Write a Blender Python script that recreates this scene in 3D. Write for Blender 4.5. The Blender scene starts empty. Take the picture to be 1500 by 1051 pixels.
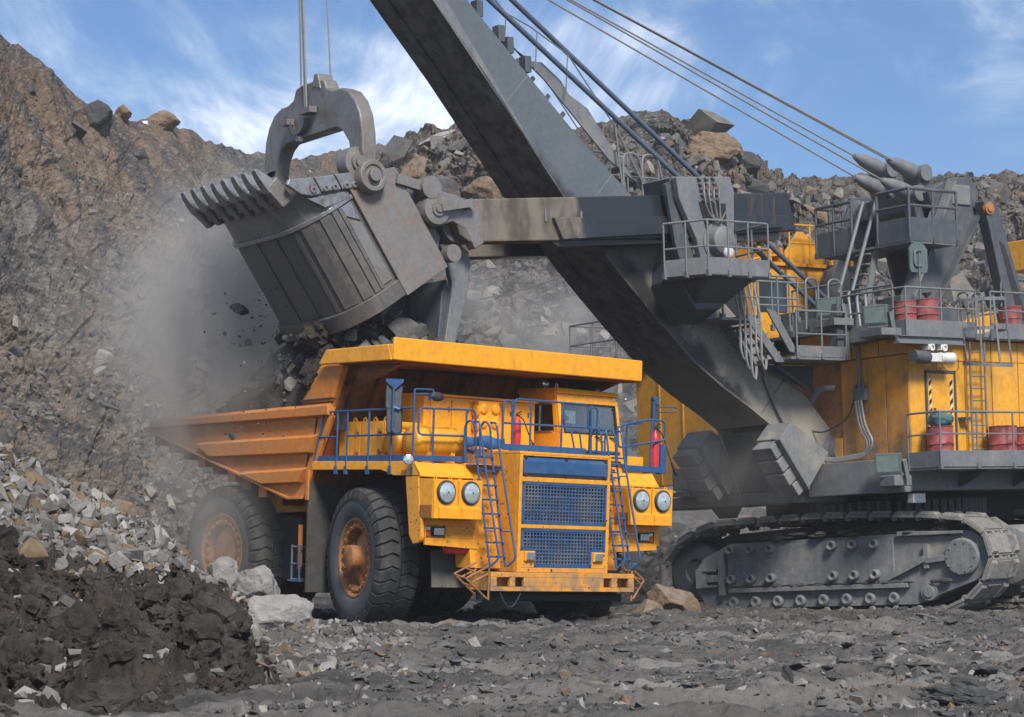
import bpy, bmesh, math, random
import numpy as np
from mathutils import Vector, Matrix

random.seed(7)
RNG = np.random.default_rng(7)
SC = bpy.context.scene
COL = SC.collection
R = math.radians

# ---------------------------------------------------------------- camera
cam_d = bpy.data.cameras.new('camera')
cam = bpy.data.objects.new('camera', cam_d)
COL.objects.link(cam)
cam.location = (0, 0, 1.6)
cam.rotation_euler = (R(90), 0, 0)
cam_d.sensor_width = 36.0
cam_d.lens = 81.79
cam_d.shift_y = 0.1943
cam_d.clip_start = 0.5
cam_d.clip_end = 3000
SC.camera = cam

# ---------------------------------------------------------------- world
SUN_ELEV, SUN_AZ = R(44), R(162)      # azimuth clockwise from +Y (the view direction): behind the camera, to the right
w = bpy.data.worlds.new('World')
SC.world = w
w.use_nodes = True
wn, wl = w.node_tree.nodes, w.node_tree.links
wn.clear()
w_out = wn.new('ShaderNodeOutputWorld')
w_bg = wn.new('ShaderNodeBackground')
w_bg.inputs['Strength'].default_value = 0.095
sky = wn.new('ShaderNodeTexSky')
sky.sky_type = 'NISHITA'
sky.sun_disc = False
sky.sun_elevation = SUN_ELEV
sky.sun_rotation = SUN_AZ
sky.altitude = 400
sky.air_density = 1.0
sky.dust_density = 0.7
sky.ozone_density = 3.0
# cirrus: noise laid out on a flat layer high above (direction / height), combed along one axis
tc = wn.new('ShaderNodeTexCoord')
sep = wn.new('ShaderNodeSeparateXYZ')
wl.new(tc.outputs['Generated'], sep.inputs[0])
def wmath(op, a, b=None, clamp=False):
    n = wn.new('ShaderNodeMath'); n.operation = op; n.use_clamp = clamp
    for i, v in enumerate((a, b)):
        if v is None: continue
        if isinstance(v, (int, float)): n.inputs[i].default_value = v
        else: wl.new(v, n.inputs[i])
    return n.outputs[0]
zz = wmath('ADD', wmath('MAXIMUM', sep.outputs[2], 0.0), 0.16)
ux = wmath('DIVIDE', sep.outputs[0], zz)
uy = wmath('DIVIDE', sep.outputs[1], zz)
comb = wn.new('ShaderNodeCombineXYZ')
wl.new(ux, comb.inputs[0]); wl.new(uy, comb.inputs[1])
def wnoise(rot, scale, nscale, detail, rough, dist, off):
    mp = wn.new('ShaderNodeMapping')
    mp.inputs['Rotation'].default_value = (0, 0, rot)
    mp.inputs['Scale'].default_value = scale
    mp.inputs['Location'].default_value = off
    wl.new(comb.outputs[0], mp.inputs[0])
    nz = wn.new('ShaderNodeTexNoise')
    nz.inputs['Scale'].default_value = nscale
    nz.inputs['Detail'].default_value = detail
    nz.inputs['Roughness'].default_value = rough
    nz.inputs['Distortion'].default_value = dist
    wl.new(mp.outputs[0], nz.inputs['Vector'])
    return nz.outputs[0]
SKY_OFF = (0.0, 0.0, 0.0)
streak = wnoise(R(-32), (2.3, 0.8, 1), 1.7, 10, 0.66, 1.1, (1.3, 0.4, 0))
mass = wnoise(R(20), (1, 0.7, 1), 0.8, 4, 0.55, 0.3, (5.37, 0.5, 0))
def wramp(v, p0, p1):
    r = wn.new('ShaderNodeMapRange'); r.interpolation_type = 'SMOOTHSTEP'
    r.inputs[1].default_value = p0; r.inputs[2].default_value = p1
    wl.new(v, r.inputs[0]); return r.outputs[0]
cl = wmath('MULTIPLY', wramp(streak, 0.40, 0.80), wramp(mass, 0.43, 0.62))
cl = wmath('ADD', cl, wmath('MULTIPLY', wramp(mass, 0.50, 0.72), 0.55), True)
cl = wmath('MULTIPLY', cl, 0.80)
mixc = wn.new('ShaderNodeMix'); mixc.data_type = 'RGBA'
wl.new(cl, mixc.inputs[0])
tint = wn.new('ShaderNodeMix'); tint.data_type = 'RGBA'; tint.blend_type = 'MULTIPLY'
tint.inputs[0].default_value = 1.0
tint.inputs[7].default_value = (0.44, 0.54, 0.67, 1)
wl.new(sky.outputs[0], tint.inputs[6])
wl.new(tint.outputs[2], mixc.inputs[6])
mixc.inputs[7].default_value = (9.8, 9.9, 10.0, 1)
wl.new(mixc.outputs[2], w_bg.inputs[0])
wl.new(w_bg.outputs[0], w_out.inputs[0])

# ---------------------------------------------------------------- sun
sun_d = bpy.data.lights.new('sun', 'SUN')
sun_d.energy = 2.9
sun_d.angle = R(16)
sun_d.color = (1.0, 0.94, 0.85)
sun = bpy.data.objects.new('sun', sun_d)
COL.objects.link(sun)
sdir = Vector((math.sin(SUN_AZ) * math.cos(SUN_ELEV), math.cos(SUN_AZ) * math.cos(SUN_ELEV), math.sin(SUN_ELEV)))
sun.rotation_euler = sdir.to_track_quat('Z', 'Y').to_euler()
sun.location = sdir * 200

SC.view_settings.view_transform = 'Standard'
SC.view_settings.look = 'None'
SC.view_settings.exposure = 0.86
SC.view_settings.gamma = 1.0
SC.view_settings.use_curve_mapping = False
SC.render.engine = 'CYCLES'
SC.cycles.use_denoising = True
SC.cycles.sample_clamp_indirect = 6.0
SC.cycles.light_sampling_threshold = 0.0
SC.cycles.max_bounces = 6
SC.cycles.volume_bounces = 1
SC.cycles.volume_step_rate = 2.0
SC.cycles.volume_max_steps = 96
SC.cycles.transparent_max_bounces = 12

# ---------------------------------------------------------------- mesh helpers
class MB:
    def __init__(s): s.v = []; s.f = []
    def add(s, vs, fs):
        n = len(s.v); s.v += [tuple(map(float, p)) for p in vs]; s.f += [tuple(i + n for i in f) for f in fs]; return s
    def box(s, x0, x1, y0, y1, z0, z1):
        vs = [(x, y, z) for x in (x0, x1) for y in (y0, y1) for z in (z0, z1)]
        return s.add(vs, [(0, 1, 3, 2), (4, 6, 7, 5), (0, 4, 5, 1), (2, 3, 7, 6), (0, 2, 6, 4), (1, 5, 7, 3)])
    def obox(s, c, ax, half):
        c = Vector(c); A = [Vector(a).normalized() * h for a, h in zip(ax, half)]
        vs = [c + A[0] * i + A[1] * j + A[2] * k for i in (-1, 1) for j in (-1, 1) for k in (-1, 1)]
        return s.add(vs, [(0, 1, 3, 2), (4, 6, 7, 5), (0, 4, 5, 1), (2, 3, 7, 6), (0, 2, 6, 4), (1, 5, 7, 3)])
    def beam(s, p0, p1, wd, ht, up=(0, 0, 1)):
        p0, p1 = Vector(p0), Vector(p1); d = p1 - p0; L = d.length; d.normalize()
        side = d.cross(Vector(up))
        if side.length < 1e-4: side = d.cross(Vector((1, 0, 0)))
        side.normalize(); u = side.cross(d)
        return s.obox((p0 + p1) / 2, (d, side, u), (L / 2, wd / 2, ht / 2))
    def prism(s, poly, vec):
        n = len(poly); vec = Vector(vec); P = [Vector(p) for p in poly]
        vs = P + [p + vec for p in P]
        fs = [tuple(range(n - 1, -1, -1)), tuple(range(n, 2 * n))] + [(i, (i + 1) % n, n + (i + 1) % n, n + i) for i in range(n)]
        return s.add(vs, fs)
    def px(s, poly, x0, x1): return s.prism([(x0, y, z) for y, z in poly], (x1 - x0, 0, 0))
    def py(s, poly, y0, y1): return s.prism([(x, y0, z) for x, z in poly], (0, y1 - y0, 0))
    def pz(s, poly, z0, z1): return s.prism([(x, y, z0) for x, y in poly], (0, 0, z1 - z0))
    def tube(s, pts, r, n=8, cap=True):
        P = [Vector(p) for p in pts]; m = len(P)
        T = [(P[min(i + 1, m - 1)] - P[max(i - 1, 0)]).normalized() for i in range(m)]
        u = T[0].cross(Vector((0, 0, 1)))
        if u.length < 1e-3: u = T[0].cross(Vector((1, 0, 0)))
        u.normalize(); vs = []; rr = r if isinstance(r, (list, tuple)) else [r] * m
        for i in range(m):
            u = (u - T[i] * u.dot(T[i])).normalized(); v = T[i].cross(u)
            for k in range(n):
                a = 2 * math.pi * k / n
                vs.append(P[i] + (u * math.cos(a) + v * math.sin(a)) * rr[i])
        fs = [(i * n + k, i * n + (k + 1) % n, (i + 1) * n + (k + 1) % n, (i + 1) * n + k) for i in range(m - 1) for k in range(n)]
        if cap: fs += [tuple(range(n - 1, -1, -1)), tuple(range((m - 1) * n, m * n))]
        return s.add(vs, fs)
    def cyl(s, p0, p1, r, r2=None, n=20): return s.tube([p0, p1], [r, r if r2 is None else r2], n)
    def lathe(s, prof, o, axis, n=32, a0=0.0, a1=2 * math.pi):
        o = Vector(o); ax = Vector(axis).normalized()
        u = ax.cross(Vector((0, 0, 1)))
        if u.length < 1e-3: u = Vector((1, 0, 0))
        u.normalize(); v = ax.cross(u); full = abs(a1 - a0 - 2 * math.pi) < 1e-6
        k = n if full else n + 1; m = len(prof); vs = []
        for j in range(k):
            a = a0 + (a1 - a0) * j / n; d = u * math.cos(a) + v * math.sin(a)
            vs += [o + d * r + ax * h for r, h in prof]
        fs = [(j * m + i, j * m + i + 1, ((j + 1) % k) * m + i + 1, ((j + 1) % k) * m + i) for j in range(n) for i in range(m - 1)]
        return s.add(vs, fs)
    def ell(s, c, rad, nu=12, nv=8):
        c = Vector(c); vs = [c + Vector((0, 0, -rad[2]))]
        for j in range(1, nv):
            t = -math.pi / 2 + math.pi * j / nv
            for i in range(nu):
                a = 2 * math.pi * i / nu
                vs.append(c + Vector((rad[0] * math.cos(a) * math.cos(t), rad[1] * math.sin(a) * math.cos(t), rad[2] * math.sin(t))))
        vs.append(c + Vector((0, 0, rad[2]))); fs = []
        for i in range(nu):
            fs.append((0, 1 + (i + 1) % nu, 1 + i))
            for j in range(nv - 2):
                a = 1 + j * nu; fs.append((a + i, a + (i + 1) % nu, a + nu + (i + 1) % nu, a + nu + i))
            a = 1 + (nv - 2) * nu; fs.append((a + i, a + (i + 1) % nu, len(vs) - 1))
        return s.add(vs, fs)

def arc(c, r, a0, a1, n=6):
    return [(c[0] + r * math.cos(R(a0 + (a1 - a0) * i / n)), c[1] + r * math.sin(R(a0 + (a1 - a0) * i / n))) for i in range(n + 1)]

def fillet(pts, r, n=4):
    """round the inner corners of a polyline"""
    P = [Vector(p) for p in pts]; out = [P[0]]
    for i in range(1, len(P) - 1):
        a, b, c = P[i - 1], P[i], P[i + 1]
        d0 = (a - b); d1 = (c - b); k = min(r, d0.length * .45, d1.length * .45)
        s0 = b + d0.normalized() * k; s1 = b + d1.normalized() * k
        for j in range(n + 1):
            t = j / n; out.append(s0 * (1 - t) ** 2 + b * 2 * t * (1 - t) + s1 * t * t)
    out.append(P[-1]); return out

def mesh_from(name, vs, fs, smooth=40):
    me = bpy.data.meshes.new(name)
    me.from_pydata(vs, [], fs)
    bm = bmesh.new(); bm.from_mesh(me); bmesh.ops.recalc_face_normals(bm, faces=bm.faces); bm.to_mesh(me); bm.free()
    if smooth:
        me.polygons.foreach_set('use_smooth', [True] * len(me.polygons))
        me.set_sharp_from_angle(angle=R(smooth))
    return me

def part(name, mb, mat, parent=None, bevel=0.0, smooth=40, label=None, seg=2):
    me = mesh_from(name, mb.v, mb.f, smooth)
    me.materials.append(mat)
    o = bpy.data.objects.new(name, me); COL.objects.link(o)
    if parent is not None: o.parent = parent
    if bevel:
        md = o.modifiers.new('bevel', 'BEVEL'); md.width = bevel; md.segments = seg; md.limit_method = 'ANGLE'; md.angle_limit = R(35)
        md.harden_normals = True
    if label: o['label'] = label
    return o

def thing(name, label, cat, mat4=None, group=None):
    o = bpy.data.objects.new(name, None); COL.objects.link(o)
    o.empty_display_size = .2
    if mat4 is not None: o.matrix_world = mat4
    o['label'] = label; o['category'] = cat
    if group: o['group'] = group
    return o

def sub(name, parent, loc=(0, 0, 0), rot=None):
    o = bpy.data.objects.new(name, None); COL.objects.link(o); o.parent = parent; o.location = loc
    if rot: o.rotation_euler = rot
    return o

def tag(o, label, cat, group=None, kind=None):
    if label: o['label'] = label
    if cat: o['category'] = cat
    if group: o['group'] = group
    if kind: o['kind'] = kind
    return o

def share(o, parent, loc=None, mat4=None, label=None):
    c = o.copy(); COL.objects.link(c); c.parent = parent
    if loc is not None: c.location = loc
    if mat4 is not None: c.matrix_basis = mat4
    if label: c['label'] = label
    elif 'label' in c.keys() and 'category' not in c.keys(): del c['label']
    return c

def copy_tree(o, kids, parent=None):
    c = o.copy(); COL.objects.link(c); c.parent = parent
    for ch in kids.get(o.name, []): copy_tree(ch, kids, c)
    return c
def kids_of():
    k = {}
    for o in COL.objects:
        if o.parent: k.setdefault(o.parent.name, []).append(o)
    return k

# ---------------------------------------------------------------- materials
MATS = {}
class NT:
    """small node-graph writer"""
    def __init__(s, name):
        s.m = bpy.data.materials.new(name); s.m.use_nodes = True
        s.n = s.m.node_tree.nodes; s.l = s.m.node_tree.links; s.n.clear()
        s.out = s.n.new('ShaderNodeOutputMaterial'); s.b = s.n.new('ShaderNodeBsdfPrincipled')
        s.l.new(s.b.outputs[0], s.out.inputs[0])
        t = s.n.new('ShaderNodeTexCoord'); s.obj = t.outputs['Object']
        g = s.n.new('ShaderNodeNewGeometry'); s.pos = g.outputs['Position']; s.nor = g.outputs['Normal']; s.isl = g.outputs['Random Per Island']
    def set(s, sock, v):
        if isinstance(v, bpy.types.NodeSocket): s.l.new(v, sock)
        else: sock.default_value = v
    def col(s, c): return (c[0], c[1], c[2], 1.0)
    def map(s, vec, scale=(1, 1, 1), rot=(0, 0, 0), loc=(0, 0, 0)):
        n = s.n.new('ShaderNodeMapping'); s.l.new(vec, n.inputs[0])
        n.inputs['Scale'].default_value = scale; n.inputs['Rotation'].default_value = rot; n.inputs['Location'].default_value = loc
        return n.outputs[0]
    def noise(s, vec, scale, detail=4, rough=.55, dist=0.0):
        n = s.n.new('ShaderNodeTexNoise'); s.l.new(vec, n.inputs['Vector'])
        n.inputs['Scale'].default_value = scale; n.inputs['Detail'].default_value = detail
        n.inputs['Roughness'].default_value = rough; n.inputs['Distortion'].default_value = dist
        return n.outputs[0]
    def voro(s, vec, scale, feat='F1', out=0):
        n = s.n.new('ShaderNodeTexVoronoi'); n.feature = feat; s.l.new(vec, n.inputs['Vector']); n.inputs['Scale'].default_value = scale
        return n.outputs[out]
    def ramp(s, v, a, b, lo=0.0, hi=1.0):
        n = s.n.new('ShaderNodeMapRange'); n.interpolation_type = 'SMOOTHSTEP'; s.set(n.inputs[0], v)
        n.inputs[1].default_value = a; n.inputs[2].default_value = b; n.inputs[3].default_value = lo; n.inputs[4].default_value = hi
        return n.outputs[0]
    def math(s, op, a, b=0.0, clamp=False):
        n = s.n.new('ShaderNodeMath'); n.operation = op; n.use_clamp = clamp; s.set(n.inputs[0], a); s.set(n.inputs[1], b); return n.outputs[0]
    def mix(s, f, a, b, blend='MIX'):
        n = s.n.new('ShaderNodeMix'); n.data_type = 'RGBA'; n.blend_type = blend; s.set(n.inputs[0], f)
        s.set(n.inputs[6], s.col(a) if isinstance(a, tuple) else a); s.set(n.inputs[7], s.col(b) if isinstance(b, tuple) else b)
        return n.outputs[2]
    def xyz(s, v):
        n = s.n.new('ShaderNodeSeparateXYZ'); s.l.new(v, n.inputs[0]); return n.outputs
    def bump(s, h, strength=.3, dist=.02):
        n = s.n.new('ShaderNodeBump'); n.inputs['Strength'].default_value = strength; n.inputs['Distance'].default_value = dist
        s.l.new(h, n.inputs['Height']); s.l.new(n.outputs[0], s.b.inputs['Normal'])
    def fin(s, col, rough=.6, metal=0.0, spec=None):
        s.set(s.b.inputs['Base Color'], s.col(col) if isinstance(col, tuple) else col)
        s.set(s.b.inputs['Roughness'], rough); s.set(s.b.inputs['Metallic'], metal)
        if spec is not None: s.b.inputs['Specular IOR Level'].default_value = spec
        return s.m

def paint(name, base, dirt=(0.16, 0.12, 0.09), amount=.35, rough=.42, streak=.3, spots=0.0, scale=1.0, fade=None, bump=.06, metal=0.0, lo=None):
    """painted steel with blotchy dust, run-down streaks and mud specks"""
    t = NT(name)
    n1 = t.noise(t.obj, 1.1 * scale, 6, .62)
    n2 = t.noise(t.obj, 7.0 * scale, 6, .66)
    n3 = t.noise(t.obj, 2.7 * scale, 7, .70)
    st = t.noise(t.map(t.obj, (7.5, 7.5, .30)), 1.6 * scale, 6, .68)
    d = t.math('ADD', t.ramp(n1, .42, .78, 0, amount), t.math('MULTIPLY', t.ramp(st, .5, .72), streak), True)
    d = t.math('ADD', d, t.ramp(n2, .56, .78, 0, amount * .6), True)
    d = t.math('ADD', d, t.ramp(n3, .50, .70, 0, amount * .55), True)
    c = t.mix(t.ramp(n2, .3, .7), tuple(x * .84 for x in base), tuple(min(1, x * 1.10) for x in base))
    dk = t.noise(t.map(t.obj, (2.3, 2.3, .42), (0, 0, 0), (3.1, 7.7, 1.3)), 1.9 * scale, 6, .7)
    c = t.mix(t.ramp(dk, .56, .74, 0, min(.6, .25 + amount)), c, tuple(x * .38 + .008 for x in base))
    if lo is not None:                        # more dirt low down on the machine (splash): z from, z to, strength
        z = t.xyz(t.obj)[2]
        sp = t.math('MULTIPLY', t.ramp(z, lo[0], lo[1], lo[2], 0), t.ramp(t.noise(t.obj, 2.6, 6, .68), .30, .62))
        d = t.math('ADD', d, sp, True)
    if fade is not None:                      # dust coat towards the rear: x from, x to, strength
        x = t.xyz(t.obj)[0]
        fd = t.math('MULTIPLY', t.ramp(x, fade[0], fade[1], fade[2], 0), t.ramp(t.noise(t.obj, .9, 5, .6), .2, .6, .55, 1))
        d = t.math('MAXIMUM', d, fd)
    up_ = t.math('MULTIPLY', t.ramp(t.xyz(t.nor)[2], .45, .95), t.ramp(n3, .3, .65, .12, .55))
    d = t.math('MAXIMUM', d, t.math('MULTIPLY', up_, min(1.0, .2 + amount * 1.6)))
    c = t.mix(d, c, dirt)
    if spots:
        v = t.voro(t.obj, 9 * scale)
        g = t.noise(t.obj, 3.0 * scale, 3, .6)
        z = t.xyz(t.obj)[2]
        m = t.math('MULTIPLY', t.ramp(v, .17, .27, 1, 0), t.ramp(g, .46, .62))
        m = t.math('MULTIPLY', m, spots)
        c = t.mix(m, c, (0.035, 0.025, 0.02))
    t.bump(n2, bump, .01)
    r = t.math('ADD', t.math('MULTIPLY', d, .4), rough, True)
    MATS[name] = t.fin(c, r, metal)
    return MATS[name]

YEL = (0.84, 0.355, 0.010)
M_YEL = paint('truck_yellow', YEL, dirt=(0.26, 0.17, 0.10), amount=.13, streak=.10, spots=.0, rough=.36)
M_YELD = paint('truck_yellow_splashed', (0.78, 0.325, 0.013), dirt=(0.27, 0.175, 0.11), amount=.26, streak=.16, spots=1.0, rough=.4, lo=(.9, 1.75, 1.0))
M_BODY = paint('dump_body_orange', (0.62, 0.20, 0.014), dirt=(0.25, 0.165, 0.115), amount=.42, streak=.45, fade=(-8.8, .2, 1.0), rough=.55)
M_BODYIN = paint('body_underside_shaded', (0.24, 0.075, 0.014), dirt=(0.018, 0.014, 0.012), amount=.9, streak=.7, rough=.75)  # darker orange holds the shade under the canopy, with black soot
M_BLUE = paint('blue_paint', (0.013, 0.078, 0.215), dirt=(0.11, 0.12, 0.14), amount=.32, streak=.18, rough=.42)
M_GRILLE = paint('grille_dusty_blue', (0.030, 0.085, 0.19), dirt=(0.15, 0.16, 0.17), amount=.8, streak=.2, rough=.6)
M_RUB = paint('tyre_rubber', (0.020, 0.021, 0.023), dirt=(0.10, 0.098, 0.094), amount=.7, streak=.0, rough=.82, scale=1.6, bump=.25)
M_SIDE = paint('tyre_sidewall_dusty', (0.075, 0.082, 0.09), dirt=(0.045, 0.045, 0.045), amount=.45, streak=.0, rough=.85, scale=2.0, bump=.2)
M_RIM = paint('rim_orange', (0.40, 0.165, 0.05), dirt=(0.15, 0.095, 0.06), amount=1.0, streak=.1, rough=.65, scale=2.2)
M_MUD = paint('mud_caked', (0.050, 0.046, 0.043), dirt=(0.11, 0.10, 0.09), amount=.6, streak=.2, rough=.95, scale=3, bump=1.0)
M_DARK = paint('dark_chassis', (0.022, 0.022, 0.023), dirt=(0.06, 0.055, 0.05), amount=.5, rough=.8, streak=.1)
M_FLAP = paint('rubber_flap', (0.075, 0.08, 0.085), dirt=(0.17, 0.15, 0.13), amount=.5, rough=.8, streak=.2, spots=.8, lo=(.8, 1.5, .9))
M_STEEL = paint('shovel_grey', (0.135, 0.147, 0.160), dirt=(0.24, 0.22, 0.195), amount=.55, rough=.5, streak=.35, bump=.12)
M_STEELD = paint('shovel_dark_grey', (0.060, 0.072, 0.086), dirt=(0.16, 0.15, 0.14), amount=.4, rough=.5, streak=.3, bump=.12)
M_OIL = paint('oily_underside', (0.020, 0.020, 0.021), dirt=(0.060, 0.048, 0.038), amount=.6, rough=.33, streak=.45, bump=.2)
M_WORN = paint('worn_dipper_steel', (0.21, 0.205, 0.20), dirt=(0.12, 0.085, 0.06), amount=.65, rough=.42, streak=.2, bump=.25, metal=.25, scale=1.4)
M_WORND = paint('worn_dark_steel', (0.105, 0.103, 0.100), dirt=(0.17, 0.145, 0.122), amount=.75, rough=.42, streak=.35, bump=.3, metal=.2, scale=1.6)
M_TOOTH = paint('polished_tooth_steel', (0.32, 0.32, 0.33), dirt=(0.08, 0.072, 0.065), amount=.9, rough=.26, streak=0, metal=.55, scale=3)
M_HOUSE = paint('shovel_yellow', (0.72, 0.335, 0.018), dirt=(0.30, 0.20, 0.12), amount=.30, rough=.45, streak=.30, scale=.8)
M_HOUSED = paint('shovel_yellow_stained', (0.62, 0.26, 0.02), dirt=(0.20, 0.155, 0.115), amount=.60, rough=.55, streak=.45, scale=.7, lo=(3.6, 5.8, 1.0))
M_TRACK = paint('track_grey', (0.150, 0.160, 0.170), dirt=(0.29, 0.27, 0.24), amount=.8, rough=.75, streak=.4, bump=.35, scale=1.3)
M_SHOE = paint('track_shoe_mud', (0.24, 0.23, 0.215), dirt=(0.075, 0.07, 0.062), amount=.8, rough=.8, streak=0, bump=.6, scale=2.6)
M_RED = paint('red_paint', (0.50, 0.020, 0.022), dirt=(0.2, 0.1, 0.08), amount=.2, rough=.35, streak=.1)
M_DRUM = paint('red_drum_paint', (0.28, 0.040, 0.042), dirt=(0.28, 0.17, 0.15), amount=.95, rough=.55, streak=.3, scale=2)
M_CHROME = paint('lamp_silver', (0.62, 0.66, 0.68), dirt=(.3, .3, .3), amount=.1, rough=.18, streak=0, metal=.85)
M_WHITE = paint('white_paint', (0.66, 0.66, 0.63), dirt=(.3, .27, .24), amount=.4, rough=.5)
M_ORL = paint('orange_lens', (0.75, 0.13, 0.01), amount=.1, rough=.2, streak=0)
M_CABLE = paint('cable_grey', (0.22, 0.225, 0.23), amount=.2, rough=.5, streak=0)
M_ROPE = paint('hoist_rope_blue_grey', (0.075, 0.11, 0.16), amount=.2, rough=.35, streak=0)
M_TEAL = paint('teal_cloth', (0.05, 0.13, 0.14), dirt=(.16, .17, .16), amount=.4, rough=.9)
M_BLACK = paint('black_rubber', (0.015, 0.015, 0.016), amount=.2, rough=.6, streak=0)
M_RADI = paint('radiator_core', (0.12, 0.10, 0.085), dirt=(.2, .12, .06), amount=.8, rough=.7, streak=.5, scale=2)
M_TARP = paint('blue_tarp', (0.02, 0.09, 0.26), dirt=(.1, .12, .15), amount=.4, rough=.7, bump=.3)
M_SCUF = paint('scuffed_plate', (0.165, 0.165, 0.165), dirt=(0.20, 0.115, 0.07), amount=.5, rough=.5, streak=.55, bump=.2, scale=1.2)
t = NT('window_glass')
t.b.inputs['Transmission Weight'].default_value = 0.0
M_GLASS = t.fin((0.035, 0.05, 0.06), .06, 0.0, .9)
t = NT('lamp_lens')
rr = t.ramp(t.noise(t.obj, 9, 3), .3, .7)
M_LENS = t.fin(t.mix(rr, (0.55, 0.60, 0.62), (0.36, 0.42, 0.45)), .08, .35)

# ---------------------------------------------------------------- poses of the two machines
def pose(o, B, A, Cc, roll):
    rot = Matrix(((math.cos(roll), 0, math.sin(roll)), (0, 1, 0), (-math.sin(roll), 0, math.cos(roll))))
    M3 = Matrix((B, A, Cc)).transposed()
    return rot @ M3, rot @ Vector(o)
def mat_pose(M3, o):
    m = M3.to_4x4(); m.translation = Vector(o) + Vector((0, 0, 1.6)); return m
yw, pt = .7044, .0178
Bv = Vector((math.sin(yw), -math.cos(yw), 0)); Av = Vector((math.cos(yw), math.sin(yw), 0)); Zv = Vector((0, 0, 1))
B2 = Bv * math.cos(pt) - Zv * math.sin(pt); Z2 = Bv * math.sin(pt) + Zv * math.cos(pt)
TM3, To = pose((-0.8335, 52.4682, -1.6004), B2, Av, Z2, .0199)
TMAT = mat_pose(TM3, To)
# ================================================================= TERRAIN
def _h(ix, iy, iz, seed):
    n = (ix.astype(np.int64) * 374761393 + iy.astype(np.int64) * 668265263 + iz.astype(np.int64) * 2147483647 + seed * 1274126177) & 0xFFFFFFFF
    n = ((n ^ (n >> 13)) * 1274126177) & 0xFFFFFFFF
    n = ((n ^ (n >> 16)) * 2246822519) & 0xFFFFFFFF
    return ((n ^ (n >> 15)) & 0xFFFF) / 65535.0
def vnoise(x, y, z=None, seed=0):
    if z is None: z = np.zeros_like(x)
    ix, iy, iz = np.floor(x), np.floor(y), np.floor(z); fx_, fy_, fz_ = x - ix, y - iy, z - iz
    u, v, w_ = [f * f * f * (f * (f * 6 - 15) + 10) for f in (fx_, fy_, fz_)]
    r = 0
    for dx in (0, 1):
        for dy in (0, 1):
            for dz in (0, 1):
                r = r + _h(ix + dx, iy + dy, iz + dz, seed) * (u if dx else 1 - u) * (v if dy else 1 - v) * (w_ if dz else 1 - w_)
    return r * 2 - 1
def fbm(x, y, z=None, oct=5, gain=.5, seed=0, ridge=False):
    r = 0; a = 1; t_ = 0
    for o in range(oct):
        f = 2.03 ** o; n = vnoise(x * f + 17 * o, y * f + 31 * o, None if z is None else z * f + 7 * o, seed + o)
        if ridge: n = 1 - 2 * np.abs(n)
        r = r + n * a; t_ += a; a *= gain
    return r / t_
def worley(x, y, seed=0):
    """2-D cellular: distance to nearest, per-cell random of the nearest, and second distance"""
    ix, iy = np.floor(x), np.floor(y); d1 = np.full(x.shape, 9.0); d2 = d1.copy(); rid = np.zeros(x.shape)
    z0 = np.zeros_like(ix)
    for dx in (-1, 0, 1):
        for dy in (-1, 0, 1):
            cx, cy = ix + dx, iy + dy
            px_, py_ = cx + _h(cx, cy, z0, seed), cy + _h(cx, cy, z0 + 1, seed)
            d = np.hypot(px_ - x, py_ - y); c = _h(cx, cy, z0 + 2, seed)
            nearer = d < d1
            d2 = np.where(nearer, d1, np.minimum(d2, d)); rid = np.where(nearer, c, rid); d1 = np.where(nearer, d, d1)
    return d1, rid, d2

def grid_obj(name, X, Y, Z, mat, smooth=True):
    m_, n_ = X.shape
    co = np.stack([X, Y, Z], -1).reshape(-1, 3).astype(np.float32)
    idx = np.arange(m_ * n_).reshape(m_, n_)
    q = np.stack([idx[:-1, :-1], idx[:-1, 1:], idx[1:, 1:], idx[1:, :-1]], -1).reshape(-1, 4).astype(np.int32)
    me = bpy.data.meshes.new(name)
    me.vertices.add(len(co)); me.vertices.foreach_set('co', co.ravel())
    me.loops.add(q.size); me.loops.foreach_set('vertex_index', q.ravel())
    me.polygons.add(len(q)); me.polygons.foreach_set('loop_start', np.arange(0, q.size, 4, dtype=np.int32)); me.polygons.foreach_set('loop_total', np.full(len(q), 4, dtype=np.int32))
    me.update(calc_edges=True); me.validate()
    me.polygons.foreach_set('use_smooth', np.full(len(q), bool(smooth)))
    me.materials.append(mat)
    o = bpy.data.objects.new(name, me); COL.objects.link(o); return o

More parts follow.
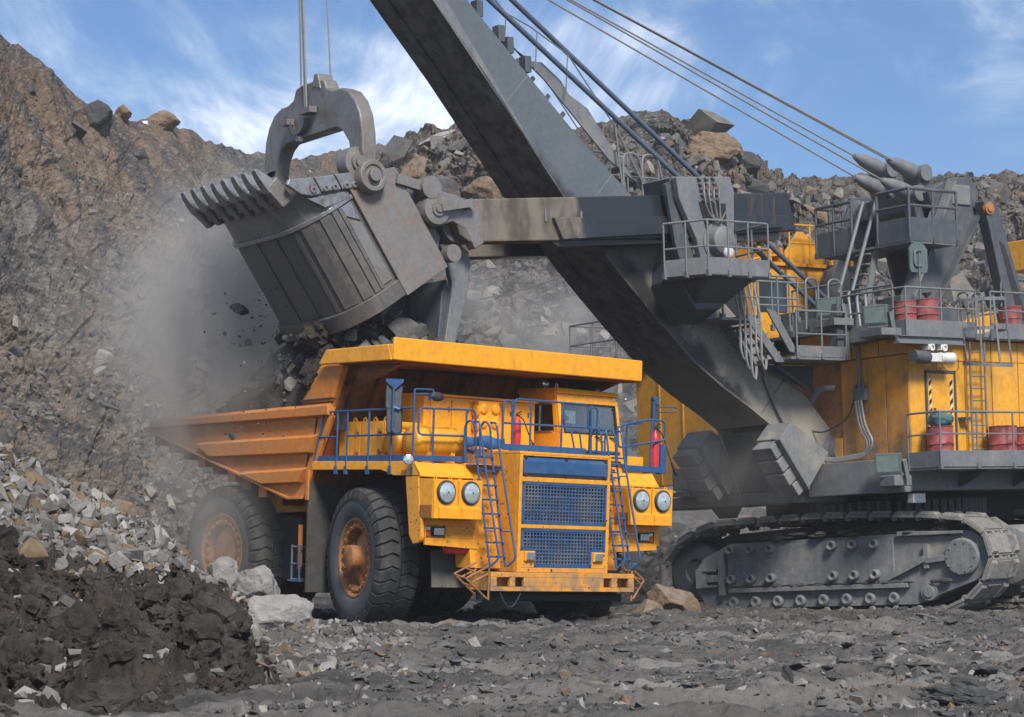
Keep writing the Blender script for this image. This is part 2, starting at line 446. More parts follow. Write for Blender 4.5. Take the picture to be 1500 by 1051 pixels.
# ---------------------------------------------------------------- rock and soil materials
def rockmat(name, cols, island=False, scale=1.0, bump=.5, grain=(.75, 1.2), orange=.0, dust=.35):
    """stone: colour picked per rock (object or island), mottled, with pale dust on the upper faces"""
    t = NT(name)
    if island: rnd = t.isl
    else:
        oi = t.n.new('ShaderNodeObjectInfo'); rnd = oi.outputs['Random']
    cr = t.n.new('ShaderNodeValToRGB'); cr.color_ramp.interpolation = 'CONSTANT' if len(cols) > 3 else 'LINEAR'
    while len(cr.color_ramp.elements) < len(cols): cr.color_ramp.elements.new(.5)
    for i, (p, c) in enumerate(cols): cr.color_ramp.elements[i].position = p; cr.color_ramp.elements[i].color = (*c, 1)
    t.l.new(rnd, cr.inputs[0])
    n1 = t.noise(t.pos, 2.2 * scale, 7, .68); n2 = t.noise(t.pos, 11 * scale, 5, .65)
    c = t.mix(1.0, cr.outputs[0], t.mix(t.ramp(n1, .3, .7), (grain[0],) * 3, (grain[1],) * 3), 'MULTIPLY')
    c = t.mix(t.ramp(n2, .55, .75, 0, .35), c, (.10, .085, .07))
    if orange: c = t.mix(t.math('MULTIPLY', t.ramp(t.noise(t.pos, 1.3 * scale, 4, .6), .52, .68), orange), c, (.26, .13, .055))
    up = t.xyz(t.nor)[2]
    c = t.mix(t.math('MULTIPLY', t.ramp(up, .35, .95), t.ramp(n1, .35, .65, 0, dust)), c, (.21, .205, .195))
    t.bump(t.math('ADD', n1, t.math('MULTIPLY', n2, .5)), bump, .05 / scale)
    return t.fin(c, .9, 0, .25)
M_RPALE = rockmat('rock_pale_grey', [(0, (.12, .117, .11)), (.22, (.20, .193, .182)), (.45, (.27, .262, .248)), (.68, (.165, .12, .082)), (.80, (.145, .14, .133)), (.92, (.27, .262, .25))], scale=1.6)
M_RMIX = rockmat('rock_cliff_mixed', [(0, (.065, .067, .071)), (.3, (.115, .115, .114)), (.5, (.155, .145, .13)), (.68, (.18, .12, .075)), (.78, (.09, .09, .093)), (.93, (.25, .235, .21))], scale=.7, orange=.25)
M_SCREE = rockmat('scree_mixed', [(0, (.060, .062, .066)), (.25, (.105, .105, .104)), (.45, (.145, .138, .125)), (.66, (.165, .115, .075)), (.74, (.085, .087, .092)), (.92, (.25, .235, .21))], island=True, scale=.9, orange=.15)
M_PEB = rockmat('pile_pebbles', [(0, (.09, .086, .08)), (.25, (.16, .153, .143)), (.5, (.24, .23, .215)), (.68, (.16, .112, .07)), (.82, (.13, .125, .118)), (.94, (.30, .29, .27))], island=True, scale=2.5, bump=.3)
M_CLOD = rockmat('dark_clods', [(0, (.045, .046, .047)), (.4, (.075, .075, .075)), (.7, (.11, .108, .105)), (.9, (.16, .155, .15))], island=True, scale=4, bump=.4, dust=.2)
M_PALEB = rockmat('big_pale_boulder', [(0, (.20, .194, .185)), (1, (.25, .242, .23))], scale=2, bump=.9, dust=.3)
M_BROWNR = rockmat('brown_block', [(0, (.165, .118, .080)), (1, (.19, .135, .09))], scale=2, bump=.7, dust=.5)

def cliffmat(name, brown, gully=0.0, block=1.0, bs=.9):
    t = NT(name)
    p = t.pos
    n0 = t.noise(p, .085, 5, .62, .6)          # big patches
    n1 = t.noise(p, .6, 8, .68)
    n2 = t.noise(p, 3.6, 7, .7)
    pw = t.map(t.map(p, (1, 1, 1), (0, .60, 0)), (1.0, .5, .10))
    gl = t.noise(pw, .55, 6, .66, .5)          # runnels down the face
    v1 = t.voro(t.map(p, (1, 1, 1.6), (.3, .5, .2)), 1.15, out=1)
    v2 = t.voro(t.map(p, (1.2, 1, 2.1), (.5, -.4, .9)), 4.6, out=1)
    g1 = t.xyz(v1)[0]; g2 = t.xyz(v2)[1]
    base = t.mix(t.ramp(n1, .3, .7), (.070, .069, .067), (.150, .140, .125))
    hz_ = t.ramp(t.xyz(p)[2], 3.0, 17.0, .30, 1.0)
    base = t.mix(t.math('MULTIPLY', t.ramp(n0, .46, .62, 0, brown), hz_), base, (.175, .104, .058))
    base = t.mix(t.ramp(n0, .47, .34, 0, .8), base, (.060, .069, .080))
    if gully:
        base = t.mix(t.ramp(gl, .52, .62, 0, gully), base, (.050, .053, .058))
        base = t.mix(t.ramp(gl, .46, .38, 0, gully * .6), base, (.170, .128, .088))
    base = t.mix(t.ramp(g1, .78, .81, 0, .45 * block), base, (.215, .185, .145))
    base = t.mix(t.ramp(g2, .84, .87, 0, .55), base, (.20, .19, .17))
    base = t.mix(t.ramp(g2, .20, .17, 0, .5), base, (.045, .046, .048))
    base = t.mix(t.ramp(n2, .50, .68, 0, .6), base, (.055, .050, .046))
    e1 = t.voro(t.map(p, (1, 1, 1.6), (.3, .5, .2)), 1.15, 'DISTANCE_TO_EDGE')
    h = t.math('ADD', t.math('ADD', t.math('MULTIPLY', g1, .55 * block), t.math('MULTIPLY', g2, .35)), t.math('ADD', t.math('MULTIPLY', n2, .6), t.math('MULTIPLY', t.ramp(e1, 0, .1), .2 * block)))
    t.bump(h, bs, .30)
    return t.fin(base, .93, 0, .2)
M_CLIFF = cliffmat('quarry_face_left', .58, .85, .5, .6)
M_MUCK = cliffmat('blasted_rock_slope', .35)

def groundmat(name):
    t = NT(name); p = t.pos
    n0 = t.noise(t.map(p, (.35, 1.0, 1)), .32, 5, .62, .4)
    n1 = t.noise(t.map(p, (.5, 1.3, 1)), 1.4, 7, .7)
    n2 = t.noise(p, 9, 6, .7)
    v = t.voro(p, 7.5)
    c = t.mix(t.ramp(n1, .32, .68), (.046, .045, .044), (.112, .107, .100))
    c = t.mix(t.ramp(n0, .51, .66, 0, .65), c, (.185, .178, .168))
    c = t.mix(t.ramp(n0, .46, .34, 0, .8), c, (.034, .034, .035))
    c = t.mix(t.ramp(n2, .5, .72, 0, .6), c, (.05, .049, .048))
    c = t.mix(t.ramp(v, .16, .10, 0, .5), c, (.17, .165, .155))
    x_, y_, z_ = t.xyz(p)                      # worn wheel tracks: two along the truck's run-in, one crossing in front
    sA_ = t.math('ADD', t.math('MULTIPLY', x_, .762), t.math('MULTIPLY', y_, .648)); sB_ = t.math('SUBTRACT', y_, t.math('MULTIPLY', x_, .22))
    wob = t.math('MULTIPLY', t.math('SUBTRACT', t.noise(p, .35, 3, .6), .5), 2.2)
    trk = 0.0
    for s_, c0, w0 in ((sA_, 30.4, .75), (sA_, 36.3, .75), (sB_, 26.3, .8), (sB_, 31.0, .9)):
        dd = t.math('ABSOLUTE', t.math('ADD', t.math('SUBTRACT', s_, c0), wob)); trk = t.math('MAXIMUM', t.ramp(dd, w0, w0 * .35), trk)
    c = t.mix(t.math('MULTIPLY', trk, t.ramp(n1, .35, .60, .1, .8)), c, (.20, .193, .182))
    t.bump(t.math('ADD', t.math('MULTIPLY', n1, .8), t.math('ADD', t.math('MULTIPLY', n2, .5), t.math('MULTIPLY', v, -.4))), .85, .10)
    return t.fin(c, .95, 0, .2)
M_GROUND = groundmat('haul_ground')
def mudmat(name):
    t = NT(name); p = t.pos
    n1 = t.noise(p, 2.2, 7, .68); n2 = t.noise(p, 12, 6, .68); v = t.voro(p, 5.5)
    c = t.mix(t.ramp(n1, .32, .68), (.019, .016, .0135), (.056, .047, .039))
    c = t.mix(t.ramp(n2, .58, .76, 0, .5), c, (.10, .088, .075))
    c = t.mix(t.ramp(t.noise(p, .7, 4, .6), .56, .7, 0, .6), c, (.080, .077, .073))
    t.bump(t.math('ADD', n1, t.math('ADD', t.math('MULTIPLY', n2, .6), t.math('MULTIPLY', v, -.5))), 1.0, .09)
    return t.fin(c, .88, 0, .3)
M_MUDM = mudmat('dark_mud')
def gravmat(name):
    t = NT(name); p = t.pos
    n0 = t.noise(p, .5, 4, .6); n2 = t.noise(p, 8, 6, .7); v = t.voro(p, 6, out=1); e = t.voro(p, 6)
    g = t.xyz(v)[0]
    c = t.mix(g, (.07, .066, .06), (.19, .18, .165))
    c = t.mix(t.ramp(n0, .5, .66, 0, .65), c, (.135, .098, .066))
    c = t.mix(t.ramp(n2, .5, .72, 0, .6), c, (.055, .05, .045))
    t.bump(t.math('SUBTRACT', t.math('MULTIPLY', n2, .5), e), .9, .10)
    return t.fin(c, .93, 0, .2)
M_GRAV = gravmat('gravel_bank')

# ---------------------------------------------------------------- rock templates
def hull_rock(rng, n=14, flat=1.0, sub_=0, rough=.12):
    bm = bmesh.new()
    if not sub_ and n % 2:                       # broken block: jittered box corners, one or two chopped off
        for k in range(8):
            c = np.array([(k & 1) * 2 - 1, (k >> 1 & 1) * 2 - 1, (k >> 2 & 1) * 2 - 1]) * rng.uniform(.45, 1.0, 3)
            if rng.uniform() < .3:
                for a in range(3): e = c.copy(); e[a] *= rng.uniform(-.2, .3); bm.verts.new((e[0], e[1], e[2] * flat))
            else: bm.verts.new((c[0], c[1], c[2] * flat))
        n = 0
    for _ in range(n):
        d = rng.normal(size=3); d /= np.linalg.norm(d)
        r = rng.uniform(.60, 1.0); p = np.sign(d) * np.abs(d) ** .62 * r   # towards boxy
        bm.verts.new((p[0], p[1], p[2] * flat))
    res = bmesh.ops.convex_hull(bm, input=bm.verts)
    junk = [g for g in res['geom_interior'] if isinstance(g, bmesh.types.BMVert)] + [g for g in res['geom_unused'] if isinstance(g, bmesh.types.BMVert)]
    if junk: bmesh.ops.delete(bm, geom=list(set(junk)), context='VERTS')
    if sub_:
        bmesh.ops.subdivide_edges(bm, edges=bm.edges, cuts=sub_, use_grid_fill=True)
        off = Vector(rng.uniform(0, 50, 3))
        for v in bm.verts:
            v.co += v.co.normalized() * (mnoise.fractal(v.co * 2.2 + off, 1.0, 2.0, 5) * rough)
        bmesh.ops.triangulate(bm, faces=bm.faces)
    bmesh.ops.recalc_face_normals(bm, faces=bm.faces)
    me = bpy.data.meshes.new('rock'); bm.to_mesh(me); bm.free(); return me
from mathutils import noise as mnoise
def cut_rock(seed, sub_=4, rough=.10, flat=1.0):
    """a ball cut by random planes (natural fracture faces), then roughened"""
    rng = np.random.default_rng(seed); N = rng.normal(size=(15, 3)); N /= np.linalg.norm(N, axis=1)[:, None]; H = rng.uniform(.62, 1.0, 15)
    bm = bmesh.new(); bmesh.ops.create_icosphere(bm, subdivisions=4 if sub_ < 4 else 5, radius=1.0); off = Vector(rng.uniform(0, 50, 3))
    for v in bm.verts:
        d = np.array(v.co.normalized()); c = N @ d; r = min(1.2, float(np.min(np.where(c > .15, H / np.maximum(c, .15), 9))))
        r *= 1 + rough * .8 * mnoise.fractal(v.co * 2.4 + off, .8, 2.1, 6)
        v.co = Vector(d * r); v.co.z *= flat
    me = bpy.data.meshes.new('rock'); bm.to_mesh(me); bm.free(); return me
TPL = [hull_rock(np.random.default_rng(100 + i), 9 + i % 5, (1.0, .7, .42)[i % 3]) for i in range(18)]
TPLN = []
for me in TPL:
    co = np.empty(len(me.vertices) * 3, np.float32); me.vertices.foreach_get('co', co)
    me.calc_loop_triangles(); tr_ = np.empty(len(me.loop_triangles) * 3, np.int32); me.loop_triangles.foreach_get('vertices', tr_)
    TPLN.append((co.reshape(-1, 3), tr_.reshape(-1, 3)))
def rot_rand(rng, n, tilt=math.pi):
    q = rng.normal(size=(n, 4)); q /= np.linalg.norm(q, axis=1)[:, None]
    if tilt < 3:
        ax = rng.normal(size=(n, 2)); ax /= np.linalg.norm(ax, axis=1)[:, None]; a = rng.normal(size=n) * tilt * .5; b = rng.uniform(0, 2 * math.pi, n)
        q1 = np.stack([np.cos(a / 2), ax[:, 0] * np.sin(a / 2), ax[:, 1] * np.sin(a / 2), 0 * a], 1); q2 = np.stack([np.cos(b / 2), 0 * b, 0 * b, np.sin(b / 2)], 1)
        w0, x0, y0, z0 = q1.T; w1, x1, y1, z1 = q2.T
        q = np.stack([w0 * w1 - x0 * x1 - y0 * y1 - z0 * z1, w0 * x1 + x0 * w1 + y0 * z1 - z0 * y1, w0 * y1 - x0 * z1 + y0 * w1 + z0 * x1, w0 * z1 + x0 * y1 - y0 * x1 + z0 * w1], 1)
    w_, x, y, z = q.T
    return np.stack([np.stack([1 - 2 * (y * y + z * z), 2 * (x * y - z * w_), 2 * (x * z + y * w_)], -1), np.stack([2 * (x * y + z * w_), 1 - 2 * (x * x + z * z), 2 * (y * z - x * w_)], -1), np.stack([2 * (x * z - y * w_), 2 * (y * z + x * w_), 1 - 2 * (x * x + y * y)], -1)], 1)
def blob(seed, sub_=2, amp=.36):
    bm = bmesh.new(); bmesh.ops.create_icosphere(bm, subdivisions=sub_ + 1, radius=1.0); off = Vector(np.random.default_rng(seed).uniform(0, 60, 3))
    for v in bm.verts:
        d = v.co.normalized(); v.co = d * (1 + amp * mnoise.fractal(d * 1.5 + off, .9, 2.1, 5) + .26 * mnoise.fractal(d * 4.5 + off, .6, 2.2, 4))
    me = bpy.data.meshes.new('blob'); bm.to_mesh(me); bm.free()
    co = np.array([v.co[:] for v in me.vertices], np.float32); tr_ = np.array([p.vertices[:] for p in me.polygons], np.int32); bpy.data.meshes.remove(me)
    return co, tr_
def rubble(name, pts, sizes, mat, seed=1, flat=(.6, 1.0), tilt=math.pi, label=None, cat=None, tpl=None, smooth=False):
    TPLN = tpl or globals()['TPLN']
    rng = np.random.default_rng(seed); n = len(pts); Rm = rot_rand(rng, n, tilt)
    pick = rng.integers(0, len(TPLN), n); V = []; T = []; base = 0
    an = np.stack([rng.uniform(.8, 1.25, n), rng.uniform(.65, 1.0, n), rng.uniform(*flat, n)], 1) * sizes[:, None]
    for k in range(len(TPLN)):
        ii = np.where(pick == k)[0]
        if not len(ii): continue
        co, tr_ = TPLN[k]
        v = np.einsum('nij,nkj->nki', Rm[ii], co[None] * an[ii][:, None, :]) + pts[ii][:, None, :]
        V.append(v.reshape(-1, 3)); T.append((tr_[None] + (np.arange(len(ii)) * len(co))[:, None, None] + base).reshape(-1, 3)); base += len(ii) * len(co)
    V = np.concatenate(V).astype(np.float32); T = np.concatenate(T).astype(np.int32)
    me = bpy.data.meshes.new(name); me.vertices.add(len(V)); me.vertices.foreach_set('co', V.ravel())
    me.loops.add(T.size); me.loops.foreach_set('vertex_index', T.ravel()); me.polygons.add(len(T))
    me.polygons.foreach_set('loop_start', np.arange(0, T.size, 3, dtype=np.int32)); me.polygons.foreach_set('loop_total', np.full(len(T), 3, dtype=np.int32))
    me.update(calc_edges=True); me.materials.append(mat)
    me.polygons.foreach_set('use_smooth', np.full(len(T), bool(smooth)))
    o = bpy.data.objects.new(name, me); COL.objects.link(o); tag(o, label, cat, None, 'stuff'); return o

# ---------------------------------------------------------------- ground
GX = np.concatenate([[-420, -300, -200, -130, -90, -60, -40, -28, -20, -16], np.arange(-12, 19.5, .062), [23, 27, 32, 40, 60, 90, 130, 200, 300, 420]])
GY = np.concatenate([[-60, -20, 0, 10, 16, 19, 20.5], np.arange(21.5, 44, .065), np.arange(44, 66, .13), [67, 69, 72, 76, 82, 90, 100, 115, 140, 180, 250, 340, 450]])
def ground_h(x, y):
    h = .05 + .10 * np.clip((y - 50) / 10, 0, 1) * np.clip((x - 1) / 4, 0, 1) - .05 * np.clip((35 - y) / 10, 0, 1)
    ruts = fbm(x * .16 + 3, y * .85, oct=4, seed=5) * .08
    lump = fbm(x * 1.6, y * 2.6, oct=5, gain=.72, seed=9) * .15
    r = fbm(x * .5, y * 1.1, oct=5, seed=21, ridge=True); crest_ = np.clip(r - .12, 0, 1) * .30
    near = np.clip((y - 14) / 10, 0, 1)
    return h + (ruts + lump + crest_) * near
gx, gy = np.meshgrid(GX, GY)
gz = ground_h(gx, gy)
g_ = grid_obj('ground', gx, gy, gz, M_GROUND, False); tag(g_, 'churned grey quarry floor with clods and pale dusty patches', 'ground', kind='structure')

# ---------------------------------------------------------------- quarry faces (lofted from toe to crest)
def P3(px_, py_, D): return ((px_ - 750) / 3408 * D, D, (817 - py_) / 3408 * D + 1.6)
def loft(crest, toe, nu, nv, back=30, prof=1.0, smooth_s=True):
    C = np.array(crest, float); T = np.array(toe, float)
    s0 = np.concatenate([[0], np.cumsum(np.hypot(*(np.diff(C[:, :2], axis=0).T)))]); s0 /= s0[-1]
    u = np.linspace(0, 1, nu)
    Ci = np.stack([np.interp(u, s0, C[:, k]) for k in range(3)], 1)
    st_ = np.linspace(0, 1, len(T)) if len(T) != len(C) else s0
    Ti = np.stack([np.interp(u, st_, T[:, k]) for k in range(3)], 1)
    v = np.linspace(-.06, 1, nv)
    vv = np.sign(v) * np.abs(v) ** prof
    X = Ti[None, :, 0] + (Ci - Ti)[None, :, 0] * v[:, None]; Y = Ti[None, :, 1] + (Ci - Ti)[None, :, 1] * v[:, None]; Z = Ti[None, :, 2] + (Ci - Ti)[None, :, 2] * vv[:, None]
    dirs = (Ci - Ti)[:, :2]; dirs /= np.linalg.norm(dirs, axis=1)[:, None]
    nb = 14; kb = np.linspace(0, 1, nb + 1)[1:]
    XB = Ci[None, :, 0] + dirs[None, :, 0] * kb[:, None] ** 1.5 * back; YB = Ci[None, :, 1] + dirs[None, :, 1] * kb[:, None] ** 1.5 * back; ZB = Ci[None, :, 2] - kb[:, None] ** 1.5 * 6
    U = np.broadcast_to(u, (nv + nb, nu)); Vv = np.concatenate([np.broadcast_to(v[:, None], (nv, nu)), np.broadcast_to(1 + kb[:, None], (nb, nu))])
    return np.concatenate([X, XB]), np.concatenate([Y, YB]), np.concatenate([Z, ZB]), U, Vv, Ci, Ti

# left face: tall bank with slanting gullies
crestL = [P3(-330, -190, 78), P3(-150, -60, 84), P3(0, 48, 90), P3(60, 95, 94), P3(120, 143, 97), P3(190, 172, 101), P3(250, 186, 104), P3(330, 216, 110), P3(400, 232, 116), P3(500, 226, 126), P3(560, 216, 134), P3(640, 214, 146)]
toeL = [(-26, 52, -.5), (-20.5, 56, -.5), (-17.5, 62, -.5), (-16, 66, -.5), (-14, 69, -.5), (-12, 72, -.5), (-10.5, 75, -.5), (-8.5, 80, -.5), (-7, 86, -.5), (-3, 95, -.5), (-1, 104, -.5), (3, 114, -.5)]
XL, YL, ZL, UL, VL, CiL, TiL = loft(crestL, toeL, 620, 330, 34, 1.12)
Ls = 105.0
su_ = UL * Ls; sv_ = VL * 38
gul = fbm((su_ + sv_ * .60) * .16, sv_ * .030, oct=5, seed=40, ridge=True)
blk, rid, d2 = worley(su_ * .42 + fbm(su_ * .2, sv_ * .2, oct=3, seed=3), (sv_ * .42), 44)
blk2, rid2, _ = worley(su_ * 1.25, sv_ * 1.25 + .3 * su_, 47)
fade = np.clip(VL * 6, 0, 1) * np.clip((2.05 - VL) * 2.5, 0, 1)
offn = (gul * 1.1 + fbm(su_ * .07, sv_ * .07, oct=4, seed=50) * 2.4 + (rid - .5) * .55 * np.clip(1.2 - blk, 0, 1) + (rid2 - .5) * .26 + fbm(su_ * .9, sv_ * .9, oct=6, gain=.58, seed=52) * .34) * fade * np.clip(1.25 - .9 * np.clip((VL - .72) * 4, 0, 1.2), .16, 1)
nd = np.array([.42, -.62, .66])
crag = fbm(su_ * .22, su_ * 0 + .5, oct=4, gain=.5, seed=58) * .45 * np.exp(-((VL - 1.0) / .05) ** 2)
qL = grid_obj('quarry_face', XL + nd[0] * offn, YL + nd[1] * offn, ZL + nd[2] * offn * .7 + crag, M_CLIFF, False)
tag(qL, 'tall brown and grey quarry bank with slanting gullies on the left', 'quarry bank', kind='structure')

# blasted muck pile in the middle and the straight bench on the right
crestM = [P3(470, 330, 112), P3(530, 258, 110), P3(600, 207, 108), P3(650, 188, 106), P3(700, 184, 105), P3(800, 180, 104), P3(862, 186, 104), P3(905, 166, 103), P3(960, 160, 103), P3(1035, 170, 104), P3(1085, 206, 106), P3(1125, 242, 110), P3(1170, 264, 115), P3(1300, 264, 117), P3(1500, 260, 118), P3(1700, 262, 119)]
toeM = [(-8, 100, -.5), (-5.5, 92, -.5), (-3.5, 86, -.5), (-2, 83, -.5), (-.5, 81, -.5), (1.5, 79, -.5), (3.2, 78, -.5), (4.4, 77.5, -.5), (6, 77, -.5), (8, 77, -.5), (9.5, 78, -.5), (11, 80, -.5), (13, 83, -.5), (17, 87, -.5), (23, 90, -.5), (31, 92, -.5)]
XM, YM, ZM, UM, VM, CiM, TiM = loft(crestM, toeM, 560, 300, 40, 1.06)
su_ = UM * 52; sv_ = VM * 34
fade = np.clip(VM * 6, 0, 1) * np.clip((2.05 - VM) * 2.5, 0, 1)
b1, r1, _ = worley(su_ * .55 + .8 * fbm(su_ * .3, sv_ * .3, oct=2, seed=1), sv_ * .55, 64); b2, r2, _ = worley(su_ * 1.5, sv_ * 1.5, 66)
offm = (fbm(su_ * .10, sv_ * .10, oct=4, seed=60) * 2.0 + (r1 - .5) * 1.2 * np.clip(1.25 - b1, 0, 1) + (r2 - .5) * .5 + fbm(su_ * 1.1, sv_ * 1.1, oct=5, gain=.64, seed=61) * .65) * fade * np.clip(1.2 - .5 * np.clip((VM - .8) * 5, 0, 1.2), .4, 1)
nd2 = np.array([0, -.66, .72])
crag = (fbm(su_ * .4, su_ * 0 + 2.5, oct=5, gain=.55, seed=68) * .6) * np.exp(-((VM - 1.0) / .06) ** 2) * np.clip((.74 - UM) * 8, .12, 1)
qM = grid_obj('rock_slope', XM, YM + nd2[1] * offm, ZM + nd2[2] * offm * .75 + crag, M_MUCK, False)
tag(qM, 'grey slope of blasted rock rising behind the machines', 'rock slope', kind='structure')
back_ = MB().box(-200, 200, 250, 252, -2, 7.0)

# scattered rubble on both slopes
def on_grid(X, Y, Z, V, rng, n, v0, v1, u0=0, u1=1, bias=1.0):
    rows = np.where((V[:, 0] > v0) & (V[:, 0] < v1))[0]
    r_ = rows[(rng.uniform(0, 1, n) ** bias * (len(rows) - 1)).astype(int)]; c_ = (rng.uniform(u0, u1, n) * (X.shape[1] - 1)).astype(int)
    p = np.stack([X[r_, c_], Y[r_, c_], Z[r_, c_]], 1); p[:, :2] += rng.normal(size=(n, 2)) * .08; return p
rng = np.random.default_rng(11)
FL = (XL + nd[0] * offn, YL + nd[1] * offn, ZL + nd[2] * offn * .7)
FM = (XM, YM + nd2[1] * offm, ZM + nd2[2] * offm * .75)
pts = np.concatenate([on_grid(*FL, VL, rng, 7500, 0.02, .97), on_grid(*FL, VL, rng, 8500, 0.0, .45)])
cl_n = vnoise(pts[:, 0] * .35, pts[:, 1] * .2, pts[:, 2] * .35, 70); pts = pts[cl_n > .0]
rubble('scree', pts, np.random.default_rng(2).lognormal(-2.65, .62, len(pts)).clip(.04, .48), M_SCREE, 3, label='loose brown and grey stones on the left bank', cat='scree')
pts = np.concatenate([on_grid(*FM, VM, rng, 15000, 0.02, .955), on_grid(*FM, VM, rng, 3500, 0.0, .3)])
cl_n = vnoise(pts[:, 0] * .30, pts[:, 1] * .25, pts[:, 2] * .30, 72) + rng.normal(size=len(pts)) * .25; pts = pts[cl_n > -.18]
rubble('scree', pts, np.random.default_rng(4).lognormal(-1.95, .68, len(pts)).clip(.05, .95), M_SCREE, 5, label='loose broken rock covering the slope behind the machines', cat='scree')

# ---------------------------------------------------------------- individual boulders
def boulder(loc, size, rot, mat, label, group=None, me=None, seed=0, name='boulder', sub_=4, rough=.10, flat=1.0, n=13, cat='boulder'):
    if me is None: me = cut_rock(seed, sub_, rough, flat)
    if not len(me.materials): me.materials.append(mat)
    o = bpy.data.objects.new(name, me); COL.objects.link(o)
    o.location = loc; o.scale = size; o.rotation_euler = rot
    if me.materials[0] != mat: o.material_slots[0].link = 'OBJECT'; o.material_slots[0].material = mat
    return tag(o, label, cat, group)
def at(px_, py_, D): return Vector(P3(px_, py_, D))
B = boulder
B(at(370, 862, 46.5), (.50, .46, .54), (.2, .35, .5), M_PALEB, 'big pale angular boulder standing beside the rear wheel', seed=31)
B(at(325, 848, 46.0), (.30, .28, .38), (.3, .2, 1.2), M_PALEB, 'upright grey boulder just left of the big pale one', seed=32)
B(at(408, 905, 45.0), (.66, .5, .50), (.1, -.10, .3), M_PALEB, 'long low pale boulder at the foot of the gravel bank near the front wheel', seed=33)
B((4.05, 58.2, .42), (.75, .6, .62), (.1, .2, .4), M_BROWNR, 'brown block wedged between the truck and the crawler track', seed=34, flat=.85, rough=.05)
B((3.35, 57.0, .22), (.42, .4, .36), (.3, .1, 1.4), M_BROWNR, 'smaller brown stone leaning in front of the brown block by the truck', seed=35, rough=.05)
B((-.15, 56.8, .28), (.95, .5, .42), (.05, .1, .1), M_RPALE, 'pale flat topped rock seen under the truck bumper', seed=36, flat=.8)
B(at(352, 455, 53.0), (.22, .15, .13), (.4, .3, .7), M_CLOD, 'single dark rock in mid air falling below the bucket', seed=37, name='falling_rock', cat='rock')
B(at(140, 178, 95.5), (1.0, .8, .9), (.4, .2, .5), M_RMIX, 'dark squarish boulder bulging from the top of the left bank', seed=38, sub_=3)
B(at(235, 181, 102), (.75, .6, .45), (.1, .2, .2), M_BROWNR, 'tan slab lying on the crest of the left bank', seed=39, sub_=3)
B(at(188, 158, 100), (.42, .4, .4), (.1, .5, .2), M_RMIX, 'small pointed grey rock on the crest of the left bank', seed=40, sub_=3)
B(at(213, 182, 102), (.16, .14, .12), (.1, .5, .2), M_WHITE, 'small white stone on the crest of the left bank beside the tan slab', seed=41, sub_=2)
B(at(640, 205, 104), (.95, .35, .22), (.1, -.35, .1), M_RPALE, 'pale tilted slab glinting on the rock slope left of the boom', seed=42, sub_=2)
B(at(617, 262, 99), (.75, .8, .9), (.4, .2, .9), M_BROWNR, 'orange rounded boulder behind the stick end', seed=43, sub_=3)
B(at(650, 282, 97.5), (1.0, .7, .8), (.2, .5, .4), M_RMIX, 'grey and orange boulder behind the stick just right of the orange one', seed=44, sub_=3)
B(at(712, 283, 97.0), (.95, .75, .65), (.1, .2, .4), M_BROWNR, 'brown rounded boulder half hidden by the boom edge', seed=45, sub_=3)
B(at(1045, 222, 99.5), (1.35, .9, .75), (.1, .12, .2), M_BROWNR, 'largest brown overhanging boulder on the peak right of the boom', seed=46, sub_=3)
B(at(1085, 245, 98.5), (.85, .75, .7), (.2, .1, .9), M_RMIX, 'square grey block beside the brown overhanging boulder', seed=47, sub_=3)
B(at(1205, 322, 96.0), (1.1, .6, .32), (.1, .45, .1), M_RPALE, 'long pale slab tilting down the slope above the yellow cab roof', seed=48, sub_=2)
B(at(150, 525, 80.0), (.42, .3, .34), (.3, .4, .2), M_RPALE, 'pale split stone lying alone on the left bank beside a gully', seed=49, sub_=2)
B(at(448, 268, 108.0), (.5, .4, .4), (.2, .1, .2), M_RMIX, 'grey rock framed by the bucket bail on the far bank', seed=50, sub_=2)
def seat(o, G, sink):
    X_, Y_, Z_ = G; c = o.location; a = np.array([c.x / c.y, (c.z - 1.6) / c.y])
    k = np.argmin((X_ / Y_ - a[0]) ** 2 + ((Z_ - 1.6) / Y_ - a[1]) ** 2 + (Y_ - c.y) ** 2 * 2e-8)
    o.location = (X_.flat[k], Y_.flat[k] - .05, Z_.flat[k] + o.scale[2] * sink)
for o in [o for o in COL.objects if o.get('category') == 'boulder']:
    if o.location.y > 78: seat(o, FL if (o.location.x < -9 or 'bail' in o['label'] or 'left bank' in o['label']) else FM, .05)
GRPC = 'boulders on the rock slope'; S1 = []; S2 = []; S3 = []; S4 = []
rb = np.random.default_rng(21); pp = on_grid(*FM, VM, rb, 120, .10, .80, .12, .99)
for i, p in enumerate(pp):
    s = min(1.2, rb.lognormal(-.52, .42))
    S1.append(B(p + np.array([0, -.15, .05]), (s, s * rb.uniform(.6, .9), s * rb.uniform(.4, .8)), tuple(rb.uniform(-.7, .7, 2)) + (rb.uniform(0, 6),), M_RMIX, 'angular broken boulder among the rubble of the slope behind the shovel', GRPC, me=TPL[i % 18]))
pp = on_grid(*FL, VL, rb, 46, .1, .96, .14, .75)
for i, p in enumerate(pp):
    s = rb.lognormal(-.95, .40)
    S2.append(B(p + np.array([.0, -.02, -.02]), (s, s * rb.uniform(.6, .9), s * rb.uniform(.4, .8)), tuple(rb.uniform(-.7, .7, 2)) + (rb.uniform(0, 6),), M_RMIX, 'angular stone sticking out of the left quarry bank', 'stones in the left bank', me=TPL[(i + 5) % 18]))

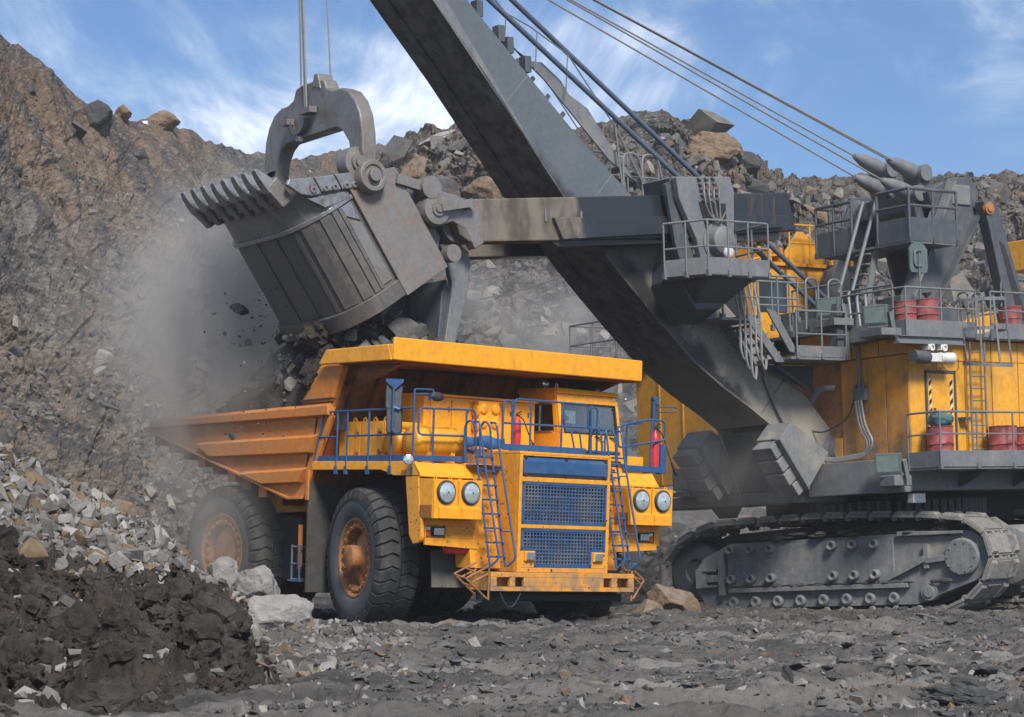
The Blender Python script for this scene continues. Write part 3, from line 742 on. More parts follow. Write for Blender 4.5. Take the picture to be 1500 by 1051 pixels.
def label_by_place(objs, noun, where, cols, rows, gname):
    """tell look-alike stones apart by size and by where they lie: cols / rows are (upper limit in picture pixels, words)"""
    bins = {}
    for o in objs:
        c = o.location; px_ = 750 + 3408 * c.x / c.y; py_ = 817 - 3408 * (c.z - 1.6) / c.y
        cw = next((w_ for lim, w_ in cols if px_ < lim), cols[-1][1]); rw = next((w_ for lim, w_ in rows if py_ < lim), rows[-1][1])
        bins.setdefault((cw, rw), []).append((o.scale[0] * o.scale[1] / c.y ** 2, o))
    for (cw, rw), L in bins.items():
        L.sort(key=lambda q: -q[0]); plc = ' '.join(f'{where} {rw} {cw}'.split())
        for k, (_, o) in enumerate(L):
            o['group'] = f'{noun}s {plc}' if len(L) > 1 else f'{noun}s {where}'
            if k < 3: o['label'] = (('largest', 'second largest', 'third largest')[k] if len(L) > 1 else 'single') + f' {noun} {plc}'
            else: o['label'] = f'smaller {noun} {plc}'

# ---------------------------------------------------------------- gravel bank, left
def hbank(x, y):
    H = np.interp(x, [-20, -12.5, -9.24, -7.1, -5.94, -4.72, -4.1, -3.4, -2.5], [5.6, 4.6, 3.70, 2.42, 1.36, .66, .22, -.12, -.6])
    yr = 42.5 + (x + 9.24) * .9
    h = np.where(y < yr, H - (yr - y) * .36, H - (y - yr) * .80)
    h = h + fbm(x * .35, y * .35, oct=4, seed=80) * .42 * np.clip(H, .2, 1) + fbm(x * 1.5, y * 1.5, oct=4, gain=.6, seed=82) * .13
    b, r, _ = worley(x * 2.4, y * 2.4, 84)
    return h + (r - .5) * .14 * np.clip(H + .3, 0, 1)
bx_, by_ = np.meshgrid(np.arange(-17, -2.4, .065), np.arange(30, 54, .08))
bz_ = hbank(bx_, by_)
bk = grid_obj('gravel_bank', bx_, by_, np.maximum(bz_, -.35), M_GRAV); tag(bk, 'bank of pale broken rock spilling down on the left', 'rock bank', kind='structure')
rb = np.random.default_rng(33)
def bank_pts(n, x0=-12.5, x1=-3.1):
    x = rb.uniform(x0, x1, n); yr = 42.5 + (x + 9.24) * .9; y = yr + rb.triangular(-8, -.6, 1.6, n)
    z = hbank(x, y); k = (z > -.05) & (x > -.245 * y); return np.stack([x, y, z], 1)[k]
p = bank_pts(13000); rubble('pebbles', p + np.array([0, 0, .01]), rb.lognormal(-2.75, .55, len(p)).clip(.025, .24), M_PEB, 8, label='small broken stones covering the rock bank', cat='pebbles')
p = bank_pts(420)
big = rb.lognormal(-1.78, .36, len(p)).clip(.10, .34); order = np.argsort(-big); used = 0
for k in order:
    if used >= 170: break
    q = p[k]; s = big[k]
    S3.append(B(q + np.array([0, 0, s * .10]), (s, s * rb.uniform(.65, .95), s * rb.uniform(.55, .85)), tuple(rb.uniform(-.6, .6, 2)) + (rb.uniform(0, 6),), M_RPALE, 'pale angular rock lying loose on the gravel bank left of the truck', 'rocks on the gravel bank', me=TPL[used % 18], name='rock', cat='rock')); used += 1
for i in range(26):
    q = at(rb.uniform(300, 478), 0, rb.uniform(43.5, 47.5)); q.z = max(float(hbank(np.array([q.x]), np.array([q.y]))[0]), float(ground_h(np.array([q.x]), np.array([q.y]))[0])) + .04
    s = rb.lognormal(-1.75, .42)
    S3.append(B(q, (s, s * rb.uniform(.65, .95), s * rb.uniform(.55, .85)), tuple(rb.uniform(-.6, .6, 2)) + (rb.uniform(0, 6),), M_RPALE, 'pale rock at the toe of the gravel bank', 'rocks on the gravel bank', me=TPL[i % 18], name='rock', cat='rock'))

# ---------------------------------------------------------------- mud mound, left foreground
def hmud(x, y):
    H = np.interp(x, [-12, -8, -6.6, -5.8, -5.0, -4.45, -4.0, -3.55, -3.25, -3.0, -2.75, -2.5], [1.7, 1.55, 1.68, 1.62, 1.30, 1.18, 1.22, 1.0, .82, .40, .02, -.4])
    yr = 28.6 - (x + 5) * .12
    h = np.where(y < yr, H - (yr - y) * (.11 + .085 * np.clip(H, 0, 2)) - np.clip(yr - y - 4.2, 0, 9) * .2, H - (y - yr) * .85)
    amp = np.clip(H + .25, .05, 1)
    h = h + fbm(x * 1.0, y * 1.0, oct=3, seed=90) * .42 * amp + fbm(x * 3.2, y * 3.2, oct=5, gain=.62, seed=92, ridge=True) * .24 * amp + fbm(x * 11, y * 11, oct=3, gain=.6, seed=95) * .045 * amp
    wx, wy = x + .12 * vnoise(x * 4, y * 4, seed=97), y + .12 * vnoise(x * 4 + 9, y * 4, seed=98)
    b1, r1, _ = worley(wx * 2.6, wy * 2.0, 96); b2, r2, _ = worley(wx * 6.5, wy * 5.5, 99); b3, r3, _ = worley(wx * 15, wy * 13, 101)
    bump_ = lambda b, r: np.sqrt(np.clip(1 - (b / .75) ** 2, 0, 1)) * (.3 + .7 * r)
    m_ = np.clip(vnoise(x * 1.3, y * 1.3, seed=105) * 1.5 + .6, .1, 1)
    return h + (bump_(b1, r1) * .30 + bump_(b2, r2) * .15 + bump_(b3, r3) * .06) * np.clip(amp, .35, 1) * m_ - .12
mx_, my_ = np.meshgrid(np.arange(-8.6, -2.3, .019), np.concatenate([np.arange(22.5, 31.5, .024)]))
mz_ = hmud(mx_, my_)
mm = grid_obj('mud_mound', mx_, my_, np.maximum(mz_, -.3), M_MUDM); tag(mm, 'heap of dark wet mud in the left foreground', 'mud heap', kind='structure')
rb = np.random.default_rng(35)
MUDB = [blob(200 + i) for i in range(10)]
x = rb.uniform(-8.0, -2.45, 3000); y = rb.uniform(22.7, 28.9, 3000); z = hmud(x, y); cn = vnoise(x * 1.1, y * 1.1, seed=112); k = (z > -.05) & (x > -.235 * y) & (cn + rb.normal(size=len(cn)) * .3 > -.15)
p = np.stack([x, y, z - .02], 1)[k]
rubble('mud_clods', p, rb.lognormal(-2.75, .70, len(p)).clip(.03, .30), M_MUDM, 20, flat=(.6, 1.0), label='lumps of sticky dark mud making up the heap', cat='mud clods', tpl=MUDB)
x = rb.uniform(-8.2, -2.4, 7000); y = rb.uniform(22.6, 29.4, 7000); z = hmud(x, y); k = (z > -.02) & (x > -.25 * y)
p = np.stack([x, y, z], 1)[k]
rubble('clods', p, rb.lognormal(-3.7, .5, len(p)).clip(.010, .07), paint('mud_clod', (.040, .034, .030), dirt=(.10, .09, .08), amount=.8, rough=.9, streak=0, scale=3, bump=.8), 9, label='crumbs of dark mud on the heap', cat='clods')
x = rb.uniform(-8, -2.7, 2600); y = rb.uniform(26.2, 30.5, 2600); z = hmud(x, y); k = (z > .1) & (x > -.235 * y) & (rb.uniform(0, 1, 2600) < np.clip((y - 26.8) / 3, .1, 1))
p = np.stack([x, y, z + .03], 1)[k]
rubble('pebbles', p, rb.lognormal(-2.7, .5, len(p)).clip(.03, .18), M_PEB, 22, label='pale stones rolled down on to the top of the mud heap', cat='pebbles')
x = rb.uniform(-9, -3.0, 1500); y = rb.uniform(30, 39, 1500); z = hbank(x, y); k = (x > -.235 * y) & (z > -.1) & (z < 1.5 + rb.normal(size=1500) * .3)
rubble('mud_clods', np.stack([x, y, z], 1)[k], rb.lognormal(-2.5, .55, k.sum()).clip(.04, .26), M_MUDM, 24, flat=(.5, .9), label='lumps of mud mixed among the rocks at the foot of the bank', cat='mud clods', tpl=MUDB)
GR2 = 'grey stones at the foot of the mud heap'
for i in range(46):
    q = at(rb.uniform(-5, 115) if i < 34 else rb.uniform(100, 330), rb.uniform(870, 1045) if i < 34 else rb.uniform(1010, 1048), rb.uniform(23.6, 25.2))
    q.z = max(float(hmud(np.array([q.x]), np.array([q.y]))[0]), float(ground_h(np.array([q.x]), np.array([q.y]))[0])) + .02
    s = rb.lognormal(-2.35, .38)
    S4.append(B(q, (s, s * .8, s * .7), tuple(rb.uniform(-.6, .6, 2)) + (rb.uniform(0, 6),), M_RPALE, 'pale stone lying at the near foot of the dark mud heap', GR2, me=TPL[i % 18], name='stone', cat='stone'))

# ---------------------------------------------------------------- clods and stones on the floor
rb = np.random.default_rng(51)
y = 22.5 + 40 * rb.uniform(0, 1, 15000) ** 1.35; x = rb.uniform(-.23, .24, 15000) * y
cn = fbm(x * .35, y * .8, oct=3, seed=100); k = (cn + rb.normal(size=len(cn)) * .10 > -.04) & ~((x < -3.0) & (y < 31))
p = np.stack([x, y, ground_h(x, y) - .005], 1)[k]
rubble('clods', p, rb.lognormal(-3.2, .62, len(p)).clip(.015, .17), M_CLOD, 12, flat=(.22, .5), tilt=.55, label='dark flaky clods strewn over the quarry floor', cat='clods')
y = 22.5 + 40 * rb.uniform(0, 1, 4200) ** 1.3; x = rb.uniform(-.23, .24, 4200) * y
p = np.stack([x, y, ground_h(x, y)], 1)[~((x < -3.0) & (y < 31))]
rubble('pebbles', p, rb.lognormal(-3.2, .5, len(p)).clip(.015, .11), M_PEB, 13, flat=(.4, .9), label='pale pebbles scattered over the quarry floor', cat='pebbles')
x = rb.uniform(-4.6, -1.6, 2600); y = rb.uniform(30, 48, 2600); kk_ = x < -1.4 - (y - 30) * .10 + rb.normal(size=2600) * .5
p = np.stack([x, y, np.maximum(ground_h(x, y), hbank(x, y))], 1)[kk_]
rubble('pebbles', p, rb.lognormal(-2.9, .5, len(p)).clip(.02, .16), M_PEB, 14, label='broken pale stones spilled from the bank on to the floor', cat='pebbles')
MUDF = [blob(260 + i, 1, .45) for i in range(8)]
x = rb.uniform(-5.5, 15.5, 5200); y = 22.5 + 42 * rb.uniform(0, 1, 5200) ** 1.2
cn = fbm(x * .28, y * .75, oct=3, seed=114); kk_ = (cn + rb.normal(size=len(cn)) * .06 > .07) & ~((x < -2.6) & (y < 31)) & (np.abs(x) < .25 * y)
p = np.stack([x, y, ground_h(x, y) - .01], 1)[kk_]
rubble('mud_flakes', p, rb.lognormal(-2.55, .55, len(p)).clip(.03, .30), M_CLOD, 21, flat=(.22, .5), tilt=.4, label='flaky clumps of dark trodden mud in patches on the quarry floor', cat='mud flakes', tpl=MUDF)
y = 22.3 + 30 * rb.uniform(0, 1, 30000) ** 1.2; x = rb.uniform(-.23, .24, 30000) * y
cn = vnoise(x * .8, y * 1.6, seed=110); kk_ = (cn + rb.normal(size=len(cn)) * .35 > -.1) & ~((x < -3.0) & (y < 30))
p = np.stack([x, y, ground_h(x, y)], 1)[kk_]
rubble('gravel', p, rb.lognormal(-3.75, .45, len(p)).clip(.010, .07), M_CLOD, 18, flat=(.4, .9), label='fine grey gravel and crumbs over the quarry floor', cat='gravel')
B((-.55, 25.2, .05), (.62, .35, .14), (.05, .05, .3), M_CLOD, 'broad low clod of dark mud in the centre foreground', seed=60, sub_=5, rough=.30, name='mud_clod', cat='mud clod')
B((3.30, 27.6, .10), (.09, .08, .22), (.2, -.4, .3), M_CLOD, 'dark finger of mud standing up from the floor right of centre', seed=61, sub_=3, rough=.2, name='mud_clod', cat='mud clod')
B((7.2, 47.5, .10), (.26, .16, .13), (.1, .1, .3), M_RPALE, 'pale flat stone on the floor in front of the crawler track', seed=62, name='stone', cat='stone')
B((6.1, 49.5, .10), (.38, .18, .10), (.1, .05, .1), M_BROWNR, 'rusty flat stone on the floor in front of the crawler track', seed=63, name='stone', cat='stone')
B((1.95, 36.5, .06), (.22, .14, .09), (.1, .05, .1), M_RPALE, 'pale stone on the open floor in front of the truck bumper', seed=64, name='stone', cat='stone')
B((-1.35, 28.6, .04), (.26, .14, .07), (.05, .1, .5), M_CLOD, 'thin dark slab of mud left of centre on the floor', seed=65, rough=.2, name='mud_clod', cat='mud clod')
B((4.9, 24.9, .08), (.40, .26, .16), (.1, .1, .2), M_CLOD, 'lumpy dark clod at the right edge of the near floor', seed=66, sub_=5, rough=.3, name='mud_clod', cat='mud clod')

label_by_place(S1, 'broken boulder', 'on the rock slope', [(560, 'behind the bucket'), (760, 'left of the boom'), (1000, 'right behind the boom'), (1200, 'above the yellow cab'), (9999, 'behind the gantry')], [(260, 'near the top'), (380, 'half way up'), (9999, 'low down')], 'x')
label_by_place(S2, 'jutting stone', 'in the left bank', [(120, 'by the left edge'), (260, 'left of the bucket teeth'), (9999, 'behind the bucket')], [(260, 'near the crest'), (430, 'at mid height'), (9999, 'low down')], 'x')
label_by_place(S3, 'angular rock', 'on gravel bank', [(70, 'by the left edge'), (150, 'left of the dump body tail'), (250, 'below the dump body tail'), (330, 'beside the rear wheel'), (9999, 'near the front wheel')], [(735, 'crest'), (820, 'face'), (9999, 'foot')], 'x')
label_by_place(S4, 'pale stone', 'by the mud heap', [(45, 'at bottom left'), (90, 'right of the corner'), (9999, 'below its middle')], [(950, 'on its flank'), (1000, 'at its foot'), (9999, 'along the lower edge')], 'x')
# ================================================================= ROPE SHOVEL (x forward along the boom, y towards the camera's right, z up; origin on the slewing axis)
SPH = R(36); SROLL = -.035
sB = Vector((-math.cos(SPH), -math.sin(SPH), 0)); sA = Vector((math.sin(SPH), -math.cos(SPH), 0))
rotS = Matrix(((math.cos(SROLL), 0, math.sin(SROLL)), (0, 1, 0), (-math.sin(SROLL), 0, math.cos(SROLL))))
SM3 = rotS @ Matrix((sB, sA, Zv)).transposed()
SMAT = mat_pose(SM3, (10.6, 63.6, -1.5))
shovel = thing('rope_shovel', 'giant grey and yellow cable shovel on crawler tracks, its bucket raised over the truck', 'excavator', SMAT)

# oil band along the lower edge of the boom side
def boom_mat():
    t = NT('boom_side_grey')
    x, y, z = t.xyz(t.obj)
    d = t.math('ADD', t.math('ADD', t.math('MULTIPLY', x, -.678), t.math('MULTIPLY', z, .735)), .545)
    nz = t.noise(t.map(t.obj, (1, 1, 1), (0, R(43), 0)), 1.6, 5, .65)
    band = t.ramp(t.math('SUBTRACT', d, t.math('MULTIPLY', nz, .9)), -.35, .0, 1, 0)
    reach = t.math('MULTIPLY', t.ramp(x, 5.6, 7.0), t.ramp(x, 13.6, 12.4))
    band = t.math('MULTIPLY', band, reach)
    n1 = t.noise(t.obj, .8, 6, .62); n2 = t.noise(t.obj, 9, 5, .6)
    dust = t.math('MULTIPLY', t.ramp(x, 11.0, 8.2), t.ramp(t.math('ADD', t.math('MULTIPLY', n1, .6), t.math('MULTIPLY', n2, .4)), .3, .62, .45, 1))
    c = t.mix(t.ramp(n2, .3, .7), (0.082, 0.098, 0.116), (0.100, 0.118, 0.136))
    c = t.mix(t.ramp(n1, .5, .8, 0, .5), c, (0.15, 0.15, 0.15))
    c = t.mix(dust, c, (0.30, 0.275, 0.235))
    sp = t.math('MULTIPLY', t.ramp(t.voro(t.obj, 6), .07, .13, 1, 0), t.ramp(n1, .45, .6))
    c = t.mix(t.math('MULTIPLY', sp, .7), c, (0.05, 0.05, 0.05))
    c = t.mix(band, c, (0.040, 0.038, 0.038))
    t.bump(n2, .12, .01)
    return t.fin(c, t.mix(band, (.55, .55, .55), (.3, .3, .3)))
M_BOOM = boom_mat()

def stick_mat():
    t = NT('stick_oily')
    x = t.xyz(t.obj)[0]
    n1 = t.noise(t.map(t.obj, (1, 1, .5)), 1.8, 6, .65); st = t.noise(t.map(t.obj, (3, 3, .5)), 2.4, 6, .7, .4); n2 = t.noise(t.obj, 12, 5, .6)
    f = t.ramp(t.math('ADD', x, t.math('MULTIPLY', n1, 1.6)), 12.9, 13.5)
    big = t.noise(t.map(t.obj, (1, 1, .6)), .55, 5, .65)
    oil = t.mix(t.math('MULTIPLY', t.ramp(st, .50, .66), t.ramp(big, .44, .58)), (0.020, 0.025, 0.032), (0.075, 0.052, 0.036))
    c = t.mix(f, oil, t.mix(t.ramp(n1, .35, .65), (0.070, 0.060, 0.050), (0.165, 0.145, 0.12)))
    t.bump(n2, .25, .02)
    return t.fin(c, t.mix(f, (.28, .28, .28), (.8, .8, .8)))
M_STICK = stick_mat()
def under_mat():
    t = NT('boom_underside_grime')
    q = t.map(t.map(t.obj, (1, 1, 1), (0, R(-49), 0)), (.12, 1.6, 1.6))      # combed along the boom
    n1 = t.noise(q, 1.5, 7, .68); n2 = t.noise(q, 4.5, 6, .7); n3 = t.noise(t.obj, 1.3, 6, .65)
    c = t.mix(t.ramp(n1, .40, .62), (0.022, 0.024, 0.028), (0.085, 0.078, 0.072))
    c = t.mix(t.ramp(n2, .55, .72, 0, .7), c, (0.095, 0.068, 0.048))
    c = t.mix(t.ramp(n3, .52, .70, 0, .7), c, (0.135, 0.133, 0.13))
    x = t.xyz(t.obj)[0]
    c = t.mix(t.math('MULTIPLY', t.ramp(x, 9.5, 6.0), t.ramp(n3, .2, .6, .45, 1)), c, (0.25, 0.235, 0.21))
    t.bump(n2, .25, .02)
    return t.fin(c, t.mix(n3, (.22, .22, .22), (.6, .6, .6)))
M_UNDER = under_mat()

# ---- crawler tracks
TPS = R(37); tA = Vector((math.cos(TPS), -math.sin(TPS), 0)); tN = Vector((-math.sin(TPS), -math.cos(TPS), 0))
TROLL = -.045
rotT = Matrix(((math.cos(TROLL), 0, math.sin(TROLL)), (0, 1, 0), (-math.sin(TROLL), 0, math.cos(TROLL))))
TRM = mat_pose(rotT @ Matrix((tA, -tN, Zv)).transposed(), (7.92, 60.0, -1.41))
LOC = SMAT.inverted() @ TRM
SW = 1.62
outer = [(3.5, -.02), (4.35, .32), (4.72, .80), (4.86, 1.25), (4.80, 1.72), (4.45, 2.10), (3.95, 2.28), (1.9, 2.41), (.1, 2.45), (-1.9, 2.42), (-3.25, 2.38), (-3.95, 2.12), (-4.55, 1.78), (-4.85, 1.30), (-4.80, .75), (-4.35, .28), (-3.6, .0)]
def along(poly, step):
    P = [Vector((a, b)) for a, b in poly]; P.append(P[0]); out = []; carry = 0.0
    tot = sum((P[i + 1] - P[i]).length for i in range(len(P) - 1)); n = round(tot / step); step = tot / n
    s_ = 0.0; tgt = 0.0
    for i in range(len(P) - 1):
        L = (P[i + 1] - P[i]).length
        while tgt <= s_ + L - 1e-9 and len(out) < n:
            t_ = (tgt - s_) / L; out.append(P[i].lerp(P[i + 1], t_)); tgt += step
        s_ += L
    return out
def track(offset_y, mirror=False):
    tr = sub('crawler_track', shovel); tr.matrix_basis = LOC @ Matrix.Translation((0, offset_y, 0))
    # shoe: x along the run, z outward
    m = MB()
    m.box(-.285, .285, 0, SW, -.05, .035)
    for y0, y1 in ((.02, .34), (SW - .34, SW - .02)):
        m.add([(-.26, y0, .036), (.26, y0, .036), (.20, y0 + .03, .12), (-.20, y0 + .03, .12), (-.26, y1, .036), (.26, y1, .036), (.20, y1 - .03, .12), (-.20, y1 - .03, .12)], [(0, 1, 2, 3), (4, 7, 6, 5), (0, 4, 5, 1), (1, 5, 6, 2), (2, 6, 7, 3), (3, 7, 4, 0)])
    m.box(-.24, .24, .42, SW - .42, .036, .075)
    for y in (.10, .52, SW - .62, SW - .20): m.cyl((.29, y, -.05), (.29, y + .11, -.05), .085, None, 8)
    for y in (.22, .68, SW - .76): m.box(-.36, -.28, y, y + .10, -.11, .0)
    m.add([(-.20, -.0, -.06), (.20, 0, -.06), (.13, 0, -.20), (-.13, 0, -.20), (-.20, .10, -.06), (.20, .10, -.06), (.13, .10, -.20), (-.13, .10, -.20)], [(0, 1, 2, 3), (4, 7, 6, 5), (0, 4, 5, 1), (1, 5, 6, 2), (2, 6, 7, 3), (3, 7, 4, 0)])
    C = along(outer, .655); s0 = None; n = len(C)
    for i in range(n):
        a, b = C[i], C[(i + 1) % n]; d = (b - a).normalized(); mid = (a + b) / 2; nr = Vector((d.y, -d.x))
        M4 = Matrix(((d.x, 0, nr.x, mid.x), (0, -1, 0, SW), (d.y, 0, nr.y, mid.y), (0, 0, 0, 1))) if True else None
        M4 = M4 @ Matrix.Rotation(RNG.uniform(-.03, .03), 4, 'Y')
        if s0 is None: s0 = part('track_shoe', m, M_SHOE, tr, bevel=.012, seg=1); s0.matrix_basis = M4
        else: share(s0, tr, mat4=M4)
    # side frame
    m = MB().lathe([(0, .42), (.30, .42), (.34, .36), (.62, .36), (.70, .40), (.78, .40), (.80, .60), (.72, .70), (.72, SW - .70), (.80, SW - .6), (.80, SW - .3), (0, SW - .3)], (-3.92, 0, 1.16), (0, 1, 0), 32)
    part('front_idler', m, M_STEELD, tr)  # dark grey stands for the shadow at this end of the track
    part('frame_core', MB().py([(-4.2, 1.6), (-3.0, 2.1), (-1, 2.2), (2.4, 2.2), (3.9, 2.02), (4.3, 1.2), (3.5, .5), (-3.6, .5)], .62, SW - .62), M_DARK, tr)
    fr_ = [(-3.55, 1.50), (-2.70, 1.86), (2.0, 1.92), (4.0, 1.80), (4.45, 1.55), (4.52, 1.10), (4.3, .66), (3.5, .40), (2.75, .12), (-3.2, .14), (-3.6, .34), (-3.78, .62), (-3.80, 1.20)]
    part('side_frame', MB().py(fr_, .18, SW - .2), M_TRACK, tr, bevel=.02)
    web = [(-2.75, .72), (-2.75, 1.78), (2.15, 1.84), (2.15, .72)]
    part('web_plate', MB().py(web, .10, .179), M_TRACK, tr, bevel=.01)
    part('lower_ledge', MB().box(-2.72, 2.55, .02, .179, .56, .68), M_TRACK, tr, bevel=.015)
    m = MB().py([(2.3, 1.86), (4.1, 1.86), (4.1, 1.93), (2.3, 1.98)], .04, .179)
    m.beam((1.75, .10, .72), (3.05, .10, 1.28), .14, .16); m.beam((3.05, .10, 1.22), (3.85, .10, 1.30), .14, .15); m.box(3.0, 3.14, .06, .179, 1.02, 1.62)
    part('bracing', m, M_TRACK, tr, bevel=.012)
    m = MB().lathe([(.0, -.16), (.43, -.16), (.47, -.12), (.47, .02), (.66, .02), (.66, .179)], (4.05, .18, 1.28), (0, 1, 0), 36)
    part('drive_hub', m, M_TRACK, tr)
    m = MB()
    for i in range(10): a = 2 * math.pi * i / 10; m.cyl((4.05 + .37 * math.cos(a), .0, 1.28 + .37 * math.sin(a)), (4.05 + .37 * math.cos(a), .03, 1.28 + .37 * math.sin(a)), .03, None, 6)
    part('hub_bolt', m, M_TRACK, tr)
    m = MB().lathe([(.0, -.12), (.14, -.12), (.16, -.09), (.22, -.09), (.23, .0), (.23, .179)], (3.10, .18, .44), (0, 1, 0), 24)
    part('tension_hub', m, M_TRACK, tr)
    m = MB().box(-3.75, -3.4, .04, .179, .70, 1.22); m.box(-3.5, -3.1, .0, .179, 1.14, 1.20); m.box(-3.5, -3.1, 0, .179, .72, .78); m.box(-3.38, -3.0, .02, .179, .86, 1.05)
    m.py([(-3.02, .5), (-2.84, .5), (-2.84, 1.66), (-3.0, 1.44)], .0, .179)
    part('idler_block', m, M_TRACK, tr, bevel=.015)
    b0 = None
    for x, z in [(-2.60 + .60 * i, zz_) for zz_ in (.92, 1.70) for i in range(3)] + [(.45 + .605 * i, zz_) for zz_ in (.92, 1.70) for i in range(3)]:
        if b0 is None:
            b0 = part('frame_pin', MB().lathe([(0, -.10), (.05, -.10), (.06, -.17), (.105, -.19), (.125, -.16), (.125, .0)], (0, .10, 0), (0, 1, 0), 18), M_TRACK, tr); b0.location = (x, 0, z)
        else: share(b0, tr, (x, 0, z))
    r0 = None
    for i in range(8):
        x = -2.63 + i * .677
        if r0 is None:
            r0 = part('track_roller', MB().lathe([(0, -.10), (.05, -.10), (.06, -.13), (.11, -.14), (.13, -.11), (.155, -.09), (.155, .1)], (0, .18, 0), (0, 1, 0), 20), M_TRACK, tr); r0.location = (x, 0, .31)
        else: share(r0, tr, (x, 0, .31))
    m = MB()
    for i in range(60):
        x = RNG.uniform(-2.4, 3.6); z = 1.93 + RNG.uniform(0, .10) if i < 34 else .70
        m.ell((x, RNG.uniform(.05, .5) if i < 34 else .07, z), (RNG.uniform(.05, .22), RNG.uniform(.04, .08) if i >= 34 else .2, RNG.uniform(.03, .09)), 7, 4)
    d = part('caked_dirt', m, M_MUD, tr, smooth=0); d['kind'] = 'stuff'
    return tr
track(0)
track(5.6)
m = MB().box(-3.2, 3.4, 1.7, 5.5, .75, 1.75); m.cyl((0.2, 3.6, 1.7), (0.2, 3.6, 2.35), 2.0, None, 40)
cb = part('car_body', m, M_DARK, shovel); cb.matrix_basis = LOC
m = MB()
for i in range(64):
    a = 2 * math.pi * i / 64; m.box(-.001, .001, 0, 0, 0, 0) if False else m.cyl((.2 + 2.55 * math.cos(a), 3.6 + 2.55 * math.sin(a), 2.36), (.2 + 2.55 * math.cos(a), 3.6 + 2.55 * math.sin(a), 2.78), .09, None, 6)
m.cyl((.2, 3.6, 2.34), (.2, 3.6, 2.80), 2.5, None, 56)
rg = part('slew_ring', m, M_STEELD, shovel); rg.matrix_basis = LOC; rg['kind'] = 'stuff'
m = MB().lathe([(.0, -.1), (.5, -.1), (.72, .0), (.78, .2), (.78, .9), (.6, 1.0), (0, 1.0)], (4.3, 2.2, 1.25), (0, 1, 0), 30)
gm = part('drive_gear_case', m, M_TRACK, shovel); gm.matrix_basis = LOC

# ---- revolving frame
m = MB().box(-9.5, 3.78, -4.2, 4.26, 3.18, 3.70)
part('revolving_frame', m, M_STEEL, shovel, bevel=.03)
m = MB().box(-2.5, 2.5, -2.5, 2.5, 2.45, 3.17)
part('frame_underside', m, M_DARK, shovel)
m = MB().pz([(3.781, 4.28), (4.15, 4.28), (4.5, 3.5), (4.6, 1.45), (3.781, 1.45)], 3.15, 3.98)
part('front_skirt', m, M_STEEL, shovel, bevel=.02)
m = MB().pz([(3.0, 1.2), (4.9, 1.2), (5.0, -.4), (5.0, -3.2), (4.2, -4.9), (3.0, -5.0)], 3.02, 3.34)
m.box(3.79, 4.1, -4.2, -.7, 3.345, 4.3); m.py([(4.1, 3.345), (5.0, 3.345), (4.1, 4.9)], -3.2, -3.0); m.box(4.3, 4.7, -1.7, -1.45, 3.345, 4.35)
part('front_sill', m, M_STEEL, shovel, bevel=.02)
part('sill_fin', MB().py([(4.6, 3.01), (4.3, 2.72), (4.1, 2.72), (3.9, 3.01)], -2.4, -1.9), M_STEEL, shovel)

# ---- machinery house
house = sub('machinery_house', shovel)
def seam_wall(name, p0, p1, z0, z1, n, out, mat, thick=.045, gap=.028, skip=()):
    p0, p1 = Vector(p0), Vector(p1); d = p1 - p0; L = d.length; d.normalize(); out = Vector(out)
    for i in range(n):
        if i in skip: continue
        a = p0 + d * (L * i / n + gap / 2); b = p0 + d * (L * (i + 1) / n - gap / 2)
        q = [(a.x, a.y, z0), (b.x, b.y, z0), (b.x, b.y, z1), (a.x, a.y, z1)]
        part(name, MB().prism(q, out * thick), mat, house, bevel=.006, seg=1)
core = MB().box(-9.4, 3.65, -4.0, 4.20, 3.71, 6.98)
part('wall_core', core, M_RIM, house)
seam_wall('wall_panel', (3.70, 4.205), (-9.3, 4.205), 3.72, 6.44, 13, (0, 1, 0), M_HOUSE)
seam_wall('wall_panel', (3.70, 4.205), (-9.3, 4.205), 6.455, 6.97, 13, (0, 1, 0), M_HOUSE)
seam_wall('front_panel', (3.655, 1.85), (3.655, 4.24), 3.72, 6.60, 3, (1, 0, 0), M_HOUSED, .06)
seam_wall('front_panel', (3.70, .42), (3.70, 4.24), 6.62, 7.35, 4, (1, 0, 0), M_HOUSED, .07)
for y in (1.05, 2.2, 3.35): part('bracket_plate', MB().box(3.79, 3.83, y, y + .28, 6.92 + (.35 if y < 2 else 0), 7.45 + (.3 if y < 2 else 0)), M_HOUSE, house, bevel=.01)
part('pipe_run', MB().tube([(3.82, 2.62, 7.3), (3.82, 2.62, 5.7)], .05, 8), M_STEEL, house)
m = MB().box(3.73, 3.86, 2.40, 2.84, 5.55, 5.86)
for i in range(3): m.cyl((3.80, 2.46 + .14 * i, 5.86), (3.80, 2.46 + .14 * i, 5.98), .045, None, 8)
part('junction_box', m, M_STEEL, house, bevel=.01)
m = MB()
for i, (dy, dz) in enumerate(((0, 0), (.10, .1), (.2, -.1))):
    m.tube(fillet([(3.86, 2.5 + dy, 5.55), (3.95, 2.7 + dy, 4.9), (4.0, 3.05 + dy, 4.45), (4.0, 2.95, 4.15 + dz * .4), (4.2, 1.9, 4.05 + dz * .3), (4.6, 1.42, 4.3), (5.4, 1.40, 5.2 + dz), (5.95, 1.40, 6.3 + dz)], .5, 6), .034, 6)
part('hose_bundle', m, M_CABLE, house)
m = MB().tube(fillet([(3.7, 1.6, 5.95), (4.0, 1.35, 5.95), (4.1, 1.0, 5.5), (4.05, .75, 4.9)], .3, 5), .085, 8)
part('thick_hose', m, M_CABLE, house)
m = MB().tube(fillet([(3.85, 2.45, 5.6), (3.95, 2.3, 5.1), (4.2, 1.6, 4.75), (4.3, .9, 5.0)], .4, 6), .022, 6)
part('cable', m, M_BLACK, house)
part('tool_door', MB().box(3.66, 3.72, 1.55, 1.83, 4.05, 4.65), M_HOUSE, house, bevel=.01)
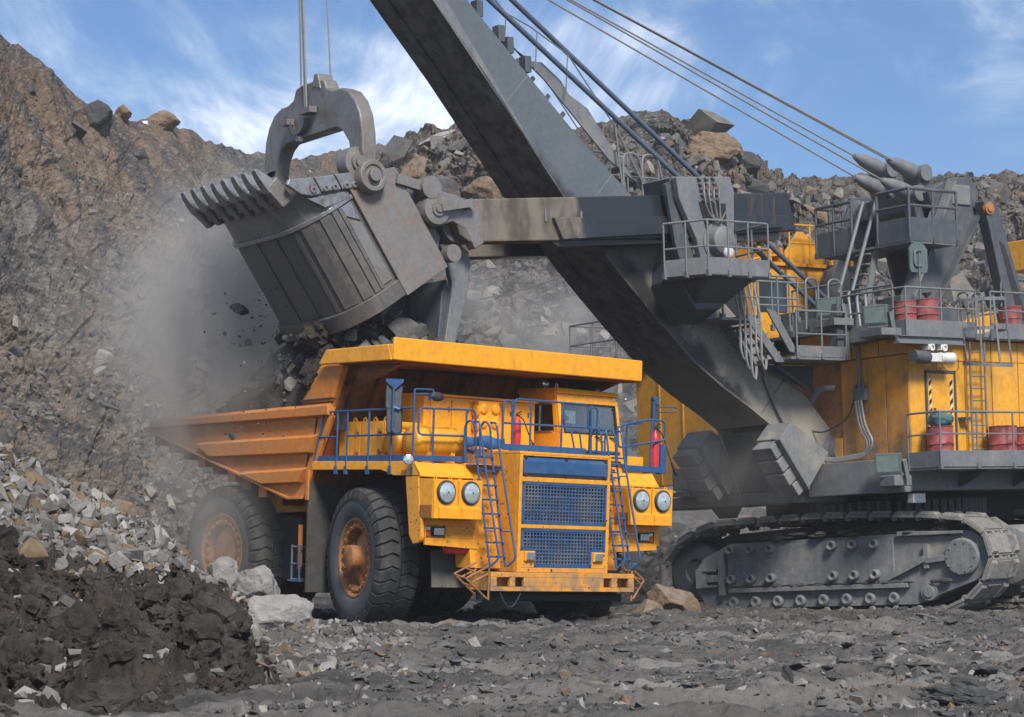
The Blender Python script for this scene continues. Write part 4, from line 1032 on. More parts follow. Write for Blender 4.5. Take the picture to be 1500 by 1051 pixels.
# door with striped jambs
dr = part('house_door', MB().box(2.14, 3.10, 4.248, 4.285, 4.15, 6.12), M_HOUSE, house, bevel=.01)
m = MB()
for a in ((2.08, 2.13, 4.1, 6.2), (3.11, 3.16, 4.1, 6.2)): m.box(a[0], a[1], 4.248, 4.31, a[2], a[3])
m.box(2.08, 3.16, 4.248, 4.31, 6.14, 6.2)
part('door_frame', m, M_STEELD, dr)
t = NT('hazard_stripe')
xs, ys_, zs_ = t.xyz(t.obj)
wv = t.math('FRACT', t.math('ADD', t.math('MULTIPLY', zs_, 4.2), t.math('MULTIPLY', xs, 4.0)))
M_HAZ = t.fin(t.mix(t.math('GREATER_THAN', wv, .5), (0.6, 0.5, 0.30), (0.02, 0.02, 0.02)), .5)
part('hazard_strip', MB().box(2.20, 2.30, 4.287, 4.292, 4.9, 6.0), M_HAZ, dr)
part('hazard_strip', MB().box(2.96, 3.05, 4.287, 4.292, 4.9, 6.0), M_HAZ, dr)
part('door_handle', MB().box(2.86, 2.90, 4.287, 4.34, 5.1, 5.25), M_STEELD, dr)
part('wall_shelf', MB().box(1.75, 2.0, 4.25, 4.5, 4.95, 5.02), M_STEELD, house)

def rail_run(name, pts, zf, h=1.0, step=1.1, mat=None, r=.028, board=.40, mids=(.5,), parent=None, closed_posts=True):
    """a guard rail along plan points (x, y) at floor height zf"""
    mat = mat or M_STEEL
    g = sub(name, parent or shovel); P = [Vector((x, y, zf)) for x, y in pts]
    m = MB().tube(fillet([p + Vector((0, 0, h)) for p in P], .06, 2), r, 8)
    for f in mids: m.tube([p + Vector((0, 0, h * f)) for p in P], r * .9, 6)
    part('rail', m, mat, g)
    post = None
    for i in range(len(P) - 1):
        a, b = P[i], P[i + 1]; k = max(1, round((b - a).length / step))
        for j in range(k + (1 if i == len(P) - 2 else 0)):
            q = a.lerp(b, j / k)
            if post is None:
                pm = MB().tube([(0, 0, -.05), (0, 0, h)], r * .95, 6); pm.box(-.045, .045, -.045, .045, -.05, .10)
                post = part('post', pm, mat, g); post.location = q
            else: share(post, g, q)
        if board: part('toe_board', MB().beam(a + Vector((0, 0, board / 2)), b + Vector((0, 0, board / 2)), .025, board), mat, g, bevel=.005)
    return g
# lower walkway along the house side
part('walkway', MB().box(-9.2, 3.90, 4.30, 5.40, 3.66, 3.72), M_STEEL, shovel, bevel=.01)
m = MB()
for x in range(-8, 4, 2): m.prism([(x, 4.27, 3.65), (x, 5.3, 3.65), (x, 4.27, 3.25)], (.06, 0, 0))
part('walkway_bracket', m, M_STEELD, shovel)['kind'] = 'stuff'
rail_run('guard_rail', [(3.90, 4.34), (3.90, 5.42), (-9.2, 5.42)], 3.72, 1.36, 1.28, mids=(.60,))
# upper deck
part('roof_deck', MB().box(-9.4, 4.05, 2.3, 4.55, 6.99, 7.06), M_STEELD, shovel)
part('roof_deck', MB().box(-9.4, 4.05, -4.2, 2.295, 7.34, 7.42), M_STEELD, shovel)
rail_run('guard_rail', [(4.05, 2.35), (4.05, 4.56), (1.55, 4.56)], 7.02, 1.20, 1.1, mids=(.60,))
rail_run('guard_rail', [(1.0, 4.56), (-9.2, 4.56)], 7.02, 1.20, 1.4, mids=(.60,))
rail_run('guard_rail', [(4.05, .5), (4.05, 2.3)], 7.42, 1.15, .9, board=.36)
rail_run('guard_rail', [(2.8, 1.0), (2.8, 2.9)], 7.42, 1.1, .9, board=0)
def floodlight(c, ax, w_=.62, h_=.48, mat=None):
    g = sub('floodlight', shovel); c = Vector(c); ax = Vector(ax).normalized(); sd = Vector((0, 0, 1)).cross(ax).normalized(); u = ax.cross(sd)
    m = MB().obox(c, (ax, sd, u), (.10, w_ / 2, h_ / 2))
    part('lamp_case', m, M_FLOODC, g, bevel=.02)
    part('lamp_glass', MB().obox(c + ax * .106, (ax, sd, u), (.004, w_ / 2 - .05, h_ / 2 - .05)), M_FLOOD, g)
    m = MB().beam(c + sd * (w_ / 2 + .06) + u * .05, c + sd * (w_ / 2 + .12) - u * (h_ / 2 + .16), .12, .10); m.beam(c - u * (h_ / 2 + .05) - sd * .2, c - u * (h_ / 2 + .05) + sd * .3, .16, .07)
    part('lamp_bracket', m, M_FLOODC, g)
M_FLOODC = paint('floodlight_case', (0.10, 0.135, 0.135), amount=.4, rough=.5)
M_FLOOD = paint('floodlight_glass', (0.17, 0.235, 0.22), dirt=(.12, .13, .12), amount=.6, rough=.15, streak=.2)
lamp_dir = (.86, .40, -.12)
floodlight((4.45, 2.26, 7.95), lamp_dir); floodlight((4.45, 3.92, 7.58), lamp_dir)
for y, z in ((2.2, 7.45), (3.85, 7.04)):
    part('lamp_shelf', MB().prism([(4.06, y - .55, z), (4.6, y - .40, z), (4.7, y + .5, z), (4.06, y + .55, z)], (0, 0, .18)), M_STEEL, shovel, bevel=.01)
floodlight((4.62, 4.35, 3.86), (.8, .45, -.1), .66, .50); part('lamp_shelf', MB().box(4.1, 4.7, 4.1, 4.62, 3.30, 3.56), M_STEEL, shovel, bevel=.02)
floodlight((5.35, -2.62, 3.80), (.95, .2, 0), .58, .58); part('lamp_shelf', MB().box(4.4, 5.4, -3.2, -2.3, 3.345, 3.46), M_STEEL, shovel)
part('side_lamp', MB().box(4.15, 4.3, 3.0, 3.5, 3.35, 3.72), M_WHITE, shovel, bevel=.02)
part('under_lamp', MB().box(3.2, 3.65, 4.0, 4.2, 2.88, 3.12), M_WHITE, shovel, bevel=.02)
# monorail hoist on the corner
m = MB().box(2.2, 4.5, 4.62, 4.70, 6.84, 6.98); m.box(2.2, 4.5, 4.55, 4.77, 6.80, 6.84); m.box(2.2, 4.5, 4.55, 4.77, 6.98, 7.0); m.py([(2.4, 7.0), (4.2, 7.0), (2.4, 7.28)], 4.60, 4.64)
part('hoist_beam', m, M_STEEL, shovel)
hst = sub('electric_hoist', shovel)
m = MB().cyl((2.55, 4.66, 6.47), (3.05, 4.66, 6.47), .15, None, 14); m.box(3.05, 3.45, 4.54, 4.78, 6.36, 6.58)
part('hoist_motor', m, M_WHITE, hst, bevel=.02)
part('hoist_cap', MB().cyl((3.45, 4.66, 6.47), (3.95, 4.66, 6.50), .17, .15, 14), M_STEELD, hst)
m = MB()
for x in (2.95, 3.4): m.box(x - .11, x + .11, 4.55, 4.77, 6.66, 6.80); m.lathe([(.05, -.02), (.09, -.02), (.09, .02), (.05, .02)], (x, 4.78, 6.72), (0, 1, 0), 12)
part('trolley', m, M_WHITE, hst)
part('cable_loop', MB().tube(fillet([(2.35, 4.66, 6.45), (2.4, 4.7, 6.15), (2.8, 4.7, 6.12), (3.0, 4.66, 6.35)], .2, 5), .012, 6), M_BLACK, hst)
# caged ladder on the house side
cl_ = sub('caged_ladder', shovel)
m = MB()
for x in (1.16, 1.70): m.tube([(x, 4.45, 4.05), (x, 4.45, 7.9)], .03, 8)
m.tube(fillet([(1.70, 4.45, 7.9), (1.70, 4.45, 8.2), (1.70, 4.1, 8.2), (1.7, 4.1, 7.1)], .25, 5), .028, 8); m.tube(fillet([(1.16, 4.45, 7.9), (1.16, 4.45, 8.2), (1.16, 4.1, 8.2), (1.16, 4.1, 7.1)], .25, 5), .028, 8)
part('ladder_rail', m, M_STEEL, cl_)
rg0 = None
for i in range(10):
    z = 4.2 + i * .31
    if rg0 is None: rg0 = part('ladder_rung', MB().cyl((1.16, 4.45, 0), (1.70, 4.45, 0), .018, None, 6), M_STEEL, cl_); rg0.location.z = z
    else: share(rg0, cl_, (0, 0, z))
for z in (6.35, 7.22, 7.95):
    m = MB(); P = [(1.43 + .62 * math.cos(R(a)), 4.50 + (.16 if z < 7 else .0) + .80 * math.sin(R(a)), z + (.10 if z < 7 else 0) * math.sin(R(a)) * -1) for a in range(-10, 191, 20)]
    for i in range(len(P) - 1): m.beam(P[i], P[i + 1], .02, .08)
    part('cage_hoop', m, M_STEEL, cl_)
for a in (0, 35, 70, 110, 145, 180):
    part('cage_strap', MB().beam((1.43 + .62 * math.cos(R(a)), 4.66 + .80 * math.sin(R(a)), 6.3), (1.43 + .62 * math.cos(R(a)), 4.5 + .80 * math.sin(R(a)), 8.0), .05, .015, (math.cos(R(a)), math.sin(R(a)), 0)), M_STEEL, cl_)
# roof hood behind the ladder
m = MB().py([(-.2, 7.07), (-5.0, 7.07), (-5.0, 8.3), (-3.4, 8.3), (-.6, 7.75)], .5, 2.2)
part('roof_hood', m, M_HOUSE, shovel, bevel=.02)
part('hood_cream_side', MB().py([(-.35, 7.08), (-4.8, 7.08), (-4.8, 7.95), (-3.4, 7.95), (-.6, 7.5)], 2.21, 2.24), paint('cream_panel', (0.62, 0.47, 0.27), amount=.35, rough=.5), shovel)
part('yellow_vent', MB().box(-9.0, -7.4, -2.4, -1.4, 9.9, 10.8), M_HOUSE, shovel, bevel=.03)
part('vent_mast', MB().box(-8.4, -8.0, -2.1, -1.7, 7.43, 9.9), M_HOUSE, shovel)
for a, b in (((-1.6, 2.6), (-6.5, 2.6)),): rail_run('guard_rail', [a, b], 7.9, 1.0, 1.6, board=0)

# ---- far part of the front: side house and operator's cab
part('front_wall_panel', MB().box(3.6, 3.95, -6.2, -1.0, 3.72, 8.0), M_HOUSE, house, bevel=.02)
for y in (-5.2, -4.2): part('panel_rib', MB().box(3.951, 3.98, y, y + .06, 3.75, 7.9), M_HOUSE, house)
cabx = sub('operator_cab', shovel)
part('cab_body', MB().box(.6, 3.55, -5.0, -1.6, 7.43, 9.55), M_HOUSE, cabx, bevel=.03)
part('cab_window', MB().box(3.551, 3.57, -4.7, -1.9, 8.2, 9.3), M_GLASS, cabx)
part('cab_side_window', MB().box(2.3, 3.3, -1.599, -1.57, 8.3, 9.2), M_GLASS, cabx)
m = MB().prism([(.2, -1.7, 9.56), (2.2, -1.7, 9.56), (2.2, -1.7, 9.95), (1.7, -1.7, 10.55), (1.5, -1.7, 10.55)], (0, -.08, 0)); m.prism([(.2, -4.9, 9.56), (2.2, -4.9, 9.56), (2.2, -4.9, 9.95), (1.7, -4.9, 10.55), (1.5, -4.9, 10.55)], (0, -.08, 0)); m.box(.1, 3.6, -5.1, -1.5, 9.551, 9.65)
m.prism([(2.2, -1.78, 9.9), (3.4, -1.78, 9.7), (3.4, -4.9, 9.7), (2.2, -4.9, 9.9)], (0, 0, .05))
part('cab_roof', m, M_HOUSE, cabx, bevel=.01)
for x in (2.2, 2.6, 3.0): part('roof_fin', MB().box(x, x + .1, -4.8, -1.8, 9.66, 10.1), M_HOUSE, cabx)
rail_run('guard_rail', [(.1, -1.3), (2.4, -1.3)], 9.66, 1.0, .9, mat=M_HOUSE, board=0, parent=cabx)
rail_run('guard_rail', [(.0, -1.2), (0, -4.5)], 8.0, 1.3, .9, mat=M_HOUSE, board=0, parent=cabx)
rail_run('guard_rail', [(5.1, -5.6), (5.1, -7.7), (3.6, -7.7)], 7.3, 1.15, .9, board=0)
part('walkway', MB().box(3.0, 5.1, -7.8, -5.4, 7.22, 7.3), M_STEELD, shovel)

# ---- boom
boom = sub('boom', shovel)
low = [(5.0, 3.30), (5.74, 5.05), (6.35, 5.44), (7.24, 5.94), (8.16, 6.55), (9.42, 7.68), (10.02, 8.25), (10.79, 9.0), (12.08, 10.42), (14.46, 13.34), (15.7, 14.74), (19.6, 19.15)]
up = [(18.9, 19.5), (14.74, 14.86), (13.23, 13.44), (11.52, 11.84), (9.89, 10.5), (8.2, 9.0), (6.6, 7.62), (5.14, 6.32), (4.40, 5.72), (3.55, 4.85)] + [(3.42 + .52 * math.cos(R(a)), 4.36 + .52 * math.sin(R(a))) for a in (110, 150, 190, 230, 270)] + [(4.3, 3.62)]
yN, yF = 1.30, -.72
for nm, y in (('boom_side', yN), ('boom_side', yF)):
    part(nm, MB().py(low + up, y - .05, y), M_BOOM, boom, bevel=.01, seg=1)
def strip(poly, y0, y1, off, th=.05):
    m = MB()
    for i in range(len(poly) - 1):
        a, b = Vector(poly[i]), Vector(poly[i + 1]); d = (b - a).normalized(); n_ = Vector((d.y, -d.x))
        q = [a + n_ * off, b + n_ * off, b + n_ * (off - th), a + n_ * (off - th)]
        m.add([(p.x, y, p.y) for y in (y0, y1) for p in q], [(0, 1, 2, 3), (7, 6, 5, 4), (0, 4, 5, 1), (1, 5, 6, 2), (2, 6, 7, 3), (3, 7, 4, 0)])
    return m
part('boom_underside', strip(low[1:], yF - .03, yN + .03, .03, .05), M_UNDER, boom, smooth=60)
part('boom_top', strip(up[:11], yF + .002, yN - .052, .0, .05), M_STEEL, boom, smooth=60)
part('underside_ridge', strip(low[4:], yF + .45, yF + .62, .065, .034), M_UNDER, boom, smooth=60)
part('boom_flange', MB().py([(15.70, 14.72), (12.9, 11.42), (12.76, 11.30), (15.30, 14.72)][::-1], yN + .001, yN + .03), M_STEEL, boom)
part('boom_flange', MB().py([(19.5, 19.0), (15.70, 14.72), (15.30, 14.72), (19.2, 19.2)], yN + .001, yN + .03), M_STEEL, boom)
m = MB().lathe([(0, .0), (.10, .0), (.12, -.06), (.20, -.08), (.22, -.02), (.36, 0), (.38, -.22), (.52, -.24)], (3.42, yN + .28, 4.36), (0, 1, 0), 28)
part('foot_pin', m, M_STEEL, boom)
scr = [(13.2, 13.95), (12.79, 13.6), (12.3, 13.6), (11.75, 13.22), (11.5, 12.9), (10.94, 12.6), (10.46, 11.98), (9.5, 10.9), (10.35, 11.42), (11.5, 12.5), (12.24, 13.2)]
part('walkway_screen', MB().py([(x - .15, z + .13) for x, z in scr], .66, .71), M_STEEL, boom)
m = MB()
for k in range(9):
    t_ = k / 8; x = 9.6 + 3.5 * t_; z = 10.32 + 3.1 * t_; m.beam((x, .68, z), (x - .28, .68, z + .32), .06, .10)
part('screen_stay', m, M_STEELD, boom)
for (x, z) in ((14.3, 14.62), (13.7, 14.1), (13.45, 13.85), (12.95, 13.45), (15.0, 15.4)): part('boom_lug', MB().box(x - .16, x + .02, .9, 1.15, z - .1, z + .28), M_STEELD, boom)
m = MB()
for y in (.9, -.4): m.tube([(16.4, y, 17.6), (13.3, y, 14.75), (12.6, y, 14.5), (11.5, y, 13.95), (10.1, y, 12.3), (9.1, y, 10.9)], .018, 5)
for x, z in ((13.3, 14.75), (12.4, 14.4), (11.5, 13.95)): m.tube([(x, .9, z), (x + .1, .9, z - .95)], .016, 5)
m.tube([(10.1, .9, 12.3), (9.95, .9, 10.9)], .03, 5); m.tube([(10.1, .9, 12.3), (9.1, .9, 10.7)], .035, 5)
part('boom_handline', m, M_STEEL, boom)
for x0, z0, L in ((8.6, 7.0, 2.2), (6.0, 5.3, 1.6), (11.6, 9.95, 1.5), (13.7, 12.5, 1.0)):
    part('weld_seam', MB().beam((x0, yN + .004, z0), (x0 - L * .68, yN + .004, z0 + L * .735), .012, .035, (.735, 0, .68)), M_STEEL, boom)
# shock pads either side of the foot
def shock_pad(y0, y1):
    g = sub('shock_pad', shovel)
    q = [(5.55, 5.06), (6.12, 4.62), (5.55, 3.30), (4.75, 3.30), (4.25, 4.20)]
    q = [(5.86, 5.02), (6.28, 4.60), (5.34, 3.35), (4.60, 4.25)]
    part('pad_housing', MB().py(q, y0, y1), M_TRACK, g, bevel=.02)
    a, b = Vector((6.30, 4.62)), Vector((5.34, 3.33)); d = (b - a).normalized(); n_ = Vector((-d.y, d.x)) if Vector((-d.y, d.x)).x > 0 else Vector((d.y, -d.x))
    p0 = None
    for k in range(4):
        s0, s1 = a.lerp(b, .04 + k * .24), a.lerp(b, .04 + k * .24 + .22)
        o_ = .04 * ((k * 7) % 3)
        q = [s0 + n_ * .01, s1 + n_ * .01, s1 + n_ * (.34 + o_), s0 + n_ * (.34 + o_)]
        part('pad_block', MB().py([(p.x, p.y) for p in q], y0 + .1, y1 - .06), M_TRACK, g, bevel=.03)
    part('pad_flange', MB().beam((6.36, y1 + .02, 4.58), (5.42, y1 + .02, 3.33), .05, .18, (0, 1, 0)), M_STEEL, g)
shock_pad(1.36, 2.25); shock_pad(-1.75, -.80)
part('foot_web', MB().py([(5.6, 4.9), (5.0, 3.35), (3.8, 3.35), (4.4, 4.6)], -1.6, 1.25), M_STEELD, shovel)

# ---- dipper stick: two legs astride the boom
stick = sub('dipper_stick', shovel)
sp_ = [(15.95, 10.00), (5.58, 10.82), (5.34, 9.86), (9.06, 9.47), (15.44, 9.06), (15.7, 9.2)]
part('stick_leg', MB().py(sp_, 1.55, 2.12), M_STICK, stick, bevel=.04)
part('stick_leg', MB().py(sp_, -1.55, -.98), M_STICK, stick, bevel=.04)
rk = [(13.1, 9.74), (12.85, 9.24), (5.9, 9.90), (5.75, 10.22)]
part('rack_beam', MB().py(rk, 2.121, 2.24), M_STICK, stick, bevel=.015)
part('rack_beam', MB().py([(13.1, 9.22), (12.9, 9.10), (5.9, 9.62), (5.9, 9.86)], 1.62, 2.06), M_OIL, stick)
part('torsion_tube', MB().cyl((15.55, -1.3, 9.5), (15.55, 1.8, 9.5), .42, None, 24), M_STEEL, stick)
m = MB()
for x, z in ((13.25, 9.95), (12.2, 9.95)): m.box(x, x + .05, 2.125, 2.15, z - .3, z)
part('weld_pad', m, M_STEEL, stick)
# end casting with its pins
for s, yy in ((1, 2.13), (-1, -1.56)):
    part('end_casting', MB().py([(16.55, 9.95), (16.35, 10.20), (15.75, 10.10), (15.15, 9.85), (15.05, 9.05), (15.3, 8.9), (15.55, 9.35), (15.9, 9.5), (16.3, 9.35)], yy - .30, yy), M_WORN, stick, bevel=.03)
    m = MB().lathe([(0, .06), (.08, .06), (.10, .02), (.16, .02), (.16, -.02), (.34, -.04), (.36, -.10), (.36, -.5)], (16.36, yy + .12, 9.74), (0, s, 0), 28)
    part('dipper_pin', m, M_WORN, stick)
    m = MB().beam((16.3, yy + .16, 9.76), (15.55, yy + .16, 9.90), .10, .16); m.cyl((15.5, yy - .1, 9.9), (15.5, yy + .2, 9.9), .12, None, 12)
    part('pin_keeper', m, M_WORN, stick)
    m = MB().cyl((16.5, yy - .25, 10.22), (16.5, yy + .10, 10.22), .26, None, 20); m.beam((16.5, yy - .08, 10.22), (17.35, yy - .08, 10.38), .16, .22)
    part('pitch_brace', m, M_WORN, stick)
    part('lower_pin', MB().cyl((15.92, yy - .2, 8.78), (15.92, yy + .04, 8.78), .20, None, 18), M_WORN, stick)

# ---- saddle block, its platform
saddle = sub('saddle_block', shovel)
prof = [(9.67, 10.86), (7.95, 10.98), (7.83, 10.6), (7.9, 9.1), (8.2, 8.6), (8.9, 8.6), (9.1, 9.4), (9.60, 10.35)]
slot = [(9.0, 10.3), (8.15, 10.3), (8.15, 9.75), (8.42, 9.65), (8.48, 9.92), (8.62, 9.92), (8.66, 9.66), (8.8, 9.66)]
part('yoke_plate', MB().py(prof, 2.42, 2.62), M_STEEL, saddle, bevel=.03)
part('yoke_plate', MB().py(prof, -1.85, -1.65), M_STEEL, saddle, bevel=.03)
part('yoke_slot_shade', MB().py(slot, 2.621, 2.65), M_BLACK, saddle)  # black sheet on the plate, painted shade for the inside of the cutout
part('yoke_web', MB().py([(8.60, 9.60), (8.48, 9.60), (8.44, 10.0), (8.62, 10.0)], 2.651, 2.69), M_STEEL, saddle)
part('yoke_top', MB().prism([(9.62, 2.42, 10.90), (7.95, 2.42, 11.0), (7.95, 1.4, 11.0), (9.62, 1.4, 10.90)], (0, 0, -.16)), M_STEEL, saddle, bevel=.02)
part('yoke_front', MB().prism([(9.72, 2.41, 10.84), (9.66, 2.41, 10.40), (9.2, 2.41, 9.45), (9.2, 1.5, 9.45), (9.72, 1.5, 10.40), (9.80, 1.5, 10.84)], (-.06, 0, 0)), M_STEELD, saddle)
part('side_cheek', MB().py([(9.85, 10.70), (9.66, 10.8), (9.05, 9.0), (8.9, 8.4), (9.3, 8.4), (9.6, 9.3)], 2.30, 2.41), M_STEELD, saddle)
m = MB().lathe([(.0, .30), (.28, .30), (.34, .26), (.36, .0), (.46, .0), (.46, -.3)], (8.45, 2.66, 9.36), (0, 1, 0), 32)
part('shipper_shaft', m, M_STEEL, saddle)
part('shaft_cap', MB().ell((8.42, 3.0, 9.05), (.16, .1, .16)), M_WHITE, saddle)
m = MB()
for i in range(5):
    for k in range(3):
        x = 9.0 - .22 * k - .03 * i; z = 10.86 - i * .13
        m.cyl((x, 2.625, z + .02 * k), (x, 2.70, z + .02 * k), .035, None, 6); m.box(x - .09, x + .02, 2.625, 2.68, z - .03 + .02 * k, z + .015 + .02 * k)
part('grease_valve', m, M_WORN, saddle)
m = MB()
for i in range(8):
    x = 8.95 - .08 * i; m.tube(fillet([(x, 2.70, 10.8 - .05 * (i % 3)), (x - .05 + .1 * (i % 2), 2.75, 10.3), (8.75 - .05 * i, 2.76, 9.95 - .06 * (i % 4)), (8.4, 2.74, 9.85), (8.2, 2.7, 10.1)], .25, 4), .014, 5)
part('grease_hose', m, M_WORN, saddle)
part('drive_case', MB().py([(9.4, 8.95), (7.8, 9.1), (7.6, 8.45), (8.2, 7.75), (9.0, 7.7), (9.5, 8.4)], 1.32, 2.4), M_STEELD, saddle, bevel=.05)
part('platform', MB().pz([(10.1, 2.45), (9.6, 3.6), (7.68, 3.6), (7.5, 1.4), (9.2, 1.4)], 8.40, 8.46), M_STEEL, saddle, bevel=.01)
rail_run('guard_rail', [(10.12, 2.6), (9.6, 3.6), (7.68, 3.6), (7.55, 2.3)], 8.42, 1.28, .72, mids=(.52,), parent=shovel)
m = MB().prism([(9.4, 1.35, 8.38), (7.7, 1.35, 8.38), (7.9, 1.35, 7.72), (8.9, 1.35, 7.62)], (0, 1.6, 0))
part('platform_support', MB().add([(9.5, 1.32, 8.38), (7.6, 1.32, 8.45), (7.9, 1.32, 7.5), (8.9, 1.32, 7.45), (9.3, 3.2, 8.38), (7.8, 3.2, 8.40), (8.2, 1.9, 7.6), (8.8, 1.9, 7.55)], [(0, 1, 2, 3), (4, 7, 6, 5), (0, 4, 5, 1), (1, 5, 6, 2), (2, 6, 7, 3), (3, 7, 4, 0)]), M_STEELD, saddle)
rail_run('guard_rail', [(10.3, .2), (9.2, .2), (8.2, .2)], 10.72, 1.1, .5, board=0, parent=shovel)
m = MB()
for x in (9.9, 9.3): m.tube(fillet([(x, .9, 10.5), (x, .9, 11.7), (x - .5, .9, 11.7), (x - .7, .9, 10.8)], .4, 5), .03, 6)
part('grab_rail', m, M_STEEL, saddle)
# crane-side ropes: hoses hanging below the platform
m = MB()
for i in range(5):
    x = 7.6 - .17 * i; zb = 6.75 - .25 * (i % 3)
    m.tube(fillet([(x + .1, 2.3, 8.4), (x, 2.4, 7.6), (x, 2.4, zb), (x - .15, 2.35, zb - .25), (x - .35, 2.2, zb + .15), (x - .4, 1.6, 7.4)], .2, 4), .035, 6)
part('hanging_hose', m, M_CABLE, saddle)

# ---- stairs between boom and house
st = sub('stairway', shovel)
part('landing', MB().box(4.25, 6.2, 1.36, 2.7, 6.55, 6.62), M_STEEL, st, bevel=.01)
for i in range(5):
    part('stair_tread', MB().box(6.25 + .20 * i, 6.50 + .20 * i, 1.40, 2.35, 6.72 + .22 * i, 6.77 + .22 * i), M_STEEL, st)
for y in (1.36, 2.37): part('stair_stringer', MB().prism([(6.15, y, 6.5), (7.35, y, 7.82), (7.35, y, 7.52), (6.45, y, 6.5)], (0, .04, 0)), M_STEEL, st)
part('stair_screen', MB().py([(6.6, 7.75), (6.9, 7.8), (6.15, 6.75), (5.85, 6.70)], 2.55, 2.6), M_STEEL, st)
part('upper_landing', MB().box(6.9, 8.2, 1.36, 2.4, 7.50, 7.56), M_STEEL, st)
rail_run('guard_rail', [(6.0, 2.7), (4.3, 2.7)], 6.62, 1.15, .8, board=.28, parent=shovel)
rail_run('guard_rail', [(8.1, 2.35), (6.95, 2.35), (5.6, 2.35)], 7.55, 1.1, .6, board=0, parent=shovel)
rail_run('guard_rail', [(6.2, 1.4), (4.4, 1.4)], 7.45, 1.2, .6, board=0, parent=shovel)
part('side_post', MB().box(4.1, 4.5, 2.3, 2.6, 6.6, 8.0), M_STEELD, st)
m = MB()
for x in (5.0, 4.2): m.tube(fillet([(x, 2.0, 7.4), (x, 2.0, 8.7), (x - .45, 2.0, 8.7), (x - .45, 2.0, 7.4)], .25, 5), .03, 6)
part('grab_rail', m, M_STEEL, st)
m = MB().tube([(5.9, 1.8, 6.5), (4.6, 1.6, 5.9)], .06, 6); m.py([(6.2, 6.5), (4.4, 6.5), (4.4, 5.8)], 1.5, 1.55)
part('landing_brace', m, M_STEELD, st)

# ---- gantry (A-frame) with the rope sockets
gan = sub('gantry', shovel)
for y in (2.2, -1.4):
    g0 = MB().prism([(1.95, y, 7.43), (1.05, y, 7.43), (-1.25, y, 10.75), (-1.30, y, 11.3), (-1.0, y, 11.62), (-.15, y, 11.55)], (0, -.12, 0))
    part('front_leg', g0, M_STEELD, gan, bevel=.02)
    part('leg_flange', MB().beam((1.10, y - .06, 7.5), (-1.12, y - .06, 10.6), .55, .06), M_STEELD, gan)
    part('leg_flange', MB().beam((1.92, y - .06, 7.5), (-.20, y - .06, 11.45), .55, .06), M_STEEL, gan)
    part('back_leg', MB().prism([(-1.0, y + .1, 10.95), (-1.5, y + .1, 10.95), (-2.95, y + .1, 7.1), (-2.05, y + .1, 7.1)], (0, .34, 0)), M_STEELD, gan, bevel=.03)
    part('leg_slot_shade', MB().prism([(-1.55, y + .441, 9.9), (-1.75, y + .441, 9.8), (-2.55, y + .441, 7.8), (-2.25, y + .441, 7.8)], (0, .01, 0)), M_DARK, gan)  # thin dark sheet laid on the leg as the shade of a slot
    part('gantry_pin', MB().lathe([(0, .04), (.10, .04), (.12, 0), (.17, 0), (.18, -.1)], (-1.2, y + .48, 10.75), (0, 1, 0), 20), M_RIM, gan)
part('top_beam', MB().box(-.95, -.25, -1.5, 2.25, 10.85, 11.40), M_STEEL, gan, bevel=.05)
part('top_box', MB().prism([(-.2, 2.0, 11.5), (.4, 2.0, 11.2), (.3, 2.0, 10.8), (-.5, 2.0, 10.6)], (0, -2.4, 0)), M_STEELD, gan, bevel=.03)
part('gantry_platform', MB().box(.5, 2.2, -.4, 3.0, 9.62, 9.68), M_STEEL, gan)
rail_run('guard_rail', [(.45, 3.0), (2.2, 3.0), (2.2, 1.85)], 9.66, 1.36, .85, mids=(.68,), board=.62, r=.045, mat=M_STEELD)
rail_run('guard_rail', [(2.2, .9), (2.2, -.45), (1.2, -.45)], 9.66, 1.30, .65, mids=(.65,), board=.62, r=.045, mat=M_STEELD)
m = MB()
for y in (2.0, 1.2): m.prism([(1.3, y, 9.6), (.2, y, 9.6), (.6, y, 8.6), (.95, y, 8.4)], (0, .1, 0))
part('platform_gusset', m, M_STEELD, gan)
gl_ = sub('gantry_ladder', shovel)
m = MB()
for y in (1.05, 1.55): m.tube([(2.9, y, 8.5), (1.9, y, 10.95)], .05, 6); m.prism([(2.75, y, 7.45), (2.55, y, 7.45), (1.9, y, 9.6), (2.1, y, 9.6)], (0, .05, 0))
part('ladder_rail', m, M_STEEL, gl_)
for i in range(8):
    part('ladder_rung', MB().box(2.68 - i * .083, 2.86 - i * .083, 1.07, 1.55, 7.6 + i * .27, 7.64 + i * .27), M_STEEL, gl_)
for y, x, z in ((1.42, .30, 11.78), (1.42, .55, 11.22), (.22, .34, 12.06), (.22, .35, 11.50)):
    d = Vector((1, 0, .288)).normalized(); o_ = Vector((x - .1, y, z - .03)); e_ = o_ + d * 1.15
    part('rope_socket', MB().tube([o_ - d * .05, o_ + d * .35, o_ + d * .8, e_], [.20, .21, .17, .07], 16), M_STEEL, gan)
    part('socket_pin', MB().cyl((o_.x, o_.y - .34, o_.z), (o_.x, o_.y + .34, o_.z), .22, None, 18), M_STEEL, gan)
    part('socket_link', MB().prism([(o_.x + .22, y - .22, o_.z - .05), (o_.x - .2, y - .22, o_.z - .05), (o_.x - .6, y - .22, o_.z - .75), (o_.x, y - .22, o_.z - .75)], (0, .44, 0)), M_STEELD, gan, bevel=.06)
    tip = Vector((19.4, y * .4, 18.3 + .2 * (z - 11.5)))
    q = MB()
    for k in range(2 if y > 1 and z > 11.5 else 1): q.tube([e_ - d * .1 + Vector((0, k * .09, 0)), tip], .022, 6)
    part('suspension_rope', q, M_CABLE, gan)
for (a, b) in (((2.2, .9, 7.22), (19.5, .9, 18.86)), ((1.2, .2, 7.55), (19.5, .3, 19.9))):
    part('hoist_rope', MB().tube([a, b], .066, 10), M_ROPE, shovel)
